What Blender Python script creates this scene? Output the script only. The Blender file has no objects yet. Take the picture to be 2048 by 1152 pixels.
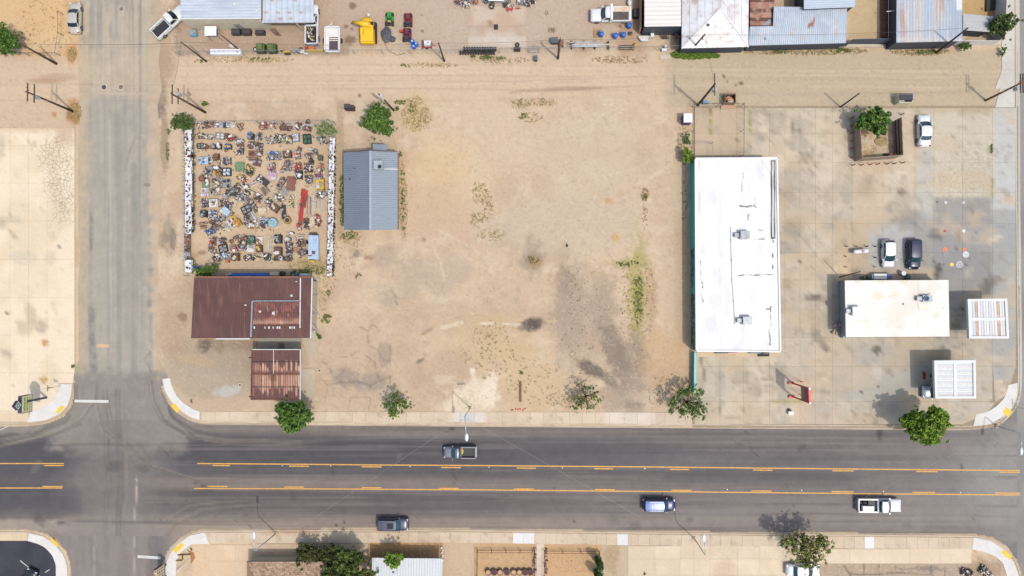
import bpy, math, random
import numpy as np
from mathutils import Vector, Matrix

# ------------------------------------------------------------------ camera, sky, sun
S = bpy.context.scene
COL = S.collection
H = 101.0                      # drone height in metres
F = 1365.0                     # focal length in photograph pixels (2048 wide)
NAD = (46.0, 24.0)             # nadir offset from the picture centre
_d = Vector((NAD[0], -NAD[1], -F)).normalized()
RC = _d.rotation_difference(Vector((0, 0, -1))).to_matrix()
cam = bpy.data.cameras.new('camera'); camo = bpy.data.objects.new('camera', cam); COL.objects.link(camo)
camo.matrix_world = Matrix.Translation((0, 0, H)) @ RC.to_4x4()
cam.sensor_width = 36; cam.lens = 36 * F / 2048; cam.clip_start = 1; cam.clip_end = 8000
S.camera = camo
SUN = Vector((0.352, -0.318, 1.0)).normalized()
elev = math.asin(SUN.z); azim = math.atan2(SUN.x, SUN.y)
w = bpy.data.worlds.new('World'); S.world = w; w.use_nodes = True
nt = w.node_tree; bg = nt.nodes['Background']
sky = nt.nodes.new('ShaderNodeTexSky'); sky.sky_type = 'NISHITA'; sky.sun_disc = False
sky.sun_elevation = elev; sky.sun_rotation = azim; sky.air_density = 1.2; sky.dust_density = 3.5
nt.links.new(sky.outputs[0], bg.inputs[0]); bg.inputs[1].default_value = 0.15
sl = bpy.data.lights.new('sun', 'SUN'); sl.energy = 2.0; sl.angle = math.radians(0.9); sl.color = (1, .965, .92)
so = bpy.data.objects.new('sun', sl); COL.objects.link(so)
so.rotation_euler = SUN.to_track_quat('Z', 'Y').to_euler(); so.location = (0, 0, 60)
S.view_settings.view_transform = 'Standard'; S.view_settings.look = 'None'
S.view_settings.exposure = 0.62; S.view_settings.gamma = 1; S.view_settings.use_curve_mapping = False

RCn = np.array(RC)
def Wn(px, py, h=0.0):
    px = np.asarray(px, float); py = np.asarray(py, float)
    d = np.stack([px - 1024, 576 - py, np.full(px.shape, -F)], -1) @ RCn.T
    t = (H - h) / (-d[..., 2])
    return np.stack([d[..., 0] * t, d[..., 1] * t, np.broadcast_to(h, px.shape) * 1.0], -1)
def W(px, py, h=0.0):
    return Vector(Wn(np.array([px]), np.array([py]), h)[0])
PXM = 13.5

# ------------------------------------------------------------------ colour, noise, paint
G = 1.78
def lin(c):
    c = np.asarray(c, float) / 255
    return np.where(c <= .04045, c / 12.92, ((c + .055) / 1.055) ** 2.4) / G
def hx(*c): return tuple(float(v) for v in lin(c))
_tab = {}
def vn(x, y, seed):
    if seed not in _tab: _tab[seed] = np.random.default_rng(seed).random((256, 256))
    T = _tab[seed]; xi = np.floor(x).astype(int); yi = np.floor(y).astype(int)
    fx = x - xi; fy = y - yi; fx = fx * fx * (3 - 2 * fx); fy = fy * fy * (3 - 2 * fy)
    a = T[xi & 255, yi & 255]; b = T[(xi + 1) & 255, yi & 255]; c = T[xi & 255, (yi + 1) & 255]; d = T[(xi + 1) & 255, (yi + 1) & 255]
    return (a * (1 - fx) + b * fx) * (1 - fy) + (c * (1 - fx) + d * fx) * fy
def fbm(x, y, sx, sy=None, o=4, seed=1):
    sy = sy or sx; r = 0; a = 1; t = 0
    for i in range(o):
        if sx == sy: x, y = x * .829 - y * .559 + 31.7, x * .559 + y * .829 - 12.9
        r = r + a * vn(x / sx * 2 ** i + 17.3 * i, y / sy * 2 ** i + 9.1 * i, seed + i); t += a; a *= .55
    return r / t
def ss(a, b, x):
    t = np.clip((x - a) / (b - a), 0, 1); return t * t * (3 - 2 * t)
def paint(ops, px, py):
    px = px.ravel(); py = py.ravel()
    C = np.tile(lin(ops[0]), (px.size, 1)); K = np.zeros(px.size)
    for q in ops[1:]:
        k = q[0]
        if k == 'n':      # noise blend: colour, alpha, sx, sy, seed, lo, hi
            m = ss(q[6], q[7], fbm(px, py, q[3], q[4], 4, q[5]))[:, None] * q[2]
            C = C * (1 - m) + lin(q[1]) * m
        elif k == 'y':    # cross profile of a road: left profile, right profile, x0, x1, slope
            yy = py - (px - 400) * q[5] + (fbm(px, py, 300, 30, 3, 66) - .5) * 8
            def pr(P): return np.stack([np.interp(yy, [p[0] for p in P], [lin(p[1])[i] for p in P]) for i in range(3)], 1)
            m = ss(q[3], q[4], px + (fbm(px, py, 200, 40, 3, 67) - .5) * 500)[:, None]; C = pr(q[1]) * (1 - m) + pr(q[2]) * m
        elif k == 'm':    # multiply noise: amp, sx, sy, seed
            C = C * (1 + q[1] * 2 * (fbm(px, py, q[2], q[3], 4, q[4]) - .5))[:, None]
        elif k in 'bK':   # blob: cx, cy, rx, ry, ang, colour, alpha, noise, soft
            R = max(q[3], q[4]) * 1.9
            s = np.nonzero((abs(px - q[1]) < R) & (abs(py - q[2]) < R))[0]
            if not s.size: continue
            a = math.radians(q[5]); x = px[s] - q[1]; y = py[s] - q[2]
            u = (x * math.cos(a) + y * math.sin(a)) / q[3]; v = (-x * math.sin(a) + y * math.cos(a)) / q[4]
            sc = max(4, min(q[3], q[4]) * .6)
            d = np.sqrt(u * u + v * v) + (fbm(px[s], py[s], sc, sc, 4, 31) - .5) * 2 * q[8]
            m = ss(1 + q[9], 1 - q[9], d) * q[7]
            if k == 'K': K[s] = np.maximum(K[s], m); continue
            C[s] = C[s] * (1 - m[:, None]) + lin(q[6]) * m[:, None]
        elif k == 'r':    # rect: x0,y0,x1,y1,colour,alpha,soft
            x = px + (fbm(px, py, 12, 12, 3, 5) - .5) * q[7] * 2; y = py + (fbm(px, py, 12, 12, 3, 9) - .5) * q[7] * 2; e = max(q[7], .6)
            m = ss(q[1] - e, q[1] + e, x) * ss(q[3] + e, q[3] - e, x) * ss(q[2] - e, q[2] + e, y) * ss(q[4] + e, q[4] - e, y) * q[6]
            C = C * (1 - m[:, None]) + lin(q[5]) * m[:, None]
        elif k == 'l':    # polyline: pts, width, colour, alpha, [soft]
            P = q[1]; wd = q[2]; xs = [p[0] for p in P]; ys = [p[1] for p in P]; e = wd * 2 + 3
            s = np.nonzero((px > min(xs) - e) & (px < max(xs) + e) & (py > min(ys) - e) & (py < max(ys) + e))[0]
            if not s.size: continue
            js = 14 if max(xs) - min(xs) + max(ys) - min(ys) < 150 else 160
            x = px[s] + (fbm(px[s], py[s], js, js, 3, 3) - .5) * 5; y = py[s] + (fbm(px[s], py[s], js, js, 3, 4) - .5) * 5
            D = np.full(s.size, 1e9)
            for (x0, y0), (x1, y1) in zip(P, P[1:]):
                dx = x1 - x0; dy = y1 - y0; t = np.clip(((x - x0) * dx + (y - y0) * dy) / (dx * dx + dy * dy + 1e-9), 0, 1)
                D = np.minimum(D, np.hypot(x - x0 - t * dx, y - y0 - t * dy))
            m = (ss(wd + .8, wd * .4, D) * q[4] * (.3 + .7 * ss(.3, .6, fbm(px[s], py[s], js * .7, js * .7, 3, 8))))[:, None]
            C[s] = C[s] * (1 - m) + lin(q[3]) * m
    Lm = C @ np.array([.3, .55, .15]); C = C * .97 + Lm[:, None] * .03
    return np.clip(C, .004, .9), K

# ------------------------------------------------------------------ materials
MC = {}
def _n(t, ty, **k):
    n = t.nodes.new(ty)
    for a, b in k.items(): setattr(n, a, b)
    return n
def base_mat(name, rough, metal):
    m = bpy.data.materials.new(name); m.use_nodes = True; t = m.node_tree; p = t.nodes['Principled BSDF']
    p.inputs['Roughness'].default_value = rough; p.inputs['Metallic'].default_value = metal
    return m, t, p
def painted(name, rough=.92, metal=0, fine=.16, fs=2.2, bump=.3, crack=False, spec=.25, attr='Col'):
    if name in MC: return MC[name]
    m, t, p = base_mat(name, rough, metal); p.inputs['Specular IOR Level'].default_value = spec
    a = _n(t, 'ShaderNodeAttribute', attribute_name=attr); g = _n(t, 'ShaderNodeNewGeometry')
    n1 = _n(t, 'ShaderNodeTexNoise'); n1.inputs['Scale'].default_value = fs; n1.inputs['Detail'].default_value = 8; n1.inputs['Roughness'].default_value = .72
    n2 = _n(t, 'ShaderNodeTexNoise'); n2.inputs['Scale'].default_value = 9; n2.inputs['Detail'].default_value = 3
    t.links.new(g.outputs['Position'], n1.inputs['Vector']); t.links.new(g.outputs['Position'], n2.inputs['Vector'])
    mr = _n(t, 'ShaderNodeMapRange'); mr.inputs['From Min'].default_value = .3; mr.inputs['From Max'].default_value = .7
    mr.inputs['To Min'].default_value = 1 - fine; mr.inputs['To Max'].default_value = 1 + fine
    t.links.new(n1.outputs['Fac'], mr.inputs['Value'])
    vm = _n(t, 'ShaderNodeVectorMath', operation='SCALE'); t.links.new(a.outputs['Color'], vm.inputs[0]); t.links.new(mr.outputs[0], vm.inputs['Scale'])
    out = vm.outputs[0]
    if crack:
        ak = _n(t, 'ShaderNodeAttribute', attribute_name='Crk')
        wp = _n(t, 'ShaderNodeVectorMath', operation='MULTIPLY_ADD'); wp.inputs[1].default_value = (.7, .7, .7)
        n3 = _n(t, 'ShaderNodeTexNoise'); n3.inputs['Scale'].default_value = 1.2
        t.links.new(g.outputs['Position'], n3.inputs['Vector']); t.links.new(n3.outputs['Color'], wp.inputs[0]); t.links.new(g.outputs['Position'], wp.inputs[2])
        v = _n(t, 'ShaderNodeTexVoronoi', feature='DISTANCE_TO_EDGE'); v.inputs['Scale'].default_value = 1.7
        t.links.new(wp.outputs[0], v.inputs['Vector'])
        r2 = _n(t, 'ShaderNodeMapRange'); r2.inputs['From Min'].default_value = .02; r2.inputs['From Max'].default_value = .09; r2.inputs['To Min'].default_value = .4; r2.inputs['To Max'].default_value = 0
        t.links.new(v.outputs['Distance'], r2.inputs['Value'])
        mu = _n(t, 'ShaderNodeMath', operation='MULTIPLY'); t.links.new(r2.outputs[0], mu.inputs[0]); t.links.new(ak.outputs['Fac'], mu.inputs[1])
        sb = _n(t, 'ShaderNodeMath', operation='SUBTRACT'); sb.inputs[0].default_value = 1; t.links.new(mu.outputs[0], sb.inputs[1])
        v2 = _n(t, 'ShaderNodeVectorMath', operation='SCALE'); t.links.new(out, v2.inputs[0]); t.links.new(sb.outputs[0], v2.inputs['Scale']); out = v2.outputs[0]
    t.links.new(out, p.inputs['Base Color'])
    if bump:
        b = _n(t, 'ShaderNodeBump'); b.inputs['Strength'].default_value = bump; b.inputs['Distance'].default_value = .05
        t.links.new(n2.outputs['Fac'], b.inputs['Height']); t.links.new(b.outputs[0], p.inputs['Normal'])
    MC[name] = m; return m
def M(name, c, rough=.6, metal=0.0, var=.12, scale=2.5, c2=None, lo=.5, hi=.7, coat=0.0, raw=False):
    """plain procedural material; c2 = second colour for rust / wear blotches"""
    if name in MC: return MC[name]
    m, t, p = base_mat(name, rough, metal)
    if coat: p.inputs['Coat Weight'].default_value = coat
    col = tuple(c) if raw else hx(*c)
    g = _n(t, 'ShaderNodeNewGeometry'); n1 = _n(t, 'ShaderNodeTexNoise'); n1.inputs['Scale'].default_value = scale; n1.inputs['Detail'].default_value = 6
    t.links.new(g.outputs['Position'], n1.inputs['Vector'])
    mr = _n(t, 'ShaderNodeMapRange'); mr.inputs['From Min'].default_value = .3; mr.inputs['From Max'].default_value = .7
    mr.inputs['To Min'].default_value = 1 - var; mr.inputs['To Max'].default_value = 1 + var
    t.links.new(n1.outputs['Fac'], mr.inputs['Value'])
    src = None
    if c2 is not None:
        n2 = _n(t, 'ShaderNodeTexNoise'); n2.inputs['Scale'].default_value = scale * .6; n2.inputs['Detail'].default_value = 8; n2.inputs['Roughness'].default_value = .7
        t.links.new(g.outputs['Position'], n2.inputs['Vector'])
        r2 = _n(t, 'ShaderNodeMapRange'); r2.inputs['From Min'].default_value = lo; r2.inputs['From Max'].default_value = hi
        t.links.new(n2.outputs['Fac'], r2.inputs['Value'])
        mx = _n(t, 'ShaderNodeMix', data_type='RGBA'); mx.inputs[6].default_value = (*col, 1); mx.inputs[7].default_value = (*hx(*c2), 1)
        t.links.new(r2.outputs[0], mx.inputs[0]); src = mx.outputs[2]
    vm = _n(t, 'ShaderNodeVectorMath', operation='SCALE')
    if src: t.links.new(src, vm.inputs[0])
    else: vm.inputs[0].default_value = col
    t.links.new(mr.outputs[0], vm.inputs['Scale']); t.links.new(vm.outputs[0], p.inputs['Base Color'])
    MC[name] = m; return m

# ------------------------------------------------------------------ objects and meshes
def tag(o, label=None, cat=None, group=None, kind=None):
    if label: o['label'] = label
    if cat: o['category'] = cat
    if group: o['group'] = group
    if kind: o['kind'] = kind
    return o
def thing(name, label, cat, loc=(0, 0, 0), rz=0.0, group=None):
    o = bpy.data.objects.new(name, None); COL.objects.link(o); o.location = loc; o.rotation_euler = (0, 0, rz); o.empty_display_size = .3
    return tag(o, label, cat, group)
def rootloc(p):
    while p.parent: p = p.parent
    return p.location
class MB:
    def __init__(s): s.v = []; s.f = []; s.c = []
    def add(s, vs, fs, col=None):
        b = len(s.v); s.v += [tuple(v) for v in vs]; s.f += [tuple(i + b for i in f) for f in fs]
        if col is not None: s.c += [col] * len(vs)
        return s
    def box(s, cx, cy, cz, sx, sy, sz, rz=0, col=None, tilt=0):
        c, n = math.cos(rz), math.sin(rz); vs = []
        for z in (-.5, .5):
            for x, y in ((-.5, -.5), (.5, -.5), (.5, .5), (-.5, .5)):
                X = x * sx; Y = y * sy; Z = z * sz
                if tilt: X, Z = X * math.cos(tilt) + Z * math.sin(tilt), -X * math.sin(tilt) + Z * math.cos(tilt)
                vs.append((cx + X * c - Y * n, cy + X * n + Y * c, cz + Z))
        return s.add(vs, [(3, 2, 1, 0), (4, 5, 6, 7), (0, 1, 5, 4), (1, 2, 6, 5), (2, 3, 7, 6), (3, 0, 4, 7)], col)
    def beam(s, a, b, wd, ht, col=None):
        a = Vector(a); b = Vector(b); d = (b - a); L = d.length
        if L < 1e-4: return s
        d.normalize(); u = d.cross(Vector((0, 0, 1)))
        if u.length < .01: u = Vector((1, 0, 0))
        u.normalize(); v = u.cross(d); vs = []
        for p in (a, b):
            for x, y in ((-1, -1), (1, -1), (1, 1), (-1, 1)): vs.append(p + u * x * wd / 2 + v * y * ht / 2)
        return s.add(vs, [(3, 2, 1, 0), (4, 5, 6, 7), (0, 1, 5, 4), (1, 2, 6, 5), (2, 3, 7, 6), (3, 0, 4, 7)], col)
    def tube(s, pts, r, n=7, r2=None, cap=True, col=None):
        pts = [Vector(p) for p in pts]; k = len(pts); vs = []; fs = []
        for i, p in enumerate(pts):
            d = (pts[min(i + 1, k - 1)] - pts[max(i - 1, 0)])
            d = d.normalized() if d.length > 1e-6 else Vector((0, 0, 1))
            u = d.cross(Vector((0, 0, 1))) if abs(d.z) < .95 else d.cross(Vector((1, 0, 0))); u.normalize(); v = d.cross(u)
            rr = r if r2 is None else r + (r2 - r) * i / (k - 1)
            if isinstance(r, (list, tuple)): rr = r[i]
            for j in range(n):
                a = 2 * math.pi * j / n; vs.append(p + (u * math.cos(a) + v * math.sin(a)) * rr)
        for i in range(k - 1):
            for j in range(n):
                a = i * n + j; b = i * n + (j + 1) % n; fs.append((a, b, b + n, a + n))
        if cap: fs += [tuple(range(n - 1, -1, -1)), tuple(range((k - 1) * n, k * n))]
        return s.add(vs, fs, col)
    def cyl(s, x, y, z0, z1, r, n=12, r2=None, col=None): return s.tube([(x, y, z0), (x, y, z1)], r, n, r2, True, col)
    def ring(s, x, y, z, R, r, n=14, m=6, axis='z', rz=0, col=None):
        vs = []; fs = []
        for i in range(n):
            a = 2 * math.pi * i / n
            for j in range(m):
                b = 2 * math.pi * j / m; q = R + r * math.cos(b); X, Y, Z = q * math.cos(a), q * math.sin(a), r * math.sin(b)
                if axis == 'x': X, Y, Z = Z, X, Y
                elif axis == 'y': X, Y, Z = X, Z, Y
                X, Y = X * math.cos(rz) - Y * math.sin(rz), X * math.sin(rz) + Y * math.cos(rz)
                vs.append((x + X, y + Y, z + Z)); fs.append((i * m + j, ((i + 1) % n) * m + j, ((i + 1) % n) * m + (j + 1) % m, i * m + (j + 1) % m))
        return s.add(vs, fs, col)
    def prism(s, poly, z0, z1, col=None):
        n = len(poly); vs = [(p[0], p[1], z0) for p in poly] + [(p[0], p[1], z1) for p in poly]
        ar = sum(poly[i][0] * poly[(i + 1) % n][1] - poly[(i + 1) % n][0] * poly[i][1] for i in range(n))
        fs = [tuple(range(n - 1, -1, -1)), tuple(range(n, 2 * n))] + [(i, (i + 1) % n, (i + 1) % n + n, i + n) for i in range(n)]
        if ar < 0: fs = [tuple(reversed(f)) for f in fs]
        return s.add(vs, fs, col)
    def quad(s, a, b, c, d, col=None): return s.add([a, b, c, d], [(0, 1, 2, 3)], col)
    def blob(s, x, y, z, rx, ry, rz_, n=8, m=5, jit=0, col=None, rnd=random):
        vs = []; fs = []
        for i in range(m + 1):
            t = math.pi * i / m
            for j in range(n):
                a = 2 * math.pi * j / n; k = 1 + (rnd.random() - .5) * jit
                vs.append((x + rx * math.sin(t) * math.cos(a) * k, y + ry * math.sin(t) * math.sin(a) * k, z + rz_ * math.cos(t) * k))
        for i in range(m):
            for j in range(n): fs.append((i * n + j, (i + 1) * n + j, (i + 1) * n + (j + 1) % n, i * n + (j + 1) % n))
        return s.add(vs, fs, col)
    def build(s, name, mat, parent=None, world=False, smooth=False, kind=None, label=None):
        v = np.array(s.v, float).reshape(-1, 3)
        if world and parent is not None: v = v - np.array(rootloc(parent))
        me = bpy.data.meshes.new(name); me.from_pydata(v.tolist(), [], s.f)
        if s.c:
            a = me.attributes.new('Col', 'FLOAT_COLOR', 'POINT'); cc = np.ones((len(v), 4)); cc[:, :3] = np.array(s.c); a.data.foreach_set('color', cc.ravel())
        if mat: me.materials.append(mat)
        if smooth: me.shade_smooth()
        me.update(); o = bpy.data.objects.new(name, me); COL.objects.link(o)
        if parent: o.parent = parent
        if kind: o['kind'] = kind
        if label: o['label'] = label
        return o
def link_mesh(name, me, parent=None, loc=(0, 0, 0), rz=0):
    o = bpy.data.objects.new(name, me); COL.objects.link(o); o.location = loc; o.rotation_euler = (0, 0, rz)
    if parent: o.parent = parent
    return o
def grid_mesh(name, V, nu, nv, mat, rgb=None, crk=None, parent=None, skirt=0.0, smooth=False, kind=None):
    """V: (nu,nv,3) world points"""
    V = V.reshape(nu * nv, 3).copy(); i = np.arange(nu - 1)[:, None]; j = np.arange(nv - 1)[None, :]
    a = (i * nv + j).ravel(); Fq = np.stack([a, a + 1, a + nv + 1, a + nv], 1)
    n0 = len(V)
    # orientation up
    p = V[Fq[0]]; 
    if np.cross(p[1] - p[0], p[2] - p[0])[2] < 0: Fq = Fq[:, ::-1]
    if skirt:
        ed = np.concatenate([np.arange(nv), np.arange(1, nu) * nv + nv - 1, (nu - 1) * nv + np.arange(nv - 2, -1, -1), np.arange(nu - 2, 0, -1) * nv])
        lo = V[ed].copy(); lo[:, 2] -= skirt; k = len(ed); b = n0 + np.arange(k)
        Fs = np.stack([ed, b, np.roll(b, -1), np.roll(ed, -1)], 1)
        V = np.concatenate([V, lo]); Fq = np.concatenate([Fq, Fs])
        if rgb is not None: rgb = np.concatenate([rgb, rgb[ed]])
        if crk is not None: crk = np.concatenate([crk, crk[ed]])
    if parent is not None: V = V - np.array(rootloc(parent))
    me = bpy.data.meshes.new(name); nf = len(Fq)
    me.vertices.add(len(V)); me.vertices.foreach_set('co', V.ravel())
    me.loops.add(nf * 4); me.loops.foreach_set('vertex_index', Fq.ravel().astype(np.int32))
    me.polygons.add(nf); me.polygons.foreach_set('loop_start', np.arange(nf, dtype=np.int32) * 4)
    me.update(calc_edges=True)
    if rgb is not None:
        at = me.attributes.new('Col', 'FLOAT_COLOR', 'POINT'); cc = np.ones((len(V), 4)); cc[:, :3] = rgb; at.data.foreach_set('color', cc.ravel())
    if crk is not None:
        at = me.attributes.new('Crk', 'FLOAT', 'POINT'); at.data.foreach_set('value', crk)
    me.materials.append(mat)
    if smooth: me.shade_smooth()
    else: me.shade_flat()
    o = bpy.data.objects.new(name, me); COL.objects.link(o)
    if parent is not None: o.parent = parent
    if kind: o['kind'] = kind
    return o
def ruled(name, A, B, nu, nv, z, ops, mat, parent=None, skirt=0, kind=None, zf=None, mul=1.0, smooth=False):
    """patch between two pixel polylines A and B (equal length lists), z height"""
    A = np.array(A, float); B = np.array(B, float)
    def samp(P, n):
        L = np.concatenate([[0], np.cumsum(np.hypot(*np.diff(P, axis=0).T))]); L /= L[-1]; t = np.linspace(0, 1, n)
        return np.stack([np.interp(t, L, P[:, 0]), np.interp(t, L, P[:, 1])], 1)
    a = samp(A, nu); b = samp(B, nu); t = np.linspace(0, 1, nv)[None, :, None]
    P = a[:, None] * (1 - t) + b[:, None] * t; px, py = P[..., 0], P[..., 1]
    zz = zf(px, py) if zf else z
    V = Wn(px, py, zz if np.isscalar(zz) else 0.0)
    if not np.isscalar(zz): V = np.stack([V[..., 0], V[..., 1], zz], -1)
    rgb, K = paint(ops, px, py)
    return grid_mesh(name, V, nu, nv, mat, rgb * mul, K, parent, skirt, smooth, kind)
def quadpatch(name, c, cell, z, ops, mat, parent=None, skirt=0, kind=None, zf=None, mul=1.0):
    """c: four px corners TL, TR, BR, BL"""
    nu = max(2, int(np.hypot(c[1][0] - c[0][0], c[1][1] - c[0][1]) / cell) + 1); nv = max(2, int(np.hypot(c[3][0] - c[0][0], c[3][1] - c[0][1]) / cell) + 1)
    return ruled(name, [c[0], c[1]], [c[3], c[2]], nu, nv, z, ops, mat, parent, skirt, kind, zf, mul)
ORD = ['first', 'second', 'third', 'fourth', 'fifth', 'sixth', 'seventh', 'eighth', 'ninth', 'tenth', 'eleventh', 'twelfth', 'thirteenth', 'fourteenth', 'fifteenth', 'sixteenth', 'seventeenth', 'eighteenth', 'nineteenth', 'twentieth', 'twenty-first', 'twenty-second', 'twenty-third', 'twenty-fourth', 'twenty-fifth', 'twenty-sixth', 'twenty-seventh']
def copy_tree(o, parent=None):
    c = o.copy(); COL.objects.link(c); c.parent = parent
    for ch in list(o.children): copy_tree(ch, c)
    return c
# ================================================================== THE GROUND
MD = painted('soil', .95, 0, .085, 2.2, .3, crack=True, spec=.1)
MCn = painted('concrete', .88, 0, .07, 2.5, .25, crack=True, spec=.2)
MA = painted('asphalt', .95, 0, .10, 6.0, .35, crack=True, spec=.08)
NK = [(-500, 851), (45, 853), (95, 848), (125, 836), (143, 815), (150, 790), (150, 766), (318, 756), (322, 782), (335, 806), (355, 827), (378, 842), (402, 848), (700, 850), (1080, 853), (1480, 856), (1940, 859), (1985, 855), (2013, 840), (2033, 818), (2041, 790), (2042, 740), (2038, 400), (2036, -200), (2600, -200), (2600, 1500),
      (2048, 1500), (2046, 1150), (2035, 1120), (2014, 1091), (1985, 1073), (1950, 1067), (1600, 1064), (1240, 1060), (940, 1056), (640, 1056), (405, 1057), (375, 1063), (350, 1081), (331, 1105), (322, 1130), (320, 1500), (141, 1500), (141, 1130), (133, 1105), (115, 1082), (90, 1066), (60, 1059), (-500, 1057)]
def in_poly(px, py, P):
    r = np.zeros(px.shape, bool); n = len(P)
    for i in range(n):
        x0, y0 = P[i]; x1, y1 = P[(i + 1) % n]
        if y0 == y1: continue
        c = ((y0 > py) != (y1 > py)) & (px < (x1 - x0) * (py - y0) / (y1 - y0) + x0); r ^= c
    return r
D1 = (211, 187, 157)
def _trk():
    r = random.Random(77); out = []
    for k in range(34):
        cx, cy = r.uniform(700, 1340), r.uniform(215, 800); a = r.choice([0, 0, 1.57, .5, 2.6]) + r.uniform(-.3, .3); L = r.uniform(60, 170); b = r.uniform(-.5, .5); c = r.choice([(224, 204, 176), (226, 207, 180), (190, 168, 142), (186, 163, 137)]); al = r.uniform(.15, .34)
        for o in (0, 20):
            p = []
            for i in range(7): t = (i / 6 - .5) * L; aa = a + b * i / 6; p.append((cx + math.cos(aa) * t - math.sin(aa) * o, cy + math.sin(aa) * t + math.cos(aa) * o))
            out.append(('l', p, r.uniform(1.3, 2.6), c, al))
    return out
TRK = _trk()
def _stains(seed, x0, y0, x1, y1, n, cr):
    r = random.Random(seed); out = []
    for k in range(n):
        q = r.random(); x, y = r.uniform(x0, x1), r.uniform(y0, y1)
        if q < .45: out.append(('b', x, y, r.uniform(3, 16), r.uniform(3, 14), r.uniform(0, 180), r.choice([(150, 138, 120), (164, 150, 130), (132, 122, 108), (224, 210, 186), (176, 160, 134)] if seed != 8 else [(92, 88, 86), (84, 80, 79), (122, 116, 110)]), r.uniform(.25, .6), .8, .5))
        elif q < .55: out.append(('b', x, y, r.uniform(1.2, 3), r.uniform(1.2, 3), 0, (84, 78, 72), .8, .5, .4))
        else:
            p = [(x, y)]; a = r.uniform(0, 6.28)
            for i in range(r.randint(3, 7)): a += r.uniform(-.7, .7); p.append((p[-1][0] + math.cos(a) * r.uniform(5, 12), p[-1][1] + math.sin(a) * r.uniform(5, 12)))
            out.append(('l', p, r.uniform(.6, 1.0), cr, r.uniform(.35, .7)))
    return out
ground_ops = [D1,
    ('n', (214, 190, 160), .8, 170, 120, 11, .35, .65), ('n', (190, 163, 136), .55, 60, 60, 12, .48, .72), ('n', (206, 176, 146), .5, 30, 26, 17, .5, .7),
    ('n', (222, 203, 176), .5, 24, 20, 15, .55, .75), ('n', (180, 160, 138), .35, 9, 9, 16, .55, .75),
    # upper left vacant corner, dry grass
    ('r', -60, -80, 158, 118, (214, 176, 130), .8, 6), ('l', [(60, -20), (56, 110)], 2, (190, 150, 110), .5), ('l', [(90, -20), (86, 110)], 2, (190, 150, 110), .5), ('l', [(20, -20), (24, 110)], 3, (230, 200, 160), .5), ('b', 100, 80, 40, 22, 0, (226, 198, 160), .7, .7, .4), ('b', 30, 70, 30, 30, 0, (230, 202, 164), .6, .7, .4), ('b', 120, 30, 20, 40, 0, (230, 186, 130), .6, .7, .4), ('b', 60, 30, 90, 60, 0, (222, 184, 136), .7, .5, .4), ('n', (225, 205, 178), 0, 5, 5, 1, .5, .6),
    ('r', -60, 118, 160, 258, (208, 180, 150), .6, 8),
    # yards along the top
    ('r', 350, -90, 700, 112, (178, 154, 133), .85, 6), ('b', 960, 10, 350, 98, 0, (193, 171, 150), .9, .15, .2), ('b', 980, 40, 130, 90, 0, (199, 180, 160), .4, .5, .5),
    ('r', 1700, -90, 1760, 76, (204, 180, 140), .9, 5), ('r', 1925, -90, 2000, 70, (200, 165, 105), .8, 4), ('r', 1500, -60, 1550, 30, (190, 160, 118), .7, 3),
    ('b', 1265, 70, 30, 60, 0, (170, 130, 100), .5, .4, .5),
    # alley
    ('r', -100, 112, 1350, 198, (214, 189, 160), .6, 7), ('r', 1330, 100, 2040, 214, (194, 176, 148), .9, 7),
    ('n', (190, 166, 140), .0, 5, 5, 1, 0, 1)]
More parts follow.
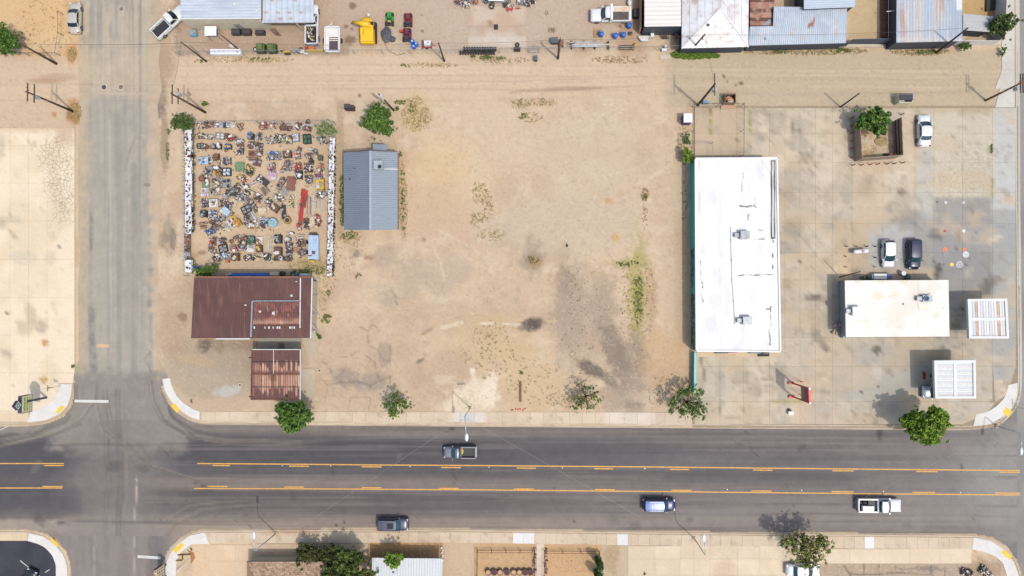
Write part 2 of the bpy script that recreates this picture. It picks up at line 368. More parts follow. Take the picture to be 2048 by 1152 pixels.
# wheel ruts of the alley
for y, a in ((129, .35), (151, .45), (163, .3), (178, .5)):
    ground_ops += [('l', [(360, y + 2), (800, y - 1), (1200, y + 3), (1600, y + 8), (2010, y + 6)], 2.2, (186, 163, 138), a)]
for y in (134, 145, 166):
    ground_ops += [('l', [(330, y), (1000, y + 1), (2010, y + 9)], 3, (224, 204, 176), .3)]
ground_ops += [
    ('l', [(1020, 184), (1060, 180), (1130, 176), (1200, 176)], 4, (160, 134, 112), .6), ('l', [(1060, 183), (1300, 172)], 2.5, (170, 146, 124), .6),
    # soil beside the side street, dark smears
    ('b', 325, 110, 22, 60, 0, (178, 150, 126), .6, .5, .5), ('b', 322, 130, 28, 34, 0, (172, 145, 122), .5, .6, .5), ('b', 316, 200, 17, 36, 8, (150, 132, 116), .75, .5, .4), ('b', 322, 222, 10, 16, 0, (128, 112, 104), .6, .4, .4),
    ('b', 329, 290, 9, 60, 0, (150, 132, 105), .7, .5, .4), ('b', 338, 470, 12, 36, 0, (160, 146, 128), .7, .7, .4), ('b', 346, 478, 6, 26, 0, (110, 100, 96), .5, .7, .4),
    ('b', 325, 480, 12, 14, 0, (140, 128, 118), .5, .6, .4), ('b', 365, 634, 10, 8, 20, (92, 72, 58), .8, .3, .3), ('b', 348, 665, 26, 60, 0, (192, 160, 132), .5, .6, .5),
    # yard of the old service station, worn asphalt
    ('b', 430, 750, 105, 78, 0, (176, 160, 138), .8, .35, .35), ('b', 420, 735, 66, 40, 0, (182, 168, 146), .6, .5, .4), ('b', 410, 690, 14, 17, 30, (88, 78, 70), .8, .5, .5), ('b', 440, 692, 12, 14, 0, (140, 124, 108), .6, .5, .5),
    ('b', 455, 782, 26, 11, -8, (198, 194, 186), .8, .4, .3), ('r', 330, 795, 630, 824, (206, 178, 150), .6, 4), ('b', 490, 690, 40, 12, 0, (140, 124, 108), .6, .5, .5), ('b', 395, 720, 40, 10, 10, (204, 176, 140), .6, .5, .5),
    ('b', 470, 640, 170, 110, 0, (150, 130, 112), .25, .2, .2),
    # scrap yard soil
    ('r', 375, 245, 672, 550, (210, 182, 150), .5, 6), ('b', 620, 530, 40, 20, 0, (176, 158, 105), .6, .6, .4), ('b', 404, 505, 9, 5, 0, (140, 112, 86), .7, .4, .4), ('b', 388, 511, 9, 5, 0, (180, 145, 110), .6, .4, .4),
    # verge between rack and shed
    ('r', 674, 200, 688, 480, (184, 160, 128), .8, 3), ('r', 796, 300, 812, 470, (196, 170, 138), .7, 4), ('b', 830, 225, 30, 36, 0, (205, 180, 132), .6, .6, .5),
    # vacant lot, centre
    ('b', 900, 350, 70, 70, 0, (220, 190, 148), .7, .5, .6), ('b', 880, 430, 90, 60, 0, (206, 176, 146), .7, .5, .6), ('b', 1180, 310, 130, 90, 0, (208, 188, 162), .5, .6, .5), ('b', 860, 550, 90, 40, -15, (184, 168, 148), .6, .6, .5),
    ('b', 1120, 450, 150, 60, 0, (200, 184, 162), .5, .6, .5), ('b', 980, 300, 60, 110, 10, (214, 192, 160), .6, .6, .5),
    ('b', 770, 512, 30, 22, -30, (176, 158, 140), .6, .6, .4), ('b', 713, 508, 6, 9, 30, (120, 112, 108), .7, .5, .4), ('b', 737, 515, 10, 5, 0, (160, 125, 105), .7, .5, .4), ('b', 847, 480, 5, 5, 0, (160, 120, 95), .7, .5, .4),
    ('b', 985, 640, 200, 30, 0, (194, 170, 144), .5, .6, .5), ('b', 960, 690, 80, 60, 0, (204, 176, 134), .55, .9, .5), ('b', 1060, 760, 70, 60, 0, (210, 180, 138), .55, .8, .5), ('b', 890, 760, 60, 50, 0, (190, 164, 138), .6, .6, .4),
    ('b', 1068, 522, 19, 17, 0, (176, 142, 88), .7, .45, .4), ('b', 1066, 510, 20, 36, 0, (158, 142, 126), .55, .7, .5), ('b', 1050, 522, 12, 14, 0, (166, 150, 132), .6, .7, .5),
    ('b', 1065, 648, 24, 13, -14, (104, 94, 86), .95, .35, .35), ('b', 1046, 655, 10, 8, 0, (140, 124, 108), .7, .5, .4),
    ('b', 1138, 620, 28, 95, 0, (168, 150, 132), .7, .6, .5), ('b', 1128, 560, 12, 30, 0, (140, 126, 114), .6, .7, .5), ('b', 1205, 625, 28, 62, 0, (164, 147, 130), .6, .7, .5), ('b', 1165, 640, 58, 90, 0, (176, 158, 138), .55, .6, .5),
    ('b', 1258, 745, 42, 62, 0, (158, 142, 126), .75, .7, .5), ('b', 1230, 700, 22, 60, -20, (132, 118, 108), .6, .6, .4), ('b', 1182, 738, 30, 13, 32, (112, 100, 92), .85, .5, .4), ('b', 1215, 757, 30, 9, 40, (130, 118, 106), .7, .5, .4),
    ('b', 1240, 800, 42, 26, 0, (170, 152, 134), .7, .5, .4), ('b', 1280, 700, 14, 50, -10, (138, 124, 112), .5, .6, .4), ('b', 1268, 808, 22, 9, 0, (148, 136, 118), .6, .5, .4), ('b', 1295, 795, 34, 14, 0, (216, 194, 166), .5, .5, .5),
    ('b', 1274, 570, 20, 88, 0, (176, 164, 96), .75, .7, .4), ('b', 1255, 527, 42, 10, 0, (180, 168, 108), .6, .7, .4), ('b', 1278, 600, 9, 44, 0, (150, 152, 66), .6, .7, .4), ('b', 1302, 590, 12, 60, 0, (186, 154, 118), .6, .7, .4),
    ('b', 1346, 560, 20, 230, 0, (206, 184, 156), .45, .4, .4), ('r', 1350, 430, 1392, 790, (200, 172, 136), .5, 5), ('b', 1330, 720, 40, 60, 0, (204, 168, 126), .6, .6, .5), ('b', 1232, 475, 9, 9, 0, (200, 160, 96), .6, .5, .4), ('b', 1216, 402, 9, 7, 0, (190, 155, 112), .7, .5, .4),
    ('l', [(885, 655), (905, 650), (925, 646)], 4, (226, 208, 182), .9), ('l', [(960, 647), (1000, 647), (1040, 650)], 3, (232, 214, 188), .95), ('l', [(1090, 640), (1110, 643)], 2.5, (224, 194, 150), .8),
    ('l', [(865, 492), (880, 520), (888, 560)], 2.5, (222, 200, 172), .8), ('l', [(1265, 369), (1300, 358), (1322, 342)], 2.2, (226, 208, 182), .8), ('l', [(1170, 345), (1210, 352), (1265, 340), (1300, 322)], 2.5, (216, 196, 170), .5),
    ('l', [(1160, 300), (1190, 240), (1250, 205), (1320, 220), (1352, 270), (1340, 330), (1290, 366)], 4, (220, 200, 174), .45), ('l', [(880, 600), (930, 594), (1000, 592)], 2.5, (218, 196, 168), .6),
    ('b', 940, 790, 54, 30, -12, (232, 214, 188), .95, .7, .3), ('b', 978, 785, 16, 36, 10, (236, 220, 196), .9, .5, .3), ('b', 930, 815, 46, 16, 0, (228, 208, 180), .9, .5, .4), ('b', 945, 742, 5, 6, 0, (238, 226, 208), .9, .3, .3), ('l', [(946, 745), (947, 770)], 2, (234, 218, 194), .9),
    ('r', 868, 751, 912, 768, (214, 192, 164), .8, 2), ('b', 922, 768, 9, 2.6, -8, (130, 118, 108), .9, .3, .3), ('b', 840, 722, 9, 4, -30, (128, 114, 102), .8, .4, .4), ('b', 855, 662, 16, 4, -30, (160, 140, 122), .7, .5, .4),
    ('n', (170, 148, 124), .0, 5, 5, 1, 0, 1),
    # worn asphalt slab with cracks, left part of the lot
    ('b', 700, 740, 95, 95, 0, (192, 166, 142), .5, .4, .4), ('b', 690, 756, 28, 18, 15, (158, 146, 134), .7, .5, .3), ('b', 745, 765, 34, 18, -10, (160, 148, 136), .65, .5, .3), ('b', 770, 705, 13, 24, 0, (164, 148, 132), .6, .5, .3), ('b', 780, 596, 18, 18, 0, (166, 152, 136), .5, .7, .4),
    ('l', [(720, 655), (735, 662), (745, 650), (760, 662)], 1.6, (128, 112, 98), 0.46), ('l', [(735, 662), (738, 690), (755, 700), (768, 722), (780, 722), (781, 690)], 1.7, (124, 110, 98), 0.50), ('l', [(676, 715), (700, 714), (713, 702), (745, 720)], 1.5, (132, 116, 102), 0.43),
    ('l', [(645, 724), (660, 732), (662, 750), (680, 760), (692, 780)], 1.8, (122, 110, 98), 0.50), ('l', [(692, 732), (680, 755)], 1.4, (126, 112, 100), 0.50), ('l', [(640, 756), (655, 770), (680, 765), (715, 762), (740, 770), (782, 752), (781, 765)], 1.9, (120, 108, 98), 0.53), ('l', [(716, 738), (716, 765)], 1.5, (120, 108, 98), 0.50),
    ('l', [(749, 722), (752, 745), (758, 758)], 2, (122, 110, 98), 0.53), ('l', [(742, 770), (735, 785), (730, 790)], 1.9, (122, 110, 98), 0.53), ('l', [(655, 772), (650, 800), (652, 822)], 1.4, (132, 118, 104), 0.43), ('l', [(700, 795), (696, 820)], 1.6, (128, 112, 100), 0.43), ('l', [(741, 798), (738, 820)], 1.3, (132, 118, 104), 0.43), ('l', [(645, 793), (745, 795)], 1.1, (140, 124, 110), 0.37),
    ('l', [(783, 580), (790, 590), (795, 612)], 2, (136, 122, 108), 0.50), ('K', 710, 740, 60, 60, 0, None, .15, .3, .3),
    # below the main road
    ('r', 384, 1082, 500, 1200, (226, 196, 160), .9, 2), ('r', 500, 1084, 640, 1122, (206, 178, 150), .7, 2), ('r', 735, 1083, 888, 1122, (176, 136, 92), .9, 3), ('b', 800, 1092, 70, 8, 0, (206, 160, 108), .8, .8, .3),
    ('r', 886, 1083, 946, 1200, (206, 180, 150), .9, 3), ('r', 948, 1084, 1070, 1200, (206, 168, 126), .95, 2), ('r', 1088, 1086, 1204, 1200, (208, 168, 124), .95, 2), ('r', 1202, 1088, 1256, 1200, (200, 180, 152), .9, 3),
    ('b', 1225, 1120, 14, 30, 0, (176, 150, 110), .6, .8, .4), ('r', 1570, 1124, 2000, 1200, (190, 168, 146), .95, 4), ('K', 1780, 1150, 200, 24, 0, None, .45, .1, .2), ('l', [(1690, 1132), (1698, 1150), (1702, 1160)], 1.8, (120, 108, 98), .8), ('l', [(1698, 1146), (1725, 1148), (1760, 1147), (1800, 1146), (1860, 1150)], 1.6, (120, 108, 98), .8), ('l', [(1728, 1130), (1726, 1160)], 1.6, (120, 108, 98), .8), ('l', [(1758, 1130), (1756, 1146), (1762, 1162)], 1.6, (120, 108, 98), .8), ('l', [(1790, 1134), (1782, 1148)], 2.4, (120, 108, 98), .8), ('l', [(1862, 1132), (1866, 1160)], 1.6, (120, 108, 98), .8), ('l', [(1892, 1134), (1890, 1150), (1896, 1165)], 1.8, (120, 108, 98), .8), ('l', [(1790, 1140), (1830, 1136), (1860, 1138)], 3, (140, 126, 116), .6), ('b', 1860, 1138, 24, 6, 0, (140, 126, 120), .6, .6, .4), ('b', 1970, 1140, 34, 20, 0, (176, 150, 124), .8, .6, .4),
    ('r', 540, 1057, 640, 1063, (168, 118, 72), .6, 3),
    *TRK,
    # right lot under the slabs
    ('r', 1385, 212, 2040, 860, (160, 144, 120), .9, 1), ('r', -60, 256, 152, 850, (186, 166, 134), .8, 1),
    ('n', (224, 206, 180), .35, 3, 3, 40, .62, .8), ('n', (160, 138, 112), .35, 4, 4, 44, .62, .8)]
# oil and damp spots
for x, y, a, b in ((705, 12, 7, 7), (692, 53, 4, 4), (700, 80, 12, 9), (704, 58, 3, 3), (845, 62, 3, 3), (844, 30, 2, 2), (983, 47, 6, 5), (1103, 60, 8, 5), (996, 76, 6, 5), (1093, 26, 4, 4), (1448, 152, 3, 4), (1455, 162, 2, 3), (1482, 165, 4, 3), (1482, 168, 3, 3), (1508, 50, 4, 5), (1472, 170, 3, 2), (1240, 52, 3, 4), (719, 191, 4, 4), (150, 232, 16, 18)):
    ground_ops.append(('b', x, y, a, b, 0, (128, 100, 78) if x != 150 else (170, 112, 52), .8, .4, .4))
ground_ops += [('b', 148, 212, 14, 14, 0, (196, 140, 76), .7, .6, .4), ('b', 144, 108, 12, 18, 0, (212, 150, 90), .7, .6, .4), ('b', 108, 228, 5, 5, 0, (190, 130, 70), .7, .4, .4), ('b', 110, 155, 40, 8, 0, (188, 158, 128), .6, .5, .4), ('b', 90, 162, 36, 5, 0, (180, 150, 120), .6, .5, .4)]
def add_ground():
    xs = np.concatenate([[-60000, -20000, -6000, -1500, -900, -400, -150], np.arange(-60, 2112, 3.0), [2200, 2500, 3100, 3500, 9000, 24000, 60000]])
    ys = np.concatenate([[-60000, -20000, -6000, -1500, -900, -400, -160], np.arange(-60, 1215, 3.0), [1300, 1600, 2200, 2700, 8000, 24000, 60000]])
    X, Y = np.meshgrid(xs, ys, indexing='ij')
    rgb, K = paint(ground_ops, X, Y)
    z = (fbm(X, Y, 40, 40, 4, 77) - .5) * .05
    z -= .02
    m = in_poly(X, Y, NK); z = np.where(m, -.45, z)
    slab = ((X > 1386) & (X < 2042) & (Y > 212) & (Y < 857)) | ((X < 152) & (Y > 250) & (Y < 852))
    z = np.where(slab & ~m, .0, z)
    V = Wn(np.clip(X, -1500, 3500), np.clip(Y, -1500, 2700), 0.0); V[..., 2] = z
    V[..., 0] = np.where((X < -1500) | (X > 3500), (X - 1070) / PXM, V[..., 0]); V[..., 1] = np.where((Y < -1500) | (Y > 2700), (600 - Y) / PXM, V[..., 1])
    grid_mesh('ground', V, len(xs), len(ys), MD, rgb * np.array([1, 1, .97]), K, kind='structure', smooth=True)
add_ground()

# ------------------------------------------------------------------ roads
RZ = -.13
def _arcs():
    r = random.Random(21); out = []
    for k in range(46):
        t = r.choice('abcde'); o = r.uniform(-26, 26); w_ = r.uniform(1.2, 3.2); c = r.choice([(98, 92, 88), (112, 104, 98), (172, 160, 144), (160, 148, 134), (104, 98, 94)]); al = r.uniform(.18, .42)
        if t == 'a': p = [(300 + o, 760), (305 + o, 800), (325 + o, 840), (370 + o, 872 + o * .3), (450, 884 + o * .3), (600, 888 + o * .3)]
        elif t == 'b': p = [(170 + o, 770), (168 + o, 800), (140 + o, 840), (90 + o, 866), (0, 884 + o * .4), (-60, 888 + o * .4)]
        elif t == 'c': p = [(230 + o, 780), (232 + o, 860), (236 + o, 960), (230 + o, 1040), (232 + o, 1100)]
        elif t == 'd': p = [(300 + o, 1120), (305 + o, 1090), (335 + o, 1050), (400 + o, 1020 + o * .4), (520, 1008 + o * .4)]
        else: p = [(200 + o, 790), (215 + o, 860), (290 + o, 930 + o * .5), (400 + o, 962 + o * .4), (520, 965 + o * .4)]
        out.append(('l', p, w_, c, al))
    return out
ARCS = _arcs()
PL = [(846, (150, 138, 126)), (862, (130, 121, 114)), (874, (104, 99, 98)), (886, (90, 87, 88)), (920, (92, 89, 90)), (932, (98, 95, 95)), (948, (108, 103, 101)), (962, (138, 126, 116)), (974, (134, 122, 113)), (984, (102, 96, 95)), (1004, (106, 100, 99)), (1022, (112, 106, 104)), (1036, (148, 135, 123)), (1052, (160, 144, 128))]
PR = [(846, (128, 121, 117)), (866, (116, 111, 110)), (880, (128, 122, 118)), (900, (120, 115, 113)), (925, (126, 121, 118)), (942, (110, 106, 105)), (960, (122, 117, 114)), (985, (136, 128, 122)), (1010, (142, 134, 127)), (1030, (150, 140, 132)), (1050, (134, 126, 120))]
road_ops = [(128, 120, 116), ('y', PL, PR, 700, 1900, .0065), ('n', (96, 92, 91), .35, 420, 7, 51, .45, .68), ('n', (150, 140, 132), .3, 300, 5, 52, .52, .72),
    ('b', -60, 958, 260, 95, 0, (90, 89, 93), .8, .35, .5), ('b', 2060, 960, 260, 120, 0, (150, 146, 138), .5, .4, .6), ('b', 2060, 960, 120, 130, 0, (158, 155, 147), .7, .4, .5), ('r', -300, 1040, 150, 1062, (172, 160, 142), .7, 5), ('r', -200, 850, 150, 868, (160, 150, 136), .6, 5),
    ('b', 232, 840, 130, 66, 0, (147, 140, 131), .95, .2, .4), ('r', 100, 745, 375, 900, (147, 140, 131), .96, 18), ('b', 235, 960, 90, 110, 0, (132, 125, 120), .8, .5, .5), ('b', 232, 1090, 130, 62, 0, (147, 138, 130), .95, .2, .4), ('b', 330, 830, 60, 26, 30, (140, 132, 124), .7, .5, .5),
    *_stains(8, 0, 862, 2040, 1056, 60, (84, 80, 78)), *ARCS, ('l', [(322, 700), (318, 740), (322, 790), (345, 835), (385, 860), (440, 872), (520, 876)], 4, (96, 90, 88), .55), ('l', [(305, 740), (308, 800), (335, 850), (400, 880)], 3, (100, 95, 92), .4), ('l', [(180, 740), (165, 800), (130, 845), (60, 872)], 4, (106, 101, 98), .45), ('l', [(160, 850), (80, 880), (0, 893)], 4, (108, 102, 100), .4),
    ('l', [(270, 950), (272, 985), (268, 1040)], 1.6, (190, 172, 160), .9), ('l', [(0, 892), (600, 886), (1400, 889), (2048, 892)], 2, (84, 80, 80), .4), ('l', [(400, 903), (1300, 906), (2048, 912)], 1.6, (88, 84, 84), .45), ('l', [(400, 944), (1300, 949), (2048, 954)], 3, (94, 90, 89), .4), ('l', [(500, 1003), (1200, 1007), (2048, 1012)], 3, (104, 98, 96), .4), ('l', [(1200, 1026), (2048, 1034)], 2, (112, 106, 102), .4),
    ('l', [(700, 871), (1480, 874), (2000, 878)], 1.6, (146, 138, 132), .4), ('b', 1190, 856, 500, 5, 0, (104, 98, 96), .5, .4, .4), ('b', 903, 857, 6, 6, 0, (88, 82, 80), .7, .5, .4), ('b', 1760, 862, 6, 18, 0, (84, 80, 78), .7, .5, .5), ('b', 1925, 936, 4, 8, 0, (96, 92, 88), .7, .5, .5), ('b', 120, 1046, 8, 4, 0, (100, 96, 92), .7, .5, .5),
    ('l', [(140, 1044), (350, 1046)], 3, (108, 102, 98), .6), ('m', .10, 14, 14, 61), ('m', .07, 5, 5, 62)]
X, Y = np.meshgrid(np.concatenate([[-30000, -1500, -600, -100], np.arange(-40, 2092, 4.), [2200, 2700, 3500, 30000]]), np.arange(750, 1180, 3.), indexing='ij')
rgb, K = paint(road_ops, X, Y)
V = Wn(np.clip(X, -1500, 3500), Y, 0.0); V[..., 2] = RZ; V[..., 0] = np.where((X < -1500) | (X > 3500), (X - 1070) / PXM, V[..., 0])
grid_mesh('main_road', V, X.shape[0], X.shape[1], MA, rgb, K, kind='structure')
side_ops = [(188, 176, 154), ('n', (162, 155, 142), .85, 7, 300, 71, .4, .62), ('n', (196, 184, 162), .6, 5, 160, 72, .48, .7), ('n', (150, 146, 138), .5, 14, 60, 75, .55, .75),
    ('r', 140, 100, 178, 760, (182, 166, 140), .6, 8), ('r', 176, 190, 300, 800, (168, 162, 150), .6, 10), ('l', [(236, 230), (240, 500), (236, 740)], 8, (152, 148, 138), .5), ('l', [(268, 330), (270, 540), (268, 760)], 8, (146, 143, 135), .55), ('l', [(183, 430), (182, 500)], 4, (120, 116, 112), .6), ('l', [(183, 620), (184, 690), (188, 745)], 9, (122, 120, 120), .6),
    ('b', 316, 180, 20, 260, 0, (200, 178, 148), .85, .9, .4), ('b', 320, 560, 18, 220, 0, (200, 178, 148), .85, .9, .4), ('b', 160, 200, 16, 260, 0, (198, 178, 146), .8, .9, .4), ('b', 158, 560, 15, 220, 0, (190, 172, 144), .8, .9, .4), ('b', 240, 150, 130, 50, 0, (202, 182, 154), .55, .8, .5), ('r', 100, 745, 375, 900, (147, 140, 131), .96, 18), *ARCS, ('l', [(220, 240), (222, 700)], 1.6, (200, 190, 172), .5), ('l', [(281, 0), (279, 560)], 1.2, (150, 142, 130), .6), ('l', [(250, 0), (248, 250)], 2, (160, 150, 136), .4), ('l', [(270, 270), (250, 340)], 2, (140, 134, 126), .5),
    ('l', [(303, 745), (290, 720), (300, 702)], 2, (120, 112, 106), .5), ('r', 190, 184, 302, 190, (196, 178, 156), .9, 1), ('b', 205, 692, 15, 3.4, 0, (226, 186, 140), .9, .2, .2), ('b', 295, 370, 7, 4, 0, (130, 122, 112), .8, .4, .4), ('b', 243, 18, 3, 4, 0, (96, 92, 92), .9, .3, .3), ('b', 302, 540, 6, 5, 0, (150, 140, 128), .7, .5, .4), ('b', 298, 607, 5, 8, 0, (146, 138, 126), .7, .5, .4),
    ('l', [(175, 70), (185, 160), (180, 250)], 3, (160, 148, 130), .4), ('m', .10, 14, 14, 61), ('m', .07, 5, 5, 62)]
def side_z(px, py): return .012 - (.012 - RZ - .006) * ss(742, 838, py)
ye = np.arange(-60, 862, 30.); rr = np.random.default_rng(4)
Lp = [(158 + float((fbm(np.array([3.]), np.array([y]), 60, 60, 4, 9)[0] - .5) * 14) if y < 740 else 140, y) for y in ye]
Rp = [(318 + float((fbm(np.array([9.]), np.array([y]), 60, 60, 4, 19)[0] - .5) * 22) + 14 * max(0, 1 - abs(y - 165) / 40) if y < 740 else 335, y) for y in ye]
Lp.insert(0, (158, -1490)); Rp.insert(0, (318, -1490))
ruled('side_street', Lp[1:], Rp[1:], 310, 70, 0, side_ops, MA, kind='structure', zf=side_z)
ruled('side_street_beyond', [Lp[0], Lp[1]], [Rp[0], Rp[1]], 6, 6, .012, side_ops, MA, kind='structure')
south_ops = [(147, 138, 130), ('n', (132, 125, 118), .5, 8, 90, 81, .4, .62), ('l', [(268, 1060), (268, 1152)], 2, (186, 170, 156), .7), ('l', [(190, 1070), (188, 1152)], 3, (178, 164, 148), .6), ('r', 296, 1070, 330, 1160, (118, 112, 110), .6, 5), ('m', .08, 6, 6, 74)]
quadpatch('south_street', [(120, 1072), (345, 1072), (345, 1300), (120, 1300)], 4, RZ + .004, south_ops, MA, kind='structure')
east_ops = [(158, 154, 146), ('n', (140, 137, 132), .7, 30, 90, 91, .4, .62), ('m', .08, 6, 6, 74)]
quadpatch('east_street', [(2034, -200), (2400, -200), (2400, 1400), (2034, 1400)], 6, RZ + .004, east_ops, MA, kind='structure')
# ------------------------------------------------------------------ painted markings
MY = M('yellow_road_paint', (226, 168, 78), .7, var=.22, scale=5, c2=(190, 150, 96), lo=.55, hi=.75)
MWp = M('white_road_paint', (222, 222, 214), .7, var=.1, scale=4, c2=(180, 172, 160), lo=.5, hi=.8)
MYt = M('yellow_ramp_paint', (250, 204, 50), .7, var=.1, scale=4, c2=(214, 178, 110), lo=.55, hi=.7)
def stripe(name, pts, wd, mat, z=RZ + .008, parent=None):
    P = [W(x, y, z) for x, y in pts]; m = MB(); h = wd / PXM / 2; vs = []
    for i, p in enumerate(P):
        d = (P[min(i + 1, len(P) - 1)] - P[max(i - 1, 0)]).normalized(); n = Vector((-d.y, d.x, 0)); vs += [p - n * h, p + n * h]
    m.add(vs, [(2 * i, 2 * i + 2, 2 * i + 3, 2 * i + 1) for i in range(len(P) - 1)])
    return m.build(name, mat, parent, kind=None if parent else 'structure')
stripe('yellow_centre_line', [(395, 927), (600, 928.5), (760, 930), (950, 931), (1130, 932.5), (1320, 934), (1500, 936), (1800, 939), (2040, 941)], 2.3, MY)
stripe('yellow_centre_line', [(388, 977), (600, 977.5), (760, 978.5), (950, 979.5), (1150, 981.5), (1320, 983), (1500, 985), (1800, 988), (2040, 990)], 2.3, MY)
stripe('yellow_centre_line', [(-200, 926), (0, 927), (128, 927)], 2.3, MY)
stripe('yellow_centre_line', [(-200, 975), (0, 976), (125, 976)], 2.3, MY)
def ly(a, x): return a + (x - 400) * .0085
for a, b in ((425, 460), (578, 618), (723, 763), (882, 922), (1033, 1072), (1188, 1226), (1340, 1378), (1506, 1545), (1665, 1707), (1832, 1875), (1998, 2040)):
    stripe('yellow_dash', [(a, ly(931, a) - .3), (b, ly(931, b) - .3)], 2.3, MY)
for a, b in ((415, 455), (568, 608), (723, 763), (878, 918), (1028, 1068), (1190, 1230), (1343, 1383), (1503, 1543), (1663, 1707), (1825, 1870), (1990, 2040)):
    stripe('yellow_dash', [(a, ly(972.5, a)), (b, ly(972.5, b))], 2.3, MY)
stripe('yellow_dash', [(88, 931), (128, 931)], 2.3, MY); stripe('yellow_dash', [(85, 973), (125, 973)], 2.3, MY)
stripe('white_stop_bar', [(149, 802), (217, 803)], 5.5, MWp, .0 + float(side_z(0, np.array(803.))) + .02)
stripe('white_stop_bar', [(275, 1113), (321, 1116)], 5.5, MWp)
stripe('white_edge_line', [(-60, 866), (0, 860), (22, 850), (52, 844)], 1.3, MWp)

for i, (x, y) in enumerate([(564, 931.5), (661, 932), (820, 933.4), (978, 934.8), (1125, 936), (1290, 937.5), (1455, 979.5), (1604, 981), (1768, 983.3), (1922, 985)]):
    p = W(x, y, 0); o = MB().box(p.x, p.y, RZ + .02, .13, .13, .03).build('road_marker', M('marker_white', (236, 232, 220), .4)); tag(o, 'small pale reflector stud by the %s yellow line, %s from the left' % ('upper' if i < 6 else 'lower', ORD[i if i < 6 else i - 6]), 'road stud', 'reflector studs on the main road')
# ------------------------------------------------------------------ kerbs and gutters
gut_ops = [(196, 180, 158), ('n', (170, 152, 132), .7, 40, 6, 95, .4, .65), ('m', .08, 6, 6, 96)]
kerb_ops = [(214, 198, 174), ('n', (190, 172, 148), .7, 30, 30, 97, .4, .65)]
def offs(P, d):
    P = np.array(P, float); T = np.gradient(P, axis=0); T /= np.hypot(T[:, 0], T[:, 1])[:, None]
    return (P + np.stack([-T[:, 1], T[:, 0]], 1) * d).tolist()
def dens(P, st=12):
    P = np.array(P, float)
    # Catmull style smoothing by resampling then averaging
    L = np.concatenate([[0], np.cumsum(np.hypot(*np.diff(P, axis=0).T))]); n = max(3, int(L[-1] / st)); t = np.linspace(0, L[-1], n)
    Q = np.stack([np.interp(t, L, P[:, 0]), np.interp(t, L, P[:, 1])], 1)
    for _ in range(2): Q[1:-1] = (Q[:-2] + 2 * Q[1:-1] + Q[2:]) / 4
    return Q.tolist()
def kerb(P, side, gw=6.5, gops=None, kops=None):
    """P kerb face line in px, side=+1 if the road lies on the left-normal side (image coordinates)"""
    Q = dens(P); n = len(Q)
    A = offs(Q, 0); B = offs(Q, -side * 2.0); Gt = offs(Q, side * gw)
    ruled('kerb', A, B, n, 3, .045, kops or kerb_ops, MCn, skirt=.3, kind='structure')
    ruled('gutter', A, Gt, n, 4, RZ + .014, gops or gut_ops, MCn, skirt=.1, kind='structure')
kerb([(-300, 845), (45, 847), (93, 842), (120, 831), (137, 812), (144, 790), (145, 766)], 1)
kerb([(323, 757), (327, 780), (340, 803), (360, 823), (381, 837), (404, 843), (700, 845), (1080, 848), (1480, 851), (1935, 854), (1982, 850), (2000, 842)], 1)
gl = [(200, 196, 186), ('m', .08, 8, 8, 96)]
kerb([(2000, 842), (2010, 834), (2028, 815), (2037, 790), (2038, 740), (2034, 400), (2032, -160)], 1, 6.5, gl, [(206, 202, 192), ('m', .05, 8, 8, 96)])
kerb([(-300, 1063), (60, 1064), (88, 1071), (110, 1087), (128, 1108), (136, 1132), (136, 1290)], -1)
kerb([(2050, 1290), (2041, 1150), (2030, 1122), (2010, 1096), (1983, 1079), (1948, 1073), (1600, 1070), (1240, 1066), (940, 1062), (640, 1062), (408, 1063), (378, 1069), (354, 1086), (337, 1108), (328, 1132), (326, 1290)], -1)

# ------------------------------------------------------------------ slabs
def slabs(root, xs, ys, ops, z=.04, gap=.13, cell=7, jit=.05, skip=None, seed=1, jog=0, lab=None):
    r = random.Random(seed)
    for i in range(len(xs) - 1):
        for j in range(len(ys) - 1):
            x0, x1, y0, y1 = xs[i], xs[i + 1], ys[j], ys[j + 1]; cx, cy = (x0 + x1) / 2, (y0 + y1) / 2
            if skip and skip(cx, cy): continue
            g = gap; dz = z + r.uniform(-.008, .008)
            quadpatch('slab', [(x0 + g, y0 + g), (x1 - g, y0 + g), (x1 - g, y1 - g), (x0 + g, y1 - g)], cell, dz, ops, MCn, root, skirt=.16, mul=1 + r.uniform(-jit, jit))
walk_ops = [(220, 200, 172), ('n', (212, 188, 158), .6, 60, 30, 101, .45, .65), ('r', 905, 822, 968, 850, (222, 212, 200), .8, 5), ('r', 1212, 822, 1310, 850, (226, 212, 196), .8, 5), ('r', 1310, 822, 1420, 850, (206, 188, 166), .5, 5), ('b', 935, 836, 9, 9, 0, (196, 200, 204), .8, .3, .3), ('m', .05, 8, 8, 102), ('n', (180, 156, 130), .5, 12, 12, 103, .62, .75),
            ('r', 520, 1058, 640, 1070, (190, 150, 110), .5, 4)]
def struct_root(name): 
    o = bpy.data.objects.new(name, None); COL.objects.link(o); o['kind'] = 'structure'; return o
nw = struct_root('north_pavement')
rr = random.Random(3); xs = [403]
while xs[-1] < 1380: xs.append(xs[-1] + rr.choice([27, 28, 29, 26]))
for a, b in zip(xs, xs[1:]):
    y = lambda x: 823 + (x - 400) * .0022; yb = lambda x: 842.6 + (x - 400) * .0077
    quadpatch('slab', [(a + .15, y(a)), (b - .15, y(b)), (b - .15, yb(b)), (a + .15, yb(a))], 5, .04 + rr.uniform(-.006, .006), walk_ops, MCn, nw, .16, mul=rr.uniform(.96, 1.04))
sw = struct_root('south_pavement')
xs = [410]
while xs[-1] < 1935: xs.append(xs[-1] + rr.choice([20, 21, 22, 38]))
white = [(1029, 1067), (1226, 1260), (1728, 1752)]
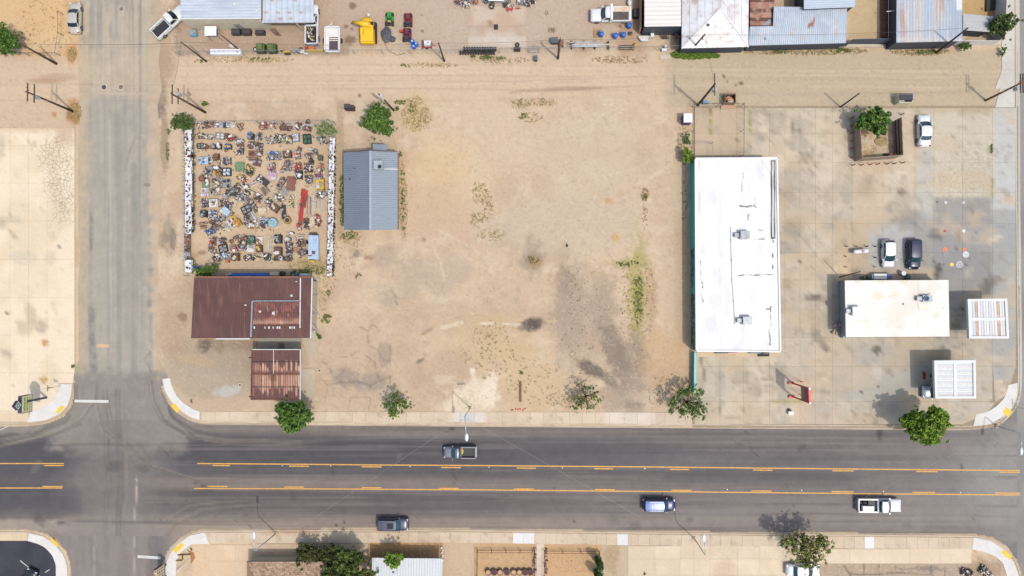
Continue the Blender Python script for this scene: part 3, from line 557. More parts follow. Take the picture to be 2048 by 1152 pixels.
for a, b in zip(xs, xs[1:]):
    y = lambda x: np.interp(x, [400, 640, 940, 1240, 1600, 1940], [1065.4, 1064.4, 1064.4, 1068.4, 1072.4, 1075.4]); yb = lambda x: np.interp(x, [400, 700, 900, 1240, 1600, 1940], [1086, 1086, 1085, 1090, 1096, 1099])
    wt = any(p < (a + b) / 2 < q for p, q in white)
    quadpatch('slab', [(a + .15, y(a)), (b - .15, y(b)), (b - .15, yb(b)), (a + .15, yb(a))], 5, .04 + rr.uniform(-.006, .006), [(236, 232, 226), ('m', .03, 8, 8, 102)] if wt else walk_ops, MCn, sw, .16, mul=rr.uniform(.96, 1.03))
# corner ramps
ramp_ops = [(232, 228, 220), ('n', (220, 214, 204), .5, 20, 20, 111, .4, .6), ('m', .04, 6, 6, 112)]
def corner(O, I, n, pad=None, ops=ramp_ops):
    r = struct_root('corner_ramp'); O = dens(O, 3); I = dens(I, 3)
    for k in range(n):
        def seg(P): a = int(k * (len(P) - 1) / n); b = int((k + 1) * (len(P) - 1) / n); return P[a:b + 1]
        a, b = seg(O), seg(I)
        ruled('slab', a, b, 12, 8, .05, ops, MCn, r, .16)
    if pad:
        P = [W(x, y, .058) for x, y in pad]; m = MB(); m.quad(*P); m.build('warning_pad', MYt, r)
corner([(55, 844.5), (92, 840), (118, 829), (135, 811), (142, 790), (143, 768)], [(62, 820), (80, 818), (100, 806), (113, 790), (117, 778), (119, 768)], 4, [(124, 810), (129, 815), (116, 828), (111, 823)])
corner([(325.5, 758), (329.5, 780), (342, 802), (361, 821), (382, 835), (399, 840)], [(340, 756), (343, 772), (352, 790), (365, 805), (385, 818), (399, 823)], 4, [(350, 806), (359, 819), (354, 826), (342, 813)])
corner([(58, 1067), (86, 1073), (108, 1089), (126, 1110), (134, 1133), (134, 1240)], [(55, 1082), (72, 1086), (90, 1095), (104, 1110), (112, 1130), (113, 1240)], 6, [(104, 1076), (119, 1090), (114, 1094), (100, 1080)])
corner([(409, 1065), (380, 1071), (356, 1088), (339, 1109), (330, 1133), (328, 1240)], [(418, 1088), (384, 1088), (370, 1098), (358, 1108), (352, 1128), (350, 1240)], 6, [(346, 1100), (362, 1085), (368, 1091), (352, 1107)])
corner([(1947, 852), (1981, 848), (2006, 834), (2026, 813), (2034, 790), (2035, 766)], [(1952, 829), (1975, 824), (1994, 812), (2008, 797), (2014, 783), (2017, 770)], 5, [(2012, 814), (2024, 823), (2016, 835), (2005, 824)])
corner([(1947, 1075), (1981, 1081), (2008, 1098), (2028, 1124), (2038, 1152), (2046, 1290)], [(1945, 1099), (1970, 1104), (1990, 1112), (2006, 1126), (2014, 1152), (2018, 1290)], 6, [(2007, 1098), (2024, 1112), (2020, 1120), (2003, 1106)])

left_ops = [(240, 221, 190), ('n', (224, 202, 166), .5, 60, 60, 121, .45, .65), ('b', 3, 290, 6, 26, 0, (200, 184, 156), .7, .4, .3), ('b', 15, 440, 26, 8, 0, (204, 190, 162), .7, .6, .4), ('b', 45, 515, 24, 14, 0, (214, 202, 178), .7, .4, .3), ('b', 62, 630, 10, 24, -15, (196, 176, 144), .7, .6, .4), ('b', 50, 655, 18, 16, 0, (204, 186, 154), .7, .5, .4), ('b', 57, 282, 5, 6, 0, (200, 178, 146), .7, .5, .4), ('b', 94, 300, 6, 3, 0, (200, 178, 146), .7, .5, .4),
    ('K', 115, 350, 34, 90, -8, None, 1, .5, .4), ('b', 112, 372, 12, 60, -8, (214, 194, 166), .5, .6, .5), ('r', -60, 244, 152, 262, (212, 184, 150), .8, 7), ('r', 110, 244, 152, 290, (208, 182, 150), .8, 9), *_stains(6, 0, 260, 148, 820, 26, (196, 172, 138)), ('b', 89, 685, 7, 6, 0, (196, 134, 66), .9, .3, .3), ('b', 91, 625, 2.5, 9, 0, (206, 160, 90), .9, .3, .3), ('b', 16, 625, 4, 4, 0, (150, 110, 50), .9, .3, .3), ('b', 116, 492, 4, 2.5, 0, (120, 112, 96), .9, .4, .3), ('b', 88, 760, 7, 6, 0, (190, 150, 80), .9, .5, .3), ('r', -60, 822, 152, 852, (222, 198, 164), .7, 2), ('m', .04, 10, 10, 122)]
lc = struct_root('west_concrete_apron')
slabs(lc, [-56, 20, 57, 94, 149], [256, 291, 366, 442, 519, 595, 670, 746, 822, 843.5], left_ops, cell=6, seed=5, jit=.02, skip=lambda x, y: (x > 57 and y > 822) or (x > 94 and y > 746))
ruled('slab', [(94.2, 746.3), (94.2, 811)], [(148, 746.3), (146, 766), (119, 767), (113, 790), (100, 806), (94.6, 811.5)], 30, 14, .04, left_ops, MCn, lc, .16)
# right lot
lot_ops = [(210, 195, 170), ('n', (200, 182, 154), .7, 50, 50, 131, .42, .65), ('n', (180, 168, 148), .75, 34, 34, 132, .48, .68), ('n', (224, 206, 178), .5, 16, 16, 139, .52, .7), ('n', (160, 146, 124), .5, 22, 9, 138, .56, .76),
    ('r', 1560, 320, 1630, 860, (190, 178, 158), .55, 14), ('r', 1668, 690, 1840, 800, (182, 176, 160), .75, 6), ('r', 1665, 420, 1990, 850, (184, 178, 164), .45, 14), ('r', 1835, 215, 1868, 620, (192, 190, 180), .7, 4), ('r', 1760, 440, 2040, 560, (164, 162, 156), .85, 12), ('r', 1868, 395, 2040, 600, (154, 152, 148), .8, 6),
    ('b', 1780, 500, 52, 52, 0, (190, 188, 182), .9, .2, .2), ('b', 1850, 560, 40, 60, 0, (160, 156, 148), .5, .5, .4), ('r', 1984, 205, 2044, 420, (196, 196, 190), .85, 3), ('r', 1984, 420, 2044, 760, (174, 174, 168), .85, 3), ('r', 1866, 210, 1986, 396, (206, 196, 172), .9, 2), ('K', 1930, 350, 62, 60, 0, None, .4, .3, .4), ('K', 1930, 262, 60, 50, 0, None, .15, .4, .5),
    ('r', 1870, 195, 1985, 228, (188, 166, 134), .8, 9), ('r', 1600, 195, 1870, 222, (186, 166, 138), .6, 8), ('r', 1384, 205, 1484, 318, (196, 172, 144), .75, 3), ('r', 1480, 385, 1672, 450, (198, 182, 156), .4, 8), ('r', 1540, 464, 1595, 508, (172, 166, 152), .85, 3),
    ('r', 1704, 325, 1770, 440, (208, 186, 158), .7, 4), ('b', 1730, 380, 20, 20, 0, (178, 158, 132), .7, .5, .5), ('b', 1805, 383, 9, 8, 0, (150, 134, 116), .8, .5, .4), ('r', 1666, 440, 1735, 560, (200, 176, 140), .7, 5), ('b', 1685, 545, 18, 18, 0, (236, 206, 166), .9, .2, .3), ('r', 1735, 536, 1868, 562, (204, 184, 152), .8, 4),
    ('b', 1576, 567, 10, 12, 0, (140, 124, 106), .8, .7, .4), ('b', 1570, 390, 24, 18, 0, (168, 150, 126), .6, .7, .4), ('b', 1585, 450, 20, 16, 0, (160, 144, 122), .6, .7, .4), ('b', 1630, 595, 14, 7, 0, (110, 98, 88), .8, .7, .4), ('b', 1648, 690, 7, 14, -20, (84, 78, 72), .9, .6, .4), ('b', 1630, 665, 10, 24, 0, (130, 120, 106), .6, .7, .4), ('b', 1752, 700, 10, 9, 0, (100, 90, 80), .8, .6, .4), ('b', 1700, 520, 6, 6, 0, (150, 120, 96), .6, .6, .4),
    ('b', 1905, 723, 24, 14, 0, (120, 112, 102), .5, .6, .4), ('b', 1880, 710, 22, 20, 0, (96, 92, 88), .55, .7, .4), ('b', 1975, 575, 14, 24, 10, (104, 100, 94), .75, .7, .4), ('b', 1874, 470, 12, 9, 0, (104, 102, 100), .7, .7, .4), ('l', [(1918, 460), (1916, 480), (1912, 500)], 3.4, (92, 92, 94), .9), ('b', 1916, 468, 5, 8, 0, (84, 84, 90), .8, .5, .4), ('l', [(1863, 503), (1868, 530), (1880, 540), (1910, 541), (1930, 532), (1938, 515)], 2, (110, 106, 100), .9),
    ('b', 1875, 545, 8, 14, 10, (90, 86, 82), .8, .7, .4), ('b', 1945, 425, 5, 4, 0, (90, 90, 88), .9, .4, .4), ('b', 1800, 385, 4, 4, 0, (130, 110, 90), .7, .4, .4), ('b', 1927, 620, 3, 4, 0, (60, 58, 56), .9, .4, .4), ('b', 1912, 655, 12, 10, 0, (110, 104, 96), .7, .7, .4), ('b', 1820, 430, 30, 20, 0, (130, 126, 120), .5, .7, .4),
    ('r', 1394, 705, 1460, 800, (204, 194, 172), .6, 6), ('l', [(1400, 706), (1408, 740), (1402, 785)], 5, (134, 124, 104), .8), ('b', 1440, 755, 9, 40, 0, (182, 174, 154), .7, .5, .4), ('b', 1441, 820, 4, 8, 0, (140, 128, 114), .7, .5, .4), ('b', 1600, 830, 30, 18, 0, (196, 178, 160), .4, .6, .4), ('r', 1580, 760, 1632, 850, (214, 190, 158), .6, 4), ('b', 1615, 780, 60, 5, 5, (120, 110, 100), .25, .6, .5),
    ('b', 1750, 850, 5, 20, 0, (78, 74, 72), .8, .6, .5), ('b', 1744, 860, 4, 14, 0, (110, 100, 94), .7, .6, .5), ('r', 1620, 803, 1665, 852, (192, 178, 160), .6, 3), ('n', (150, 136, 116), .4, 10, 10, 133, .6, .78), ('m', .05, 8, 8, 134),
    ('n', (206, 184, 152), .55, 70, 40, 171, .5, .68), *_stains(5, 1400, 220, 2030, 850, 120, (136, 122, 104)), ('l', [(1590, 225), (1584, 265), (1586, 300), (1610, 345)], 1.5, (140, 126, 112), .7), ('l', [(1600, 225), (1594, 265), (1597, 300), (1624, 345)], 1.3, (140, 126, 112), .6), ('l', [(1625, 215), (1608, 245), (1610, 300), (1640, 345)], 1.5, (146, 132, 116), .6), ('l', [(1618, 230), (1600, 260), (1604, 300)], 1.2, (140, 128, 112), .5), ('b', 1620, 212, 10, 6, -35, (214, 206, 190), .8, .4, .4),
    ('l', [(1500, 222), (1500, 270)], 1.4, (140, 140, 60), .9), ('l', [(1488, 250), (1500, 254), (1528, 250)], 1.3, (150, 150, 70), .8), ('l', [(1420, 215), (1419, 238)], 1.8, (120, 116, 40), .9), ('l', [(1420, 238), (1420, 270)], 1.6, (150, 140, 70), .9), ('l', [(1545, 803), (1600, 803)], 1.2, (170, 160, 70), .8), ('l', [(1970, 806), (1998, 804)], 1.3, (150, 140, 60), .9), ('l', [(1980, 260), (1985, 400)], 1, (150, 150, 90), .6), ('b', 1979, 300, 5, 9, 0, (150, 150, 100), .6, .8, .4)]
rc = struct_root('east_concrete_lot')
def sk(x, y):
    if 1405 < x < 1550 and 325 < y < 695: return True
    if 1710 < x < 1762 and 240 < y < 318 and False: return True
    if x > 1985 and y > 758: return True
    if x > 1940 and y > 800: return True
    if y < 217 and (1480 < x): return False
    return False
slabs(rc, [1389, 1440, 1487, 1539, 1570, 1600, 1631, 1665, 1704, 1766, 1830, 1868, 1925, 1985, 2031.5], [216, 267, 325, 385, 447, 505, 560, 618, 675, 733, 803, 848.5], lot_ops, cell=6, seed=9, jit=.035, skip=sk)
yc = struct_root('driveway_slab')
quadpatch('slab', [(1925, 803.5), (1990, 803.5), (1976, 826), (1925, 848.5)], 6, .03, lot_ops, MCn, yc, .16)
quadpatch('slab', [(1985.2, 733.4), (2031.5, 733.4), (2014, 790), (1990, 803)], 6, .03, lot_ops, MCn, yc, .16)
# upper right pavement
up = struct_root('east_pavement')
us = [-60, -20, 20, 60, 100, 140, 178, 215]
for a, b in zip(us, us[1:]):
    xl = lambda y: 2000 + max(0, min(1, (y - 140) / 60)) * -14
    quadpatch('slab', [(2004 - (a > 150) * 4, a + .3), (2029.5, a + .3), (2029.5, b - .3), (2004 - (b > 170) * 14, b - .3)], 6, .04, [(214, 208, 196), ('m', .05, 10, 10, 140), ('n', (196, 188, 174), .5, 30, 30, 141, .45, .65)], MCn, up, .16)
# bottom slabs
bs = struct_root('southern_driveway')
bot_ops = [(232, 212, 182), ('n', (220, 198, 166), .6, 60, 60, 151, .42, .65), ('b', 1450, 1140, 30, 20, 0, (210, 176, 148), .5, .7, .4), ('m', .04, 8, 8, 152), ('r', 1560, 1100, 1600, 1130, (214, 190, 164), .5, 4)]
slabs(bs, [1256, 1310, 1360, 1388, 1420, 1475, 1520, 1572], [1092, 1118, 1150, 1200], bot_ops, seed=4, cell=8)
slabs(bs, [1572, 1640, 1700, 1760, 1820, 1880, 1943], [1098, 1127], bot_ops, seed=6, cell=8)
bw = struct_root('southwest_driveway')
slabs(bw, [420, 470, 505], [1090, 1122, 1200], [(226, 200, 166), ('n', (216, 184, 146), .6, 60, 60, 151, .42, .65), ('m', .04, 8, 8, 152)], seed=8, cell=8)
slabs(bw, [505, 560, 600, 640, 690, 735], [1088, 1104], [(216, 190, 160), ('n', (200, 172, 140), .6, 60, 60, 151, .42, .65), ('m', .04, 8, 8, 152)], seed=8, cell=8)
gp = struct_root('garden_path')
slabs(gp, [1073, 1088], [1088, 1100, 1116, 1132, 1148, 1166, 1200], [(224, 204, 180), ('m', .05, 6, 6, 152)], seed=8, cell=6)
nwk = struct_root('west_south_pavement')
slabs(nwk, [-56, -20, 26, 55], [1066, 1081], [(224, 202, 166), ('m', .05, 6, 6, 152)], seed=8, cell=8)
# bottom left parking lot
pk_ops = [(70, 70, 78), ('n', (86, 84, 92), .5, 40, 40, 161, .4, .65), ('m', .1, 8, 8, 162)]
ruled('parking_lot_edge', [(54, 1082), (90, 1093), (104, 1108), (111, 1130), (112, 1300)], [(54, 1086), (54, 1096), (54, 1110), (54, 1134), (54, 1300)], 40, 12, .02, pk_ops, MA, kind='structure')
quadpatch('parking_lot', [(-200, 1082), (54, 1082), (54, 1300), (-200, 1300)], 6, .02, pk_ops, MA, kind='structure')
stripe('white_bay_line', [(40, 1121), (80, 1153), (120, 1186)], 1.6, MWp, .03); stripe('white_bay_line', [(90, 1145), (99, 1139)], 1.4, MWp, .03)
# concrete pad in the top yard
pad = struct_root('yard_concrete_pad')
slabs(pad, [936, 995, 1052], [12, 52, 94], [(206, 188, 166), ('n', (190, 164, 136), .7, 26, 26, 171, .42, .62), ('b', 984, 48, 6, 5, 0, (100, 76, 56), .9, .6, .3), ('b', 1010, 45, 26, 20, 0, (196, 160, 130), .6, .6, .4), ('r', 930, 72, 1060, 96, (220, 206, 188), .7, 6), ('m', .05, 8, 8, 172)], z=.02, seed=2)
# concrete round the brown building
bp = struct_root('station_concrete_apron')
cop = [(206, 192, 168), ('n', (190, 174, 148), .6, 40, 40, 181, .42, .65), ('m', .05, 8, 8, 182)]
quadpatch('slab', [(604, 556), (639, 556), (638, 680), (604, 680)], 6, .05, cop, MCn, bp, .15)
quadpatch('slab', [(604, 680.6), (638, 680.6), (636, 706), (622, 721)], 6, .05, cop, MCn, bp, .15)
quadpatch('slab', [(516, 676), (603.4, 676), (603.4, 721), (516, 721)], 6, .05, [(170, 162, 146), ('b', 563, 692, 6, 5, 0, (60, 56, 52), .8, .6, .4), ('m', .05, 8, 8, 182)], MCn, bp, .15)
quadpatch('slab', [(602, 738), (629, 738), (630, 796), (602, 796)], 6, .06, cop, MCn, bp, .15)
quadpatch('slab', [(506, 738), (601.4, 738), (601.4, 796), (506, 796)], 6, .05, cop, MCn, bp, .15)
# front walk of the teal building
tw = struct_root('storefront_walk')
slabs(tw, [1393, 1430, 1470, 1510, 1559], [704, 714], [(214, 192, 158), ('m', .06, 6, 6, 190)], z=.12, seed=2)
# ================================================================== BUILDINGS
def Wc(c, h): return [W(x, y, h) for x, y in c]
def shrink(P, d):
    c = sum((Vector(p) for p in P), Vector()) / len(P); r = []
    n = len(P)
    for i in range(n):
        a, b, e = Vector(P[i - 1]), Vector(P[i]), Vector(P[(i + 1) % n])
        u = (a - b); u.z = 0; u.normalize(); v = (e - b); v.z = 0; v.normalize(); q = b + (u + v) * d; r.append(q)
    return r
def walls(root, P, h, mat, name='wall', t=.2, z0=-.06):
    """one wall object per side; P ground corners (world)"""
    out = []
    n = len(P)
    for i in range(n):
        a, b = Vector(P[i]), Vector(P[(i + 1) % n]); a.z = b.z = 0
        d = (b - a).normalized(); nn = Vector((-d.y, d.x, 0)); cen = sum((Vector(p) for p in P), Vector()) / n
        if (cen - a).dot(nn) < 0: nn = -nn
        m = MB(); m.prism([a + d * .0, b - d * t, b + nn * t - d * t, a + nn * t][:4], z0, h)
        out.append(m.build(name, mat, root, world=True))
    return out
def pbox(root, name, P, z0, z1, mat, **k): return MB().prism([tuple(p) for p in P], z0, z1).build(name, mat, root, world=True, **k)
def roofpatch(root, name, c, h, ops, mat, cell=4, hh=None, skirt=.12):
    """roof surface between px corners TL,TR,BR,BL with heights"""
    hh = hh or [h] * 4
    nu = max(2, int(np.hypot(c[1][0] - c[0][0], c[1][1] - c[0][1]) / cell) + 1); nv = max(2, int(np.hypot(c[3][0] - c[0][0], c[3][1] - c[0][1]) / cell) + 1)
    u = np.linspace(0, 1, nu)[:, None]; v = np.linspace(0, 1, nv)[None]
    def bl(a): return a[0] * (1 - u) * (1 - v) + a[1] * u * (1 - v) + a[2] * u * v + a[3] * (1 - u) * v
    Q = [W(x, y, z) for (x, y), z in zip(c, hh)]
    V = np.stack([bl([q[k] for q in Q]) for k in range(3)], -1)
    px = bl([p[0] for p in c]); py = bl([p[1] for p in c]); rgb, K = paint(ops, px, py)
    return grid_mesh(name, V, nu, nv, mat, rgb, None, root, skirt)
def ribroof(root, name, c, hh, n, ops, mat, along='v', amp=.04, skirt=.1, cell=5, prof=(0, 0, 0, 1, 1)):
    """ribbed sheet metal: ribs run along v (TL->BL) or u (TL->TR); real rib geometry"""
    if along == 'u': c = [c[0], c[3], c[2], c[1]]; hh = [hh[0], hh[3], hh[2], hh[1]]
    k = len(prof); us = []; zs = []
    for i in range(n):
        for j, p in enumerate(prof): us.append((i + (j + .02 + (.0 if j == 0 else 0)) / k) / n); zs.append(p * amp)
    us.append(1.0); zs.append(prof[0] * amp)
    nv = max(2, int(np.hypot(c[3][0] - c[0][0], c[3][1] - c[0][1]) / cell) + 1)
    u = np.array(us)[:, None]; v = np.linspace(0, 1, nv)[None]
    def bl(a): return a[0] * (1 - u) * (1 - v) + a[1] * u * (1 - v) + a[2] * u * v + a[3] * (1 - u) * v
    Q = [W(x, y, z) for (x, y), z in zip(c, hh)]
    V = np.stack([bl([q[i] for q in Q]) for i in range(3)], -1); V[..., 2] += np.array(zs)[:, None]
    px = bl([p[0] for p in c]); py = bl([p[1] for p in c]); rgb, _ = paint(ops, px, py)
    return grid_mesh(name, V, len(us), nv, mat, rgb, None, root, skirt)
MR = painted('roof_membrane', .7, 0, .03, 1.5, .1)
MM = painted('roof_metal', .62, .0, .06, 3.0, .0, spec=.4)
MPW = painted('painted_wall', .8, 0, .06, 2.0, .15)
white_wall = M('white_wall', (226, 222, 210), .8, var=.06); teal = M('teal_paint', (80, 190, 182), .7, var=.08, c2=(110, 205, 198))
dark_glass = M('dark_glass', (38, 46, 56), .12, var=.1); black = M('black_rubber', (42, 42, 44), .85, var=.15)
galv = M('galvanised_metal', (170, 176, 180), .45, .3, var=.12, c2=(140, 146, 150)); rustm = M('rusty_metal', (120, 76, 54), .85, var=.3, c2=(88, 58, 46), scale=3)
whitem = M('white_painted_metal', (232, 232, 228), .5, var=.06, c2=(206, 200, 190), lo=.55, hi=.8)
timber = M('weathered_timber', (118, 88, 66), .9, var=.25, c2=(92, 72, 58)); darkst = M('dark_metal', (58, 56, 56), .6, .3, var=.2)
concm = M('plain_concrete', (206, 194, 172), .9, var=.1, c2=(190, 174, 148))

def cooler(root, px, py, z, sx=1.2, sy=1.1, h=1.0, c=None, name='rooftop_cooler', duct=-1):
    """evaporative cooler with duct and louvres; sub-parts of the cooler"""
    p = W(px, py, z + h * .6); m = MB(); m.box(p.x, p.y, z + h / 2 + .05, sx, sy, h - .1); m.box(p.x, p.y, z + h - .02, sx * .94, sy * .94, .06)
    for k in range(5): m.box(p.x, p.y - sy / 2 - .01, z + .2 + k * h * .15, sx * .8, .03, .03)
    o = m.build(name, c or galv, root, world=True)
    m = MB(); m.box(p.x + duct * (sx / 2 + .35), p.y, z + .3, .7, .55, .5); m.build('duct', galv, o, world=True)
    return o
# --- teal walled store with white roof
hB = 3.25
Rf = [(1391, 317), (1554, 316), (1561, 703), (1393, 702)]
t1 = thing('store_building', 'long store with flat bright white roof and teal side wall carrying a mural', 'building', W(1475, 510, 0))
gP = [W(x, y, hB) for x, y in Rf]; gP = [Vector((p.x, p.y, 0)) for p in gP]
walls(t1, [gP[1], gP[2]] + [gP[3], gP[0]], 2.95, white_wall, t=.18)
# western face with the mural : a wall skin with painted colours
mural_ops = [(64, 186, 180), ('m', .05, 10, 10, 201)]
a, b = gP[0], gP[3]; ny, nz = 130, 9
Y = np.linspace(0, 1, ny)[:, None] * np.ones((1, nz)); Z = np.linspace(0, 2.95, nz)[None] * np.ones((ny, 1))
V = np.stack([a.x + (b.x - a.x) * Y - .03, a.y + (b.y - a.y) * Y, Z], -1)
py = 317 + 385 * Y; C, _ = paint(mural_ops, py * 0 + Z * 14, py)
n1 = fbm(Z * 4, py, .9, 7, 4, 301); n2 = fbm(Z * 4 + 9, py, .8, 4, 4, 307); pal = np.array([hx(40, 60, 130), hx(44, 120, 70), hx(90, 84, 100), hx(50, 150, 110), hx(176, 176, 200), hx(30, 80, 90), hx(150, 110, 60)])
idx = np.clip((n2.ravel() * 14).astype(int) % 7, 0, 6); pyr = py.ravel(); zr = Z.ravel()
m1 = ((pyr > 494) & (pyr < 574) & (zr > .3) & (zr < 2.2) & (n1.ravel() > .38)); m2 = ((pyr > 588) & (pyr < 702) & (zr < 2.4) & (n1.ravel() > .3))
pal1 = np.array([hx(60, 62, 110), hx(70, 100, 110), hx(90, 84, 100), hx(44, 110, 110), hx(70, 84, 150), hx(40, 60, 80), hx(120, 110, 60)])
C[m1] = pal1[idx[m1]]; C[m2] = pal[idx[m2]]
grid_mesh('mural_wall', V, ny, nz, MPW, C, None, t1, 0)
rops = [(252, 250, 246), ('n', (236, 235, 232), .6, 70, 70, 211, .4, .6), ('n', (224, 224, 220), .6, 16, 50, 213, .55, .75), ('l', [(1440, 318), (1442, 702)], .7, (214, 218, 222), .7), ('l', [(1500, 318), (1502, 702)], .7, (214, 218, 222), .7), ('b', 1430, 600, 16, 24, 0, (222, 220, 210), .5, .6, .5), ('b', 1398, 332, 2, 12, 0, (206, 200, 176), .7, .6, .4), ('b', 1399, 402, 2, 24, 0, (212, 206, 180), .7, .7, .4), ('r', 1541.5, 320, 1550.5, 478, (30, 62, 52), .95, .4), ('r', 1544.5, 323, 1548, 475, (232, 226, 216), 1, .3), ('b', 1546, 330, 2, 10, 0, (222, 184, 170), .6, .5, .4), ('b', 1546, 365, 1.6, 14, 0, (190, 170, 130), .6, .5, .4)]
for p, wd in (([(1401, 524), (1402, 540), (1403, 553)], 1.2), ([(1403, 560), (1404, 577)], 1.1), ([(1404, 588), (1405, 604)], .7), ([(1485, 347), (1485, 382)], .8), ([(1480, 411), (1495, 413), (1508, 412)], 1.1), ([(1510, 397), (1510, 415), (1513, 415)], .8), ([(1497, 429), (1497, 440)], .7), ([(1516, 460), (1526, 461)], .7), ([(1509, 478), (1528, 478)], .7), ([(1477, 551), (1486, 550)], 1.4), ([(1486, 550), (1545, 550)], .9), ([(1546, 478), (1547, 484)], 1.5), ([(1546, 508), (1546, 516)], 1.3), ([(1545, 530), (1545, 538)], 1.2), ([(1541, 612), (1542, 625)], 1.2), ([(1533, 617), (1541, 617)], 1.2), ([(1539, 658), (1540, 690)], 1.3), ([(1541, 630), (1542, 650)], .7)):
    rops.append(('l', p, wd * 1.1, (48, 60, 52), .95))
roofpatch(t1, 'roof', Rf, hB - .12, rops, MR, 1.6)
for i in range(4):
    p, q = W(*Rf[i], hB), W(*Rf[(i + 1) % 4], hB); d = (q - p).normalized()
    MB().beam(p + d * (.12 if i % 2 else -.0) + Vector((0, 0, -.1)), q - d * (.12 if i % 2 else 0) + Vector((0, 0, -.1)), .22, .3).build('parapet', M('bright_white_coating', (246, 248, 250), .6, var=.02), t1, world=True)
cooler(t1, 1489, 470, hB - .1, 1.3, 1.1, .9); cooler(t1, 1494, 641, hB - .1, 1.3, 1.1, .9)
m = MB(); pts = [W(1461, 454, hB), W(1463, 520, hB), W(1464, 560, hB), W(1467, 600, hB), W(1470, 648, hB)]; m.tube(pts, .03, 5); m.build('conduit', galv, t1, world=True)
for y, x in ((480, 1462), (519, 1463.5), (560, 1464), (602, 1467.5), (647, 1470)): p = W(x, y, hB); MB().box(p.x, p.y, hB - .05, .25, .15, .12).build('conduit_block', galv, t1, world=True)
for x, c in ((1435, (46, 90, 70)), (1458, (220, 150, 150)), (1502, (60, 110, 120))):
    p = W(x, 704.5, 0); MB().box(p.x, p.y + .02, 1.3, 1.5, .12, 1.4).build('window', M('shop_window_%d' % x, c, .3, var=.15), t1, world=True)
p = W(1523, 706, 0); MB().box(p.x, p.y + .02, 1.05, 1.0, .1, 2.1).build('door', dark_glass, t1, world=True)
# entrance mat
o = MB().box(*(W(1526, 708.5, 0) + Vector((0, 0, .145))), 1.7, .6, .02).build('entrance_mat', black); tag(o, 'black rubber mat at the south door of the white roofed store', 'mat')
# --- teal boundary wall running to the pavement
tw_ = thing('boundary_wall', 'low teal wall running south from the store to the pavement', 'wall', W(1386, 745, 0))
a, b = W(1386.5, 704, 0), W(1385.5, 783, 0); MB().beam(a + Vector((0, 0, .6)), b + Vector((0, 0, .6)), .2, 1.25).build('wall', teal, tw_, world=True)
MB().beam(a + Vector((0, 0, 1.27)), b + Vector((0, 0, 1.27)), .28, .08).build('coping', M('pale_teal_paint', (140, 214, 206), .6, var=.06), tw_, world=True)

# --- fuel station shop, cream white roof
hS = 3.3
Rs = [(1690, 561), (1897, 560), (1899, 673), (1692, 674)]
t2 = thing('station_shop', 'wide fuel station shop with cream white flat roof beside the canopies', 'building', W(1795, 617, 0))
gS = [Vector((p.x, p.y, 0)) for p in Wc(Rs, hS)]
gw = [gS[0] + Vector((.6, -.1, 0)), gS[1] + Vector((-.1, -.1, 0)), gS[2] + Vector((-.1, .1, 0)), gS[3] + Vector((.6, .1, 0))]
walls(t2, gw, hS - .16, M('grey_blue_siding', (150, 160, 168), .7, var=.1))
sops = [(250, 246, 234), ('n', (232, 225, 208), .7, 60, 60, 221, .45, .65), ('l', [(1738, 660), (1732, 640), (1740, 612), (1760, 596), (1800, 588)], 1.2, (226, 208, 176), .7), ('b', 1755, 592, 12, 8, 0, (240, 222, 190), .7, .6, .4), ('b', 1790, 590, 10, 7, 0, (240, 226, 196), .6, .6, .4), ('b', 1872, 630, 8, 6, 0, (240, 224, 190), .7, .6, .4), ('r', 1838, 616, 1864, 620, (236, 222, 190), .6, .6), ('l', [(1836, 561), (1837, 640), (1838, 673)], .9, (214, 206, 188), .8), ('r', 1700, 641, 1735, 643.5, (236, 218, 180), .6, .6), ('l', [(1692, 586), (1836, 583)], .6, (226, 220, 206), .6), ('l', [(1692, 655), (1838, 653)], .6, (228, 222, 208), .5), ('r', 1708, 562.5, 1725, 566, (226, 212, 180), .7, 1), ('r', 1752, 562, 1770, 565.5, (226, 214, 180), .7, 1), ('r', 1800, 562, 1815, 565.5, (226, 214, 180), .7, 1), ('b', 1886, 616, 2, 1.6, 0, (170, 160, 80), .9, .4, .3), ('b', 1859, 587, 1.6, 1.6, 0, (160, 120, 60), .9, .4, .3), ('b', 1806, 608, 2, 2, 0, (60, 50, 40), .9, .4, .3)]
roofpatch(t2, 'roof', Rs, hS, sops, MR, 2, skirt=.2)
cooler(t2, 1712, 622, hS, 1.25, 1.2, .9, whitem, duct=-1)
c2 = cooler(t2, 1853, 597, hS, 1.3, .9, .7, galv, duct=-1); p = W(1854, 597, hS + .9); MB().ring(p.x, p.y, hS + .8, .33, .07, 14, 6).build('fan_ring', M('blue_enamel', (70, 130, 150), .4), c2, world=True)
MB().cyl(p.x, p.y, hS + .7, hS + .78, .3).build('fan', dark_glass, c2, world=True)
a, b = gS[0], gS[3]
for k in range(7):
    q = a.lerp(b, (k + .5) / 7); MB().box(q.x + .55, q.y, 1.6, .05, 1.12, 3.0).build('siding_panel', M('grey_siding', (160, 168, 174), .5, .2, var=.08, c2=(130, 140, 150)), t2, world=True)
for x in (1712, 1755, 1800, 1860): p = W(x, 673, 0); MB().box(p.x, gw[2].y - .02, 1.5, 1.6, .06, 1.3).build('window', dark_glass, t2, world=True)

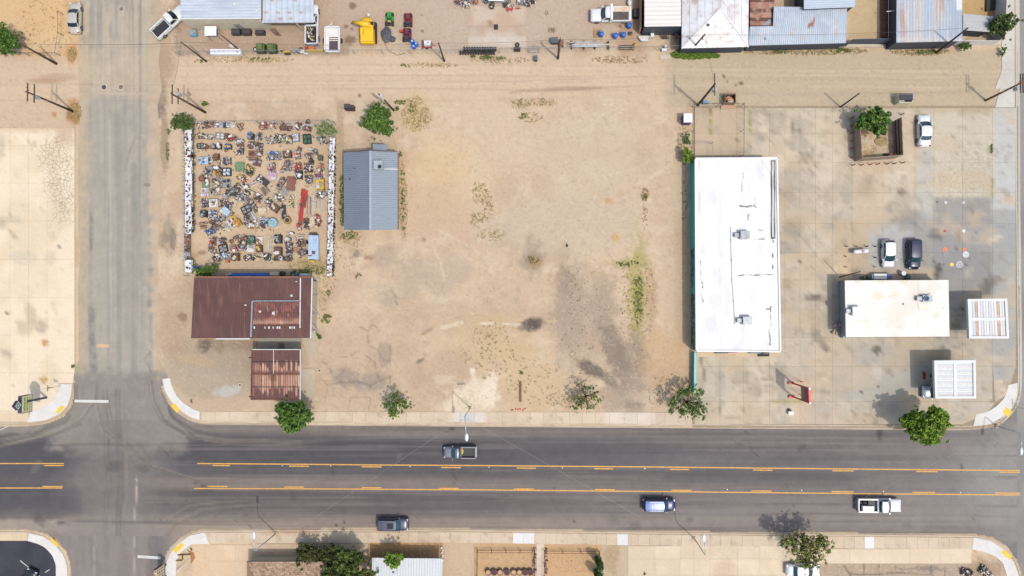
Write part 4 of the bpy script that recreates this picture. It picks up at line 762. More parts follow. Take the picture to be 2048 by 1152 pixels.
# --- canopies of the fuel station
def canopy(c, h, label, nb, along, posts, strips, fr=.35):
    r = thing('fuel_canopy', label, 'canopy', W((c[0][0] + c[2][0]) / 2, (c[0][1] + c[2][1]) / 2, 0), 0, None)
    Q = Wc(c, h); m = MB()
    cm = M('canopy_white', (226, 228, 226), .55, var=.05, c2=(224, 218, 208), lo=.58, hi=.8)
    for i in range(4):
        p, q = Q[i], Q[(i + 1) % 4]; d = (q - p).normalized(); s_ = .17 if i % 2 else 0
        n = Vector((-d.y, d.x, 0)); cen = (Q[0] + Q[2]) / 2
        if (cen - p).dot(n) < 0: n = -n
        MB().beam(p + d * s_ * 2 + n * .17 - Vector((0, 0, .2)), q - d * s_ * 2 + n * .17 - Vector((0, 0, .2)), .34, .5).build('fascia', cm, r, world=True)
    def bl(u, v): return Q[0] * (1 - u) * (1 - v) + Q[1] * u * (1 - v) + Q[2] * u * v + Q[3] * (1 - u) * v
    g = .055
    for k in range(nb):
        u0 = g + (1 - 2 * g) * (k + .04) / nb; u1 = g + (1 - 2 * g) * (k + (.93 if along == 'v' else .975)) / nb
        for j, (v0, v1) in enumerate(((g, .49), (.53, 1 - g))):
            if along == 'v': cs = [bl(u0, v0), bl(u1, v0), bl(u1, v1), bl(u0, v1)]
            else: cs = [bl(v0, u0), bl(v1, u0), bl(v1, u1), bl(v0, u1)]
            col = strips.get(k)
            mt = M('rusty_orange_pan', (216, 182, 156), .8, var=.2, c2=(196, 156, 128)) if col else [cm, M('pale_grey_pan', (210, 214, 216), .55, var=.05), M('cream_pan', (230, 226, 216), .6, var=.06, c2=(214, 206, 192))][(k * 7 + j * 3) % 3]
            cs = [Vector((p.x, p.y, 0)) for p in cs]
            MB().prism(cs, h - .22, h - .10 + .012 * (k % 2)).build('roof_pan', mt, r, world=True)
    # deck below, seen between the pans
    MB().prism([Vector((p.x, p.y, 0)) for p in shrink(Q, .2)], h - .38, h - .3).build('deck', M('canopy_deck_green', (150, 176, 176), .7, var=.1), r, world=True)
    for u, v in ((.5, .5),):
        a_, b_ = (bl(.04, .51), bl(.96, .51)) if along == 'v' else (bl(.51, .04), bl(.51, .96))
        MB().beam(a_ + Vector((0, 0, -.1)), b_ + Vector((0, 0, -.1)), .42, .14).build('cross_tray', cm, r, world=True)
    for u, v in posts:
        q = bl(u, v); MB().box(q.x, q.y, (h - .4) / 2, .25, .25, h - .4).build('post', whitem, r, world=True)
    return r
canopy([(1935, 598), (2014, 597), (2018, 677), (1938, 677)], 3.7, 'square white station canopy with two rusty strips, east of the shop', 13, 'v', [(.5, .25), (.5, .75)], {2: 1, 10: 1})
k2 = canopy([(1868, 721), (1951, 720), (1952, 797), (1870, 797)], 3.75, 'square white station canopy with a car parked under its west edge', 18, 'u', [(.35, .5), (.7, .5)], {})
p = W(1906, 796, 3.8); MB().box(p.x, p.y - .02, 3.62, 2.9, .04, .18).build('rust_patch', rustm, k2, world=True)
# pump island seen in the shade
isl = thing('pump_island', 'raised kerb pump island with red posts under the southern canopy', 'pump island', W(1858, 750, 0))
p = W(1862, 751, 0); MB().box(p.x, p.y, .14, 3.0, 1.0, .2).build('kerb', concm, isl, world=True); MB().box(p.x - 1.2, p.y, .3, .3, 1.0, .5).build('guard_rail', M('dark_red_paint', (150, 52, 48), .6), isl, world=True)
p = W(1864, 751, 0); MB().box(p.x, p.y, .85, .9, .5, 1.3).build('pump', M('grey_pump', (120, 116, 110), .5), isl, world=True)

# --- brown roofed former station
hT = 3.6
t3 = thing('brown_roofed_station', 'former station building under a wide brown ribbed metal roof south of the scrap yard', 'building', W(505, 615, 0))
Rb = [(388, 555), (623, 555), (620, 676), (382, 677)]
gB = [Vector((p.x, p.y, 0)) for p in Wc(Rb, hT)]
gb2 = [gB[0] + Vector((.5, -.5, 0)), gB[1] + Vector((-.2, -.5, 0)), gB[2] + Vector((-.2, .9, 0)), gB[3] + Vector((.5, .9, 0))]
walls(t3, gb2, hT - .2, M('beige_stucco', (206, 190, 160), .85, var=.06))
bops = [(104, 71, 65), ('l', [(386, 596), (623, 595)], .9, (92, 62, 58), .7), ('l', [(385, 637), (621, 636)], .9, (92, 62, 58), .6), ('n', (136, 98, 88), .6, 5, 30, 234, .58, .75), ('n', (122, 84, 76), .6, 40, 40, 231, .4, .65), ('n', (98, 68, 64), .5, 12, 60, 232, .45, .7), ('m', .06, 5, 14, 233), ('b', 480, 572, 1, 3, 0, (190, 170, 160), .7, .4, .3), ('b', 558, 562, 2, 1.5, 0, (100, 46, 36), .8, .4, .3)]
ribroof(t3, 'roof', Rb, [hT + .25, hT + .25, hT, hT], 59, bops, MM, 'v', .085)
def zt(y): return hT + .25 * (677 - y) / 122
iops = [(118, 74, 66), ('n', (150, 88, 72), .8, 14, 8, 241, .45, .6), ('n', (98, 56, 48), .6, 7, 7, 242, .5, .65), ('r', 505, 640, 600, 648, (206, 160, 128), .6, 3), ('n', (214, 190, 170), .5, 5, 5, 243, .68, .78)]
ribroof(t3, 'inner_roof', [(508, 604), (600, 604), (599, 650), (506, 650)], [hT + .3, hT + .3, hT + .22, hT + .22], 20, iops, MM, 'v', .05)
MB().beam(W(504.5, 603, zt(603) + .14), W(502, 674, zt(674) + .16), .22, .1).build('flashing', galv, t3, world=True)
MB().beam(W(505, 602, zt(602) + .2), W(601, 601.5, zt(602) + .2), .16, .12).build('flashing', galv, t3, world=True)
MB().beam(W(601, 556, zt(556) + .14), W(600, 656, zt(656) + .14), .14, .1).build('flashing', whitem, t3, world=True)
for y in (626, 650): MB().beam(W(506, y, hT + .36), W(599, y, hT + .36), .05, .05).build('purlin', rustm, t3, world=True)
rr = random.Random(5)
for i in range(22):
    x = 509 + i * 4.2
    if rr.random() < .65: p = W(x, 655, zt(655) + .15); MB().box(p.x, p.y, p.z + .05, .2, .32, .05, .1).build('loose_flashing', rr.choice([whitem, rustm, whitem, concm]), t3, world=True)
for x, y, s in ((491, 610, .22), (583, 591, .3), (520, 623, .3), (547, 626, .4), (593, 563, .15)):
    p = W(x, y, zt(y) + .2); m = MB(); m.box(p.x, p.y, zt(y) + .16, s, s, .16); m.cyl(p.x, p.y, zt(y) + .2, zt(y) + .45, s * .3); m.build('roof_vent', whitem, t3, world=True)
MB().beam(W(382, 677.3, hT + .02), W(432, 677.3, hT + .02), .1, .18).build('eave_board', M('tan_board', (196, 160, 126), .8), t3, world=True)
MB().beam(W(432, 677.6, hT + .02), W(500, 677.6, hT + .02), .16, .2).build('gutter', whitem, t3, world=True)
MB().beam(W(624.5, 555, hT + .2), W(621.5, 676, hT), .14, .2).build('fascia', whitem, t3, world=True)
MB().beam(W(388, 554, hT + .26), W(623, 554, hT + .26), .14, .2).build('fascia', M('rust_tan_board', (166, 112, 84), .8), t3, world=True)
for y in (590, 628, 663):
    p = W(623, y - 14, hT); m = MB(); q = W(637, y, 0.05); m.beam(Vector((p.x, p.y, hT)), q + Vector((0, 0, .1)), .07, .07); p2 = W(623, y + 3, hT); m.beam(Vector((p2.x, p2.y, hT)), q + Vector((0, 0, .1)), .07, .07); m.build('brace', whitem, t3, world=True)
# --- its brown canopy
hC = 2.95
t4 = thing('brown_canopy', 'rusty brown ribbed canopy standing south of the brown roofed building', 'canopy', W(552, 749, 0))
cop2 = [(118, 80, 72), ('n', (104, 70, 64), .6, 5, 40, 251, .4, .65)]
Rc_ = [(504, 699), (601, 699), (600.5, 799), (502, 799)]
xs_ = np.linspace(505, 600, 21)
for i in range(20):
    r_ = random.Random(i * 3 + 1); y0 = 728 + r_.uniform(-6, 14); cop2.append(('r', xs_[i] + .6, y0, xs_[i + 1] - .8, 782 + r_.uniform(-10, 12), (226, 178, 146) if r_.random() < .75 else (176, 122, 96), r_.uniform(.4, 1), .7))
cop2 += [('r', 500, 741, 604, 749, (118, 66, 52), .7, 1), ('b', 545, 752, 8, 12, 0, (96, 60, 50), .6, .5, .4)]
ribroof(t4, 'roof', Rc_, [hC] * 4, 21, cop2, MM, 'v', .085, prof=(0, 0, 0, 1, 1))
for y in (723.5, 748, 774): MB().beam(W(504, y, hC + .11), W(600, y, hC + .11), .07 if y != 748 else .2, .05).build('purlin', rustm if y == 748 else darkst, t4, world=True)
for x in (547,): MB().beam(W(x, 700, hC + .12), W(x, 747, hC + .12), .07, .05).build('seam', whitem, t4, world=True)
for x in (523, 580): MB().beam(W(x, 700, hC + .12), W(x, 798, hC + .12), .07, .05).build('seam', rustm, t4, world=True)
for i in range(4):
    p, q = W(*Rc_[i], hC), W(*Rc_[(i + 1) % 4], hC); MB().beam(p, q, .1, .22).build('fascia', [whitem, whitem, rustm, rustm][i], t4, world=True)
for x, y in ((515, 712), (590, 712), (515, 788), (590, 788)): p = W(x, y, 0); MB().box(p.x, p.y, hC / 2, .14, .14, hC).build('post', darkst, t4, world=True)

# --- small grey gabled house
t5 = thing('grey_gabled_house', 'small house with blue grey ribbed metal gable roof and rooftop cooler', 'house', W(741, 382, 0))
he, hr = 2.7, 3.5
gops = [(126, 138, 150), ('m', .05, 8, 8, 261), ('n', (116, 128, 142), .5, 30, 30, 262, .4, .7)]; gop2 = [(150, 162, 172), ('m', .04, 8, 8, 261), ('b', 782, 337, 14, 1, 0, (226, 230, 232), .8, .1, .1)]
A_, B_ = W(687, 305, he), W(795, 304, he); C_, D_ = W(795, 459, he), W(688, 459, he)
gg = [Vector((p.x, p.y, 0)) for p in (A_, B_, C_, D_)]
gh = shrink(gg, .3); walls(t5, gh, he - .05, M('tan_brick_wall', (176, 150, 130), .9, var=.1, c2=(160, 130, 110)))
ribroof(t5, 'roof_slope', [(687, 305), (740.3, 302), (740.3, 460), (688, 459.5)], [he, hr, hr, he], 40, gops, MM, 'u', .06, cell=9)
ribroof(t5, 'roof_slope', [(741.7, 302), (795, 304), (795, 459), (741.7, 460)], [hr, he, he, hr], 40, gop2, MM, 'u', .06, cell=9)
MB().beam(W(741, 301.5, hr + .06), W(741, 460.5, hr + .06), .34, .07).build('ridge_cap', M('ridge_blue_grey', (168, 180, 190), .5), t5, world=True)
for c_ in (((687, 304), (741, 300.5), he, hr), ((741, 300.5), (795, 303), hr, he)): MB().beam(W(*c_[0], c_[2] + .02), W(*c_[1], c_[3] + .02), .09, .16).build('barge_board', M('brown_trim', (104, 76, 68), .7), t5, world=True)
ribroof(t5, 'porch_roof', [(745.5, 288), (774, 289), (774, 303), (746, 303)], [2.6, 2.6, 2.9, 2.9], 4, gop2, MM, 'u', .05, cell=9)
for x in (748, 772): p = W(x, 291, 0); MB().box(p.x, p.y, 1.25, .1, .1, 2.5).build('porch_post', whitem, t5, world=True)
c5 = cooler(t5, 757, 330, hr - .1, 1.3, 1.2, .8, M('cooler_blue_grey', (170, 180, 188), .5, var=.06), duct=0)
p = W(759, 333, hr + .8); MB().cyl(p.x, p.y, hr + .66, hr + .76, .3).build('fan', dark_glass, c5, world=True); MB().ring(p.x, p.y, hr + .76, .3, .05).build('fan_ring', galv, c5, world=True)
for x, y in ((709, 337), (699, 358)): p = W(x, y, 3.1); MB().cyl(p.x, p.y, 2.9, 3.3, .07).build('vent_pipe', darkst, t5, world=True)
MB().beam(W(766, 338, 3.55), W(796, 339, 2.85), .08, .06).build('conduit', whitem, t5, world=True)
p = gh[2].lerp(gh[3], .4); MB().box(p.x, p.y - .03, 1.05, .95, .08, 2.1).build('door', whitem, t5, world=True)
for f in (.15, .8): p = gh[2].lerp(gh[3], f); MB().box(p.x, p.y - .03, 1.5, 1.1, .08, 1.0).build('window', dark_glass, t5, world=True)

# --- cream metal workshop at the top left
hW = 4.0
t6 = thing('cream_workshop', 'cream walled metal workshop with pale blue ribbed roof cut by the top edge', 'building', W(460, 20, 0))
blue = [(200, 209, 216), ('n', (206, 216, 226), .6, 80, 20, 271, .4, .65), ('m', .05, 8, 8, 272), ('n', (168, 182, 196), .5, 50, 6, 273, .5, .7)]
R6 = [(361, -120), (522, -120), (522.5, 36.5), (361, 38)]
g6 = [Vector((p.x, p.y, 0)) for p in Wc(R6, hW)]
cream = M('cream_siding', (222, 212, 186), .7, var=.05, c2=(206, 194, 164))
walls(t6, [g6[0], g6[1] + Vector((0, 0, 0)), g6[2], g6[3]], hW - .12, cream)
ribroof(t6, 'roof', R6, [hW] * 4, 26, blue, MM, 'u', .05, cell=6)
MB().beam(W(361, 38, hW), W(522, 37, hW), .14, .2).build('gutter', whitem, t6, world=True)
for x, y in ((470, 9), (514, 22), (423, -3)): p = W(x, y, hW); MB().box(p.x, p.y, hW + .12, .28, .28, .2).build('roof_vent', whitem, t6, world=True)
rr_ = random.Random(2); pp = g6[3].lerp(g6[2], .0)
for k in range(11): q = g6[3].lerp(g6[2], (k + .5) / 11); MB().box(q.x, q.y - .03, 1.94, 1.04, .04, 3.8).build('siding_panel', cream, t6, world=True)
q = g6[3].lerp(g6[2], .62); MB().box(q.x, q.y - .07, 1.1, 1.0, .05, 2.1).build('door', M('grey_door', (150, 152, 150), .6), t6, world=True)
# --- carport beside it
t7 = thing('metal_carport', 'open metal carport with rust spotted pale roof beside the cream workshop', 'carport', W(575, 20, 0)); h7 = 3.9
cp = list(blue)
for x, y, a, b in ((533, 26, 4, 2.5), (556, 26, 4, 2.5), (578, 26, 4, 2.5), (602, 26, 4, 2.5), (560, 38, 5, 2.5), (582, 38, 4, 3), (606, 39, 3, 2), (537, 40, 3, 1.5), (543, 0, 4, 2), (589, 0, 4, 2)): cp.append(('b', x, y, a, b, 0, (190, 130, 100), .8, .6, .4))
R7 = [(523.5, -120), (626, -120), (627, 45), (524, 45.5)]
ribroof(t7, 'roof', R7, [h7] * 4, 9, cp, MM, 'v', .05, cell=4)
for x, y in ((541, 62), (606, 62), (545, 20), (606, 20)):
    p = W(x, y, 0); q = W(x, y, 0); MB().box(p.x, p.y, (h7 - .05) / 2, .16, .16, h7 - .05).build('post', cream, t7, world=True)
MB().beam(W(524, 45, h7 - .16), W(627, 45, h7 - .16), .12, .2).build('beam', galv, t7, world=True)
MB().beam(W(523.5, -100, h7 + .02), W(524, 40, h7 + .02), .2, .1).build('seam', rustm, t7, world=True)

# --- right-hand sheds along the top edge
def shed(name, label, R, hh, ops, n, along, wallm, amp=.05, h=None, cat='shed', ins=.15, cell=4, wz=None):
    r = thing(name, label, cat, W((R[0][0] + R[2][0]) / 2, (R[0][1] + R[2][1]) / 2, 0))
    g = [Vector((p.x, p.y, 0)) for p in [W(x, y, z) for (x, y), z in zip(R, hh)]]
    walls(r, shrink(g, ins), min(hh) - .1, wallm)
    if n: ribroof(r, 'roof', R, hh, n, ops, MM, along, amp, cell=cell)
    else: roofpatch(r, 'roof', R, 0, ops, MM, cell, hh)
    return r
dkw = M('dark_slate_wall', (74, 82, 94), .6, .2, var=.1, c2=(58, 64, 76))
t8 = shed('white_roofed_shed', 'clean white ribbed roof shed with dark tarp hung along its south wall', [(1289, -120), (1362.5, -120), (1362, 52), (1289, 53)], [3.4] * 4, [(238, 232, 222), ('m', .02, 20, 4, 281)], 20, 'u', dkw, ins=.05)
tarp = M('dark_tarpaulin', (62, 72, 88), .5, var=.35, scale=6, c2=(96, 108, 124), lo=.5, hi=.75)
a, b = W(1287, 65, 0), W(1362, 64, 0); ta = W(1289, 53, 3.3); tb = W(1362, 52, 3.3); m = MB(); n = 34
vs = []
for i in range(n + 1):
    u = i / n
    for j in range(5): w_ = j / 4; p = ta.lerp(tb, u).lerp(a.lerp(b, u) + Vector((0, -.3, .05)), w_); vs.append(p + Vector((0, -.18 * abs(math.sin(i * 1.3)) * w_, 0)))
m.add(vs, [(i * 5 + j, i * 5 + j + 1, (i + 1) * 5 + j + 1, (i + 1) * 5 + j) for i in range(n) for j in range(4)]); m.build('hanging_tarp', tarp, t8, world=True, smooth=True)
# old hip roof in painted sheets
h9 = 3.8; e9 = 2.7
t9 = thing('old_hipped_building', 'old building with peeling white hipped metal roof showing rust', 'building', W(1430, 30, 0))
wr = [(232, 232, 234), ('n', (214, 206, 200), .7, 20, 20, 291, .45, .65), ('n', (196, 162, 138), .75, 9, 6, 292, .6, .74), ('n', (242, 242, 244), .6, 30, 30, 294, .5, .6)]
hp = [(246, 242, 238), ('n', (216, 196, 178), .8, 9, 6, 293, .56, .72), ('n', (190, 160, 138), .6, 5, 7, 296, .66, .78)]
AP = (1441, 17)
g9 = [Vector((W(x, y, e9).x, W(x, y, e9).y, 0)) for x, y in ((1363.5, -120), (1499, -120), (1496, 94), (1363, 97))]
walls(t9, shrink(g9, .2), e9 - .1, dkw)
def sheetrow(root, name, TL, TR, BR, BL, hh, nu, nv, ops, mat):
    """overlapping roof sheets, each an object"""
    Q = [W(*c, z) for c, z in zip((TL, TR, BR, BL), hh)]
    def bl(u, v): return Q[0] * (1 - u) * (1 - v) + Q[1] * u * (1 - v) + Q[2] * u * v + Q[3] * (1 - u) * v
    def pl(u, v): return tuple(TL[k] * (1 - u) * (1 - v) + TR[k] * u * (1 - v) + BR[k] * u * v + BL[k] * (1 - u) * v for k in (0, 1))
    for i in range(nu):
        for j in range(nv):
            k = 5; us = np.linspace(i / nu + .003, (i + 1) / nu - .003, k); vs_ = np.linspace(j / nv, (j + 1) / nv + .012, k)
            V = np.array([[list(bl(u, v)) for v in vs_] for u in us]); V[..., 2] += .02 + .03 * (1 - (vs_ - vs_[0]) / (vs_[-1] - vs_[0]))[None] * 0 + (.012 if (i + j) % 2 else 0) + .03 * np.linspace(0, 1, k)[None]
            P = np.array([[pl(u, v) for v in vs_] for u in us]); rgb, _ = paint(ops, P[..., 0], P[..., 1])
            grid_mesh(name, V, k, k, mat, rgb * (1 + ((i * 37 + j * 17) % 7 - 3) * .008), None, root, .03)
sheetrow(t9, 'roof_sheet', (1363.5, -110), (1441, -110), AP, (1363, 97), [e9, h9, h9, e9], 5, 12, wr, MM)
sheetrow(t9, 'roof_sheet', (1441, -110), (1499, -110), (1496.5, 94), AP, [h9, e9, e9, h9], 4, 12, wr, MM)
# hip end as a triangle of ribs
nu, nv = 60, 24; u = np.linspace(0, 1, nu)[:, None]; v = np.linspace(0, 1, nv)[None]
pa = W(*AP, h9); pl_, pr_ = W(1363, 97, e9), W(1496.5, 94, e9)
L_ = np.array(pl_); R_ = np.array(pr_); T_ = np.array(pa); V = (L_ * (1 - u[..., None]) + R_ * u[..., None]) * v[..., None] + T_ * (1 - v[..., None]); V[..., 2] += .05 + (.03 * ((np.arange(nu) % 4) == 0))[:, None] * v
px = (1363 * (1 - u) + 1496.5 * u) * v + AP[0] * (1 - v); py = (97 * (1 - u) + 94 * u) * v + AP[1] * (1 - v); rgb, _ = paint(hp, px, py)
grid_mesh('hip_end', V, nu, nv, MM, rgb, None, t9, .05)
for q in (pl_, pr_): MB().beam(pa + Vector((0, 0, .1)), q + Vector((0, 0, .1)), .16, .07).build('hip_cap', whitem, t9, world=True)
p = W(1416, 51, 3.4); MB().cyl(p.x, p.y, 3.2, 3.75, .14).build('vent_pipe', darkst, t9, world=True)
# rust brown lean-to
t10 = thing('rusty_lean_to', 'rusty red brown corrugated lean-to roof between the white and blue roofs', 'shed', W(1524, 10, 0))
y0 = -110; k = 0
while y0 < 50:
    y1 = min(51, y0 + [13, 8, 10, 7][k % 4]); c_ = [(172, 118, 96), (118, 74, 60), (186, 138, 112), (110, 68, 56)][k % 4]
    x1 = 1549 if y0 < 22 else 1546
    ribroof(t10, 'roof_sheet', [(1500, y0), (x1, y0), (x1, y1), (1500, y1)], [2.5 + .01 * (k % 2)] * 4, 3, [c_, ('n', (204, 164, 140), .7, 5, 12, 310 + k, .5, .7), ('n', (92, 60, 50), .5, 6, 6, 330, .55, .7)], MM, 'u', .03, cell=3); y0 = y1; k += 1
g_ = [Vector((W(x, y, 2.4).x, W(x, y, 2.4).y, 0)) for x, y in ((1501, -108), (1548, -108), (1545, 50), (1501, 50))]; walls(t10, g_, 2.35, timber)
MB().prism(Wc([(1524, 50.5), (1541, 37.5), (1541, 46), (1532, 51)], 2.6), 2.58, 2.62).build('loose_panel', galv, t10, world=True)
bl_ = [(192, 203, 213), ('n', (208, 216, 223), .6, 30, 30, 341, .4, .65), ('m', .04, 6, 20, 342), ('n', (176, 190, 202), .6, 24, 24, 343, .5, .7)]
rst = [('b', 1618, 52, 3, 6, 20, (168, 96, 66), .9, .5, .3), ('b', 1627, 45, 2, 12, 10, (176, 110, 84), .9, .6, .3), ('b', 1623, 48, 2, 4, 0, (150, 80, 56), .9, .4, .3), ('r', 1520, 56, 1548, 60, (214, 218, 220), .6, 1.5), ('b', 1584, 69, 5, 3, 0, (214, 176, 146), .6, .5, .4), ('b', 1530, 77, 2.5, 2.5, 0, (70, 80, 90), .9, .5, .3), ('n', (206, 184, 168), .4, 12, 12, 344, .6, .75)]
t11 = shed('blue_roofed_shed', 'long pale blue ribbed roof shed with a streak of rust near its middle', [(1500, 53), (1693, 50), (1692, 86), (1497, 91)], [2.9, 2.9, 2.7, 2.7], bl_ + rst, 46, 'v', dkw)
ribroof(t11, 'upper_roof', [(1548, 13), (1694, 16), (1693.5, 50), (1546, 53)], [3.1, 3.1, 2.92, 2.92], 38, bl_ + rst, MM, 'v', .05, cell=4)
g_ = [Vector((W(x, y, 3).x, W(x, y, 3).y, 0)) for x, y in ((1549, 14), (1693, 17), (1692, 50), (1547, 52))]; walls(t11, shrink(g_, .15), 2.8, dkw)
t12 = shed('upper_blue_shed', 'pale blue roof shed at the top edge above the long blue roof', [(1608, -110), (1712, -110), (1710, 14), (1608, 18)], [3.9] * 4, [(196, 208, 220), ('m', .03, 30, 4, 351)], 28, 'u', dkw)
t13 = shed('streaked_roof_shed', 'wide shed whose pale blue roof is streaked with rust and peeling white', [(1794, -110), (1923, -110), (1925, 82), (1793, 85)], [3.2] * 4, [(196, 208, 220), ('n', (222, 214, 206), .8, 6, 120, 361, .45, .6), ('n', (204, 176, 156), .75, 4, 60, 362, .56, .7), ('r', 1900, -100, 1930, 84, (170, 194, 214), .6, 3), ('r', 1793, 76, 1926, 84, (228, 222, 214), .6, 2), ('b', 1803, 30, 5, 22, 0, (206, 162, 128), .7, .6, .4), ('r', 1913, -50, 1924, 21, (248, 248, 246), .95, .5)], 44, 'v', dkw)
# --- fences and walls at the back of the alley
def panel_fence(name, label, pts, h, mat, pw=1.2, cap=None, cat='fence'):
    r = thing(name, label, cat, W(*pts[0], 0))
    for (a, b) in zip(pts, pts[1:]):
        A, B = W(*a, 0), W(*b, 0); L = (B - A).length; n = max(1, int(L / pw)); d = (B - A).normalized()
        for i in range(n):
            p = A + d * (L * i / n + .01); q = A + d * (L * (i + 1) / n - .015); off = Vector((-d.y, d.x, 0)) * (.012 if i % 2 else 0)
            MB().beam(p + off + Vector((0, 0, h / 2)), q + off + Vector((0, 0, h / 2)), .05, h).build('panel', mat, r, world=True)
        if cap: MB().beam(A + Vector((0, 0, h + .05)), B + Vector((0, 0, h + .05)), .12, .06).build('rail', cap, r, world=True)
    return r
slate = M('slate_sheet', (84, 94, 108), .6, .1, var=.15, c2=(64, 72, 84), scale=1.5)
panel_fence('sheet_fence', 'dark slate sheet fence standing below the blue shed roofs', [(1490, 98), (1690, 94)], 2.1, slate)
panel_fence('sheet_fence', 'dark slate sheet fence between the blue shed and the streaked roof', [(1693, 89), (1772, 87.5)], 2.0, slate)
panel_fence('sheet_fence', 'dark slate sheet fence under the south edge of the streaked roof', [(1784, 91), (1905, 89.5)], 2.2, slate)
panel_fence('white_panel_fence', 'low white board fence leaning south of the grey lean-to, far top right', [(1903, 90), (1985, 90)], 1.7, whitem, 2.4)
panel_fence('white_block_wall', 'white wall running north along the top right pavement', [(1986, 88), (1993, -60)], 2.6, M('white_masonry', (236, 232, 222), .8, var=.05), 2.6, cat='wall')
o = MB().beam(W(1681, 92, 0) + Vector((0, 0, .1)), W(1767, 92, 0) + Vector((0, 0, .1)), .4, .22).build('kerb_log', concm); tag(o, 'long pale concrete kerb lying beside the slate fence', 'kerb block')
t14 = shed('grey_lean_to', 'plain grey flat lean-to roof beside the green shrub, top right', [(1926, 27), (1987, 33), (1980, 64), (1926, 60)], [2.3] * 4, [(196, 196, 192), ('m', .04, 20, 4, 371)], 9, 'u', dkw)
# red brown gap building between the yard and streaked roof
t15 = thing('timber_gangway', 'narrow reddish timber gangway beside the streaked roof shed', 'gangway', W(1770, 30, 0))
for k in range(14):
    y = -40 + k * 8.2; p = [(1762, y), (1776, y), (1776, y + 7.8), (1762, y + 7.8)]; MB().prism([Vector((q.x, q.y, 0)) for q in Wc(p, .3)], .2, .3 + .01 * (k % 2)).build('board', M('red_brown_board', (130, 82, 58), .9, var=.2), t15, world=True)
a, b = W(1777, -40, 1.0), W(1777, 74, 1.0); MB().tube([a, b], .04, 6).build('hand_rail', whitem, t15, world=True)
a, b = W(1773, 23, 2.2), W(1792, 21, 2.2); MB().tube([a, b], .06, 6).build('cross_rail', whitem, t15, world=True)
o = MB().prism([Vector((q.x, q.y, 0)) for q in Wc([(1972, -60), (1990, -60), (1988, 20), (1970, 24)], 0)], .02, .3).build('scrap_bin', darkst)
tag(o, 'black framed junk bin against the white wall, top right corner', 'bin')

# --- houses along the bottom edge
t16 = thing('tan_shingled_house', 'house with tan shingled roof cut by the bottom edge beside the tall shrubs', 'house', W(570, 1180, 0))
A_, B_, C_, D_ = (494, 1123), (662, 1123), (662, 1290), (494, 1290)
sh = [M('tan_shingle_%d' % i, c, .9, var=.15, scale=5) for i, c in enumerate([(176, 146, 118), (190, 160, 130), (160, 130, 104), (182, 150, 126), (198, 172, 142)])]
hx0, hx1 = 2.6, 3.6
P0, P1, P2, P3 = W(494, 1123, hx0), W(662, 1123, hx0), W(662, 1200, 4.2), W(528, 1200, 4.2)
MB().add([P0, P1, P2, P3], [(0, 1, 2, 3)]).build('roof_deck', timber, t16, world=True)
rr_ = random.Random(12); rows = 17; sm = [MB() for _ in sh]
import itertools
nsh = 0
for j in range(rows):
    v0, v1 = j / rows, (j + 1.25) / rows; u = rr_.random() * .02
    while u < 1:
        u1 = min(1, u + rr_.uniform(.022, .04))
        f = lambda a, b: P0 * (1 - a) * (1 - b) + P1 * a * (1 - b) + P2 * a * b + P3 * (1 - a) * b
        k = rr_.randrange(5); up = Vector((0, 0, .035 + .02 * rr_.random()))
        q = [f(u + .001, v0) + up * 1.6, f(u1 - .001, v0) + up * 1.6, f(u1 - .001, min(1, v1)) + up, f(u + .001, min(1, v1)) + up]
        if j < 8 and nsh < 290: MB().add(q + [p - Vector((0, 0, .04)) for p in q], [(0, 1, 2, 3), (0, 4, 5, 1), (1, 5, 6, 2), (3, 7, 4, 0)]).build('shingle', sh[k], t16, world=True); nsh += 1
        else: sm[k].add(q, [(0, 1, 2, 3)])
        u = u1
for k, m in enumerate(sm):
    if m.v: m.build('shingles', sh[k], t16, world=True, kind='stuff')
MB().add([P0, P3, W(494, 1290, 2.6)], [(0, 1, 2)]).build('roof_side', sh[2], t16, world=True)
g_ = [Vector((p.x, p.y, 0)) for p in (W(497, 1126, 2.6), W(660, 1126, 2.6), W(660, 1290, 2.6), W(497, 1290, 2.6))]; walls(t16, g_, 2.5, M('beige_stucco', (206, 190, 160)))
MB().beam(W(494, 1122.5, 2.6), W(662, 1122.5, 2.6), .06, .18).build('gutter', darkst, t16, world=True)
t17 = thing('white_carport', 'white flat metal carport roof at the bottom edge beside the dry verge', 'carport', W(810, 1150, 0))
ribroof(t17, 'roof', [(744, 1115.5), (885, 1117), (883, 1240), (744, 1240)], [2.7] * 4, 26, [(214, 216, 216), ('m', .02, 20, 20, 381), ('b', 746, 1120, 3, 4, 0, (160, 160, 164), .5, .5, .4)], MM, 'v', .04)
for x, y in ((748, 1120), (880, 1120), (814, 1120), (748, 1220), (880, 1220)): p = W(x, y, 0); MB().box(p.x - .2, p.y + .3, 1.33, .1, .1, 2.66).build('post', whitem, t17, world=True)
MB().beam(W(744, 1115, 2.72), W(885, 1116.5, 2.72), .06, .1).build('edge_trim', darkst, t17, world=True)
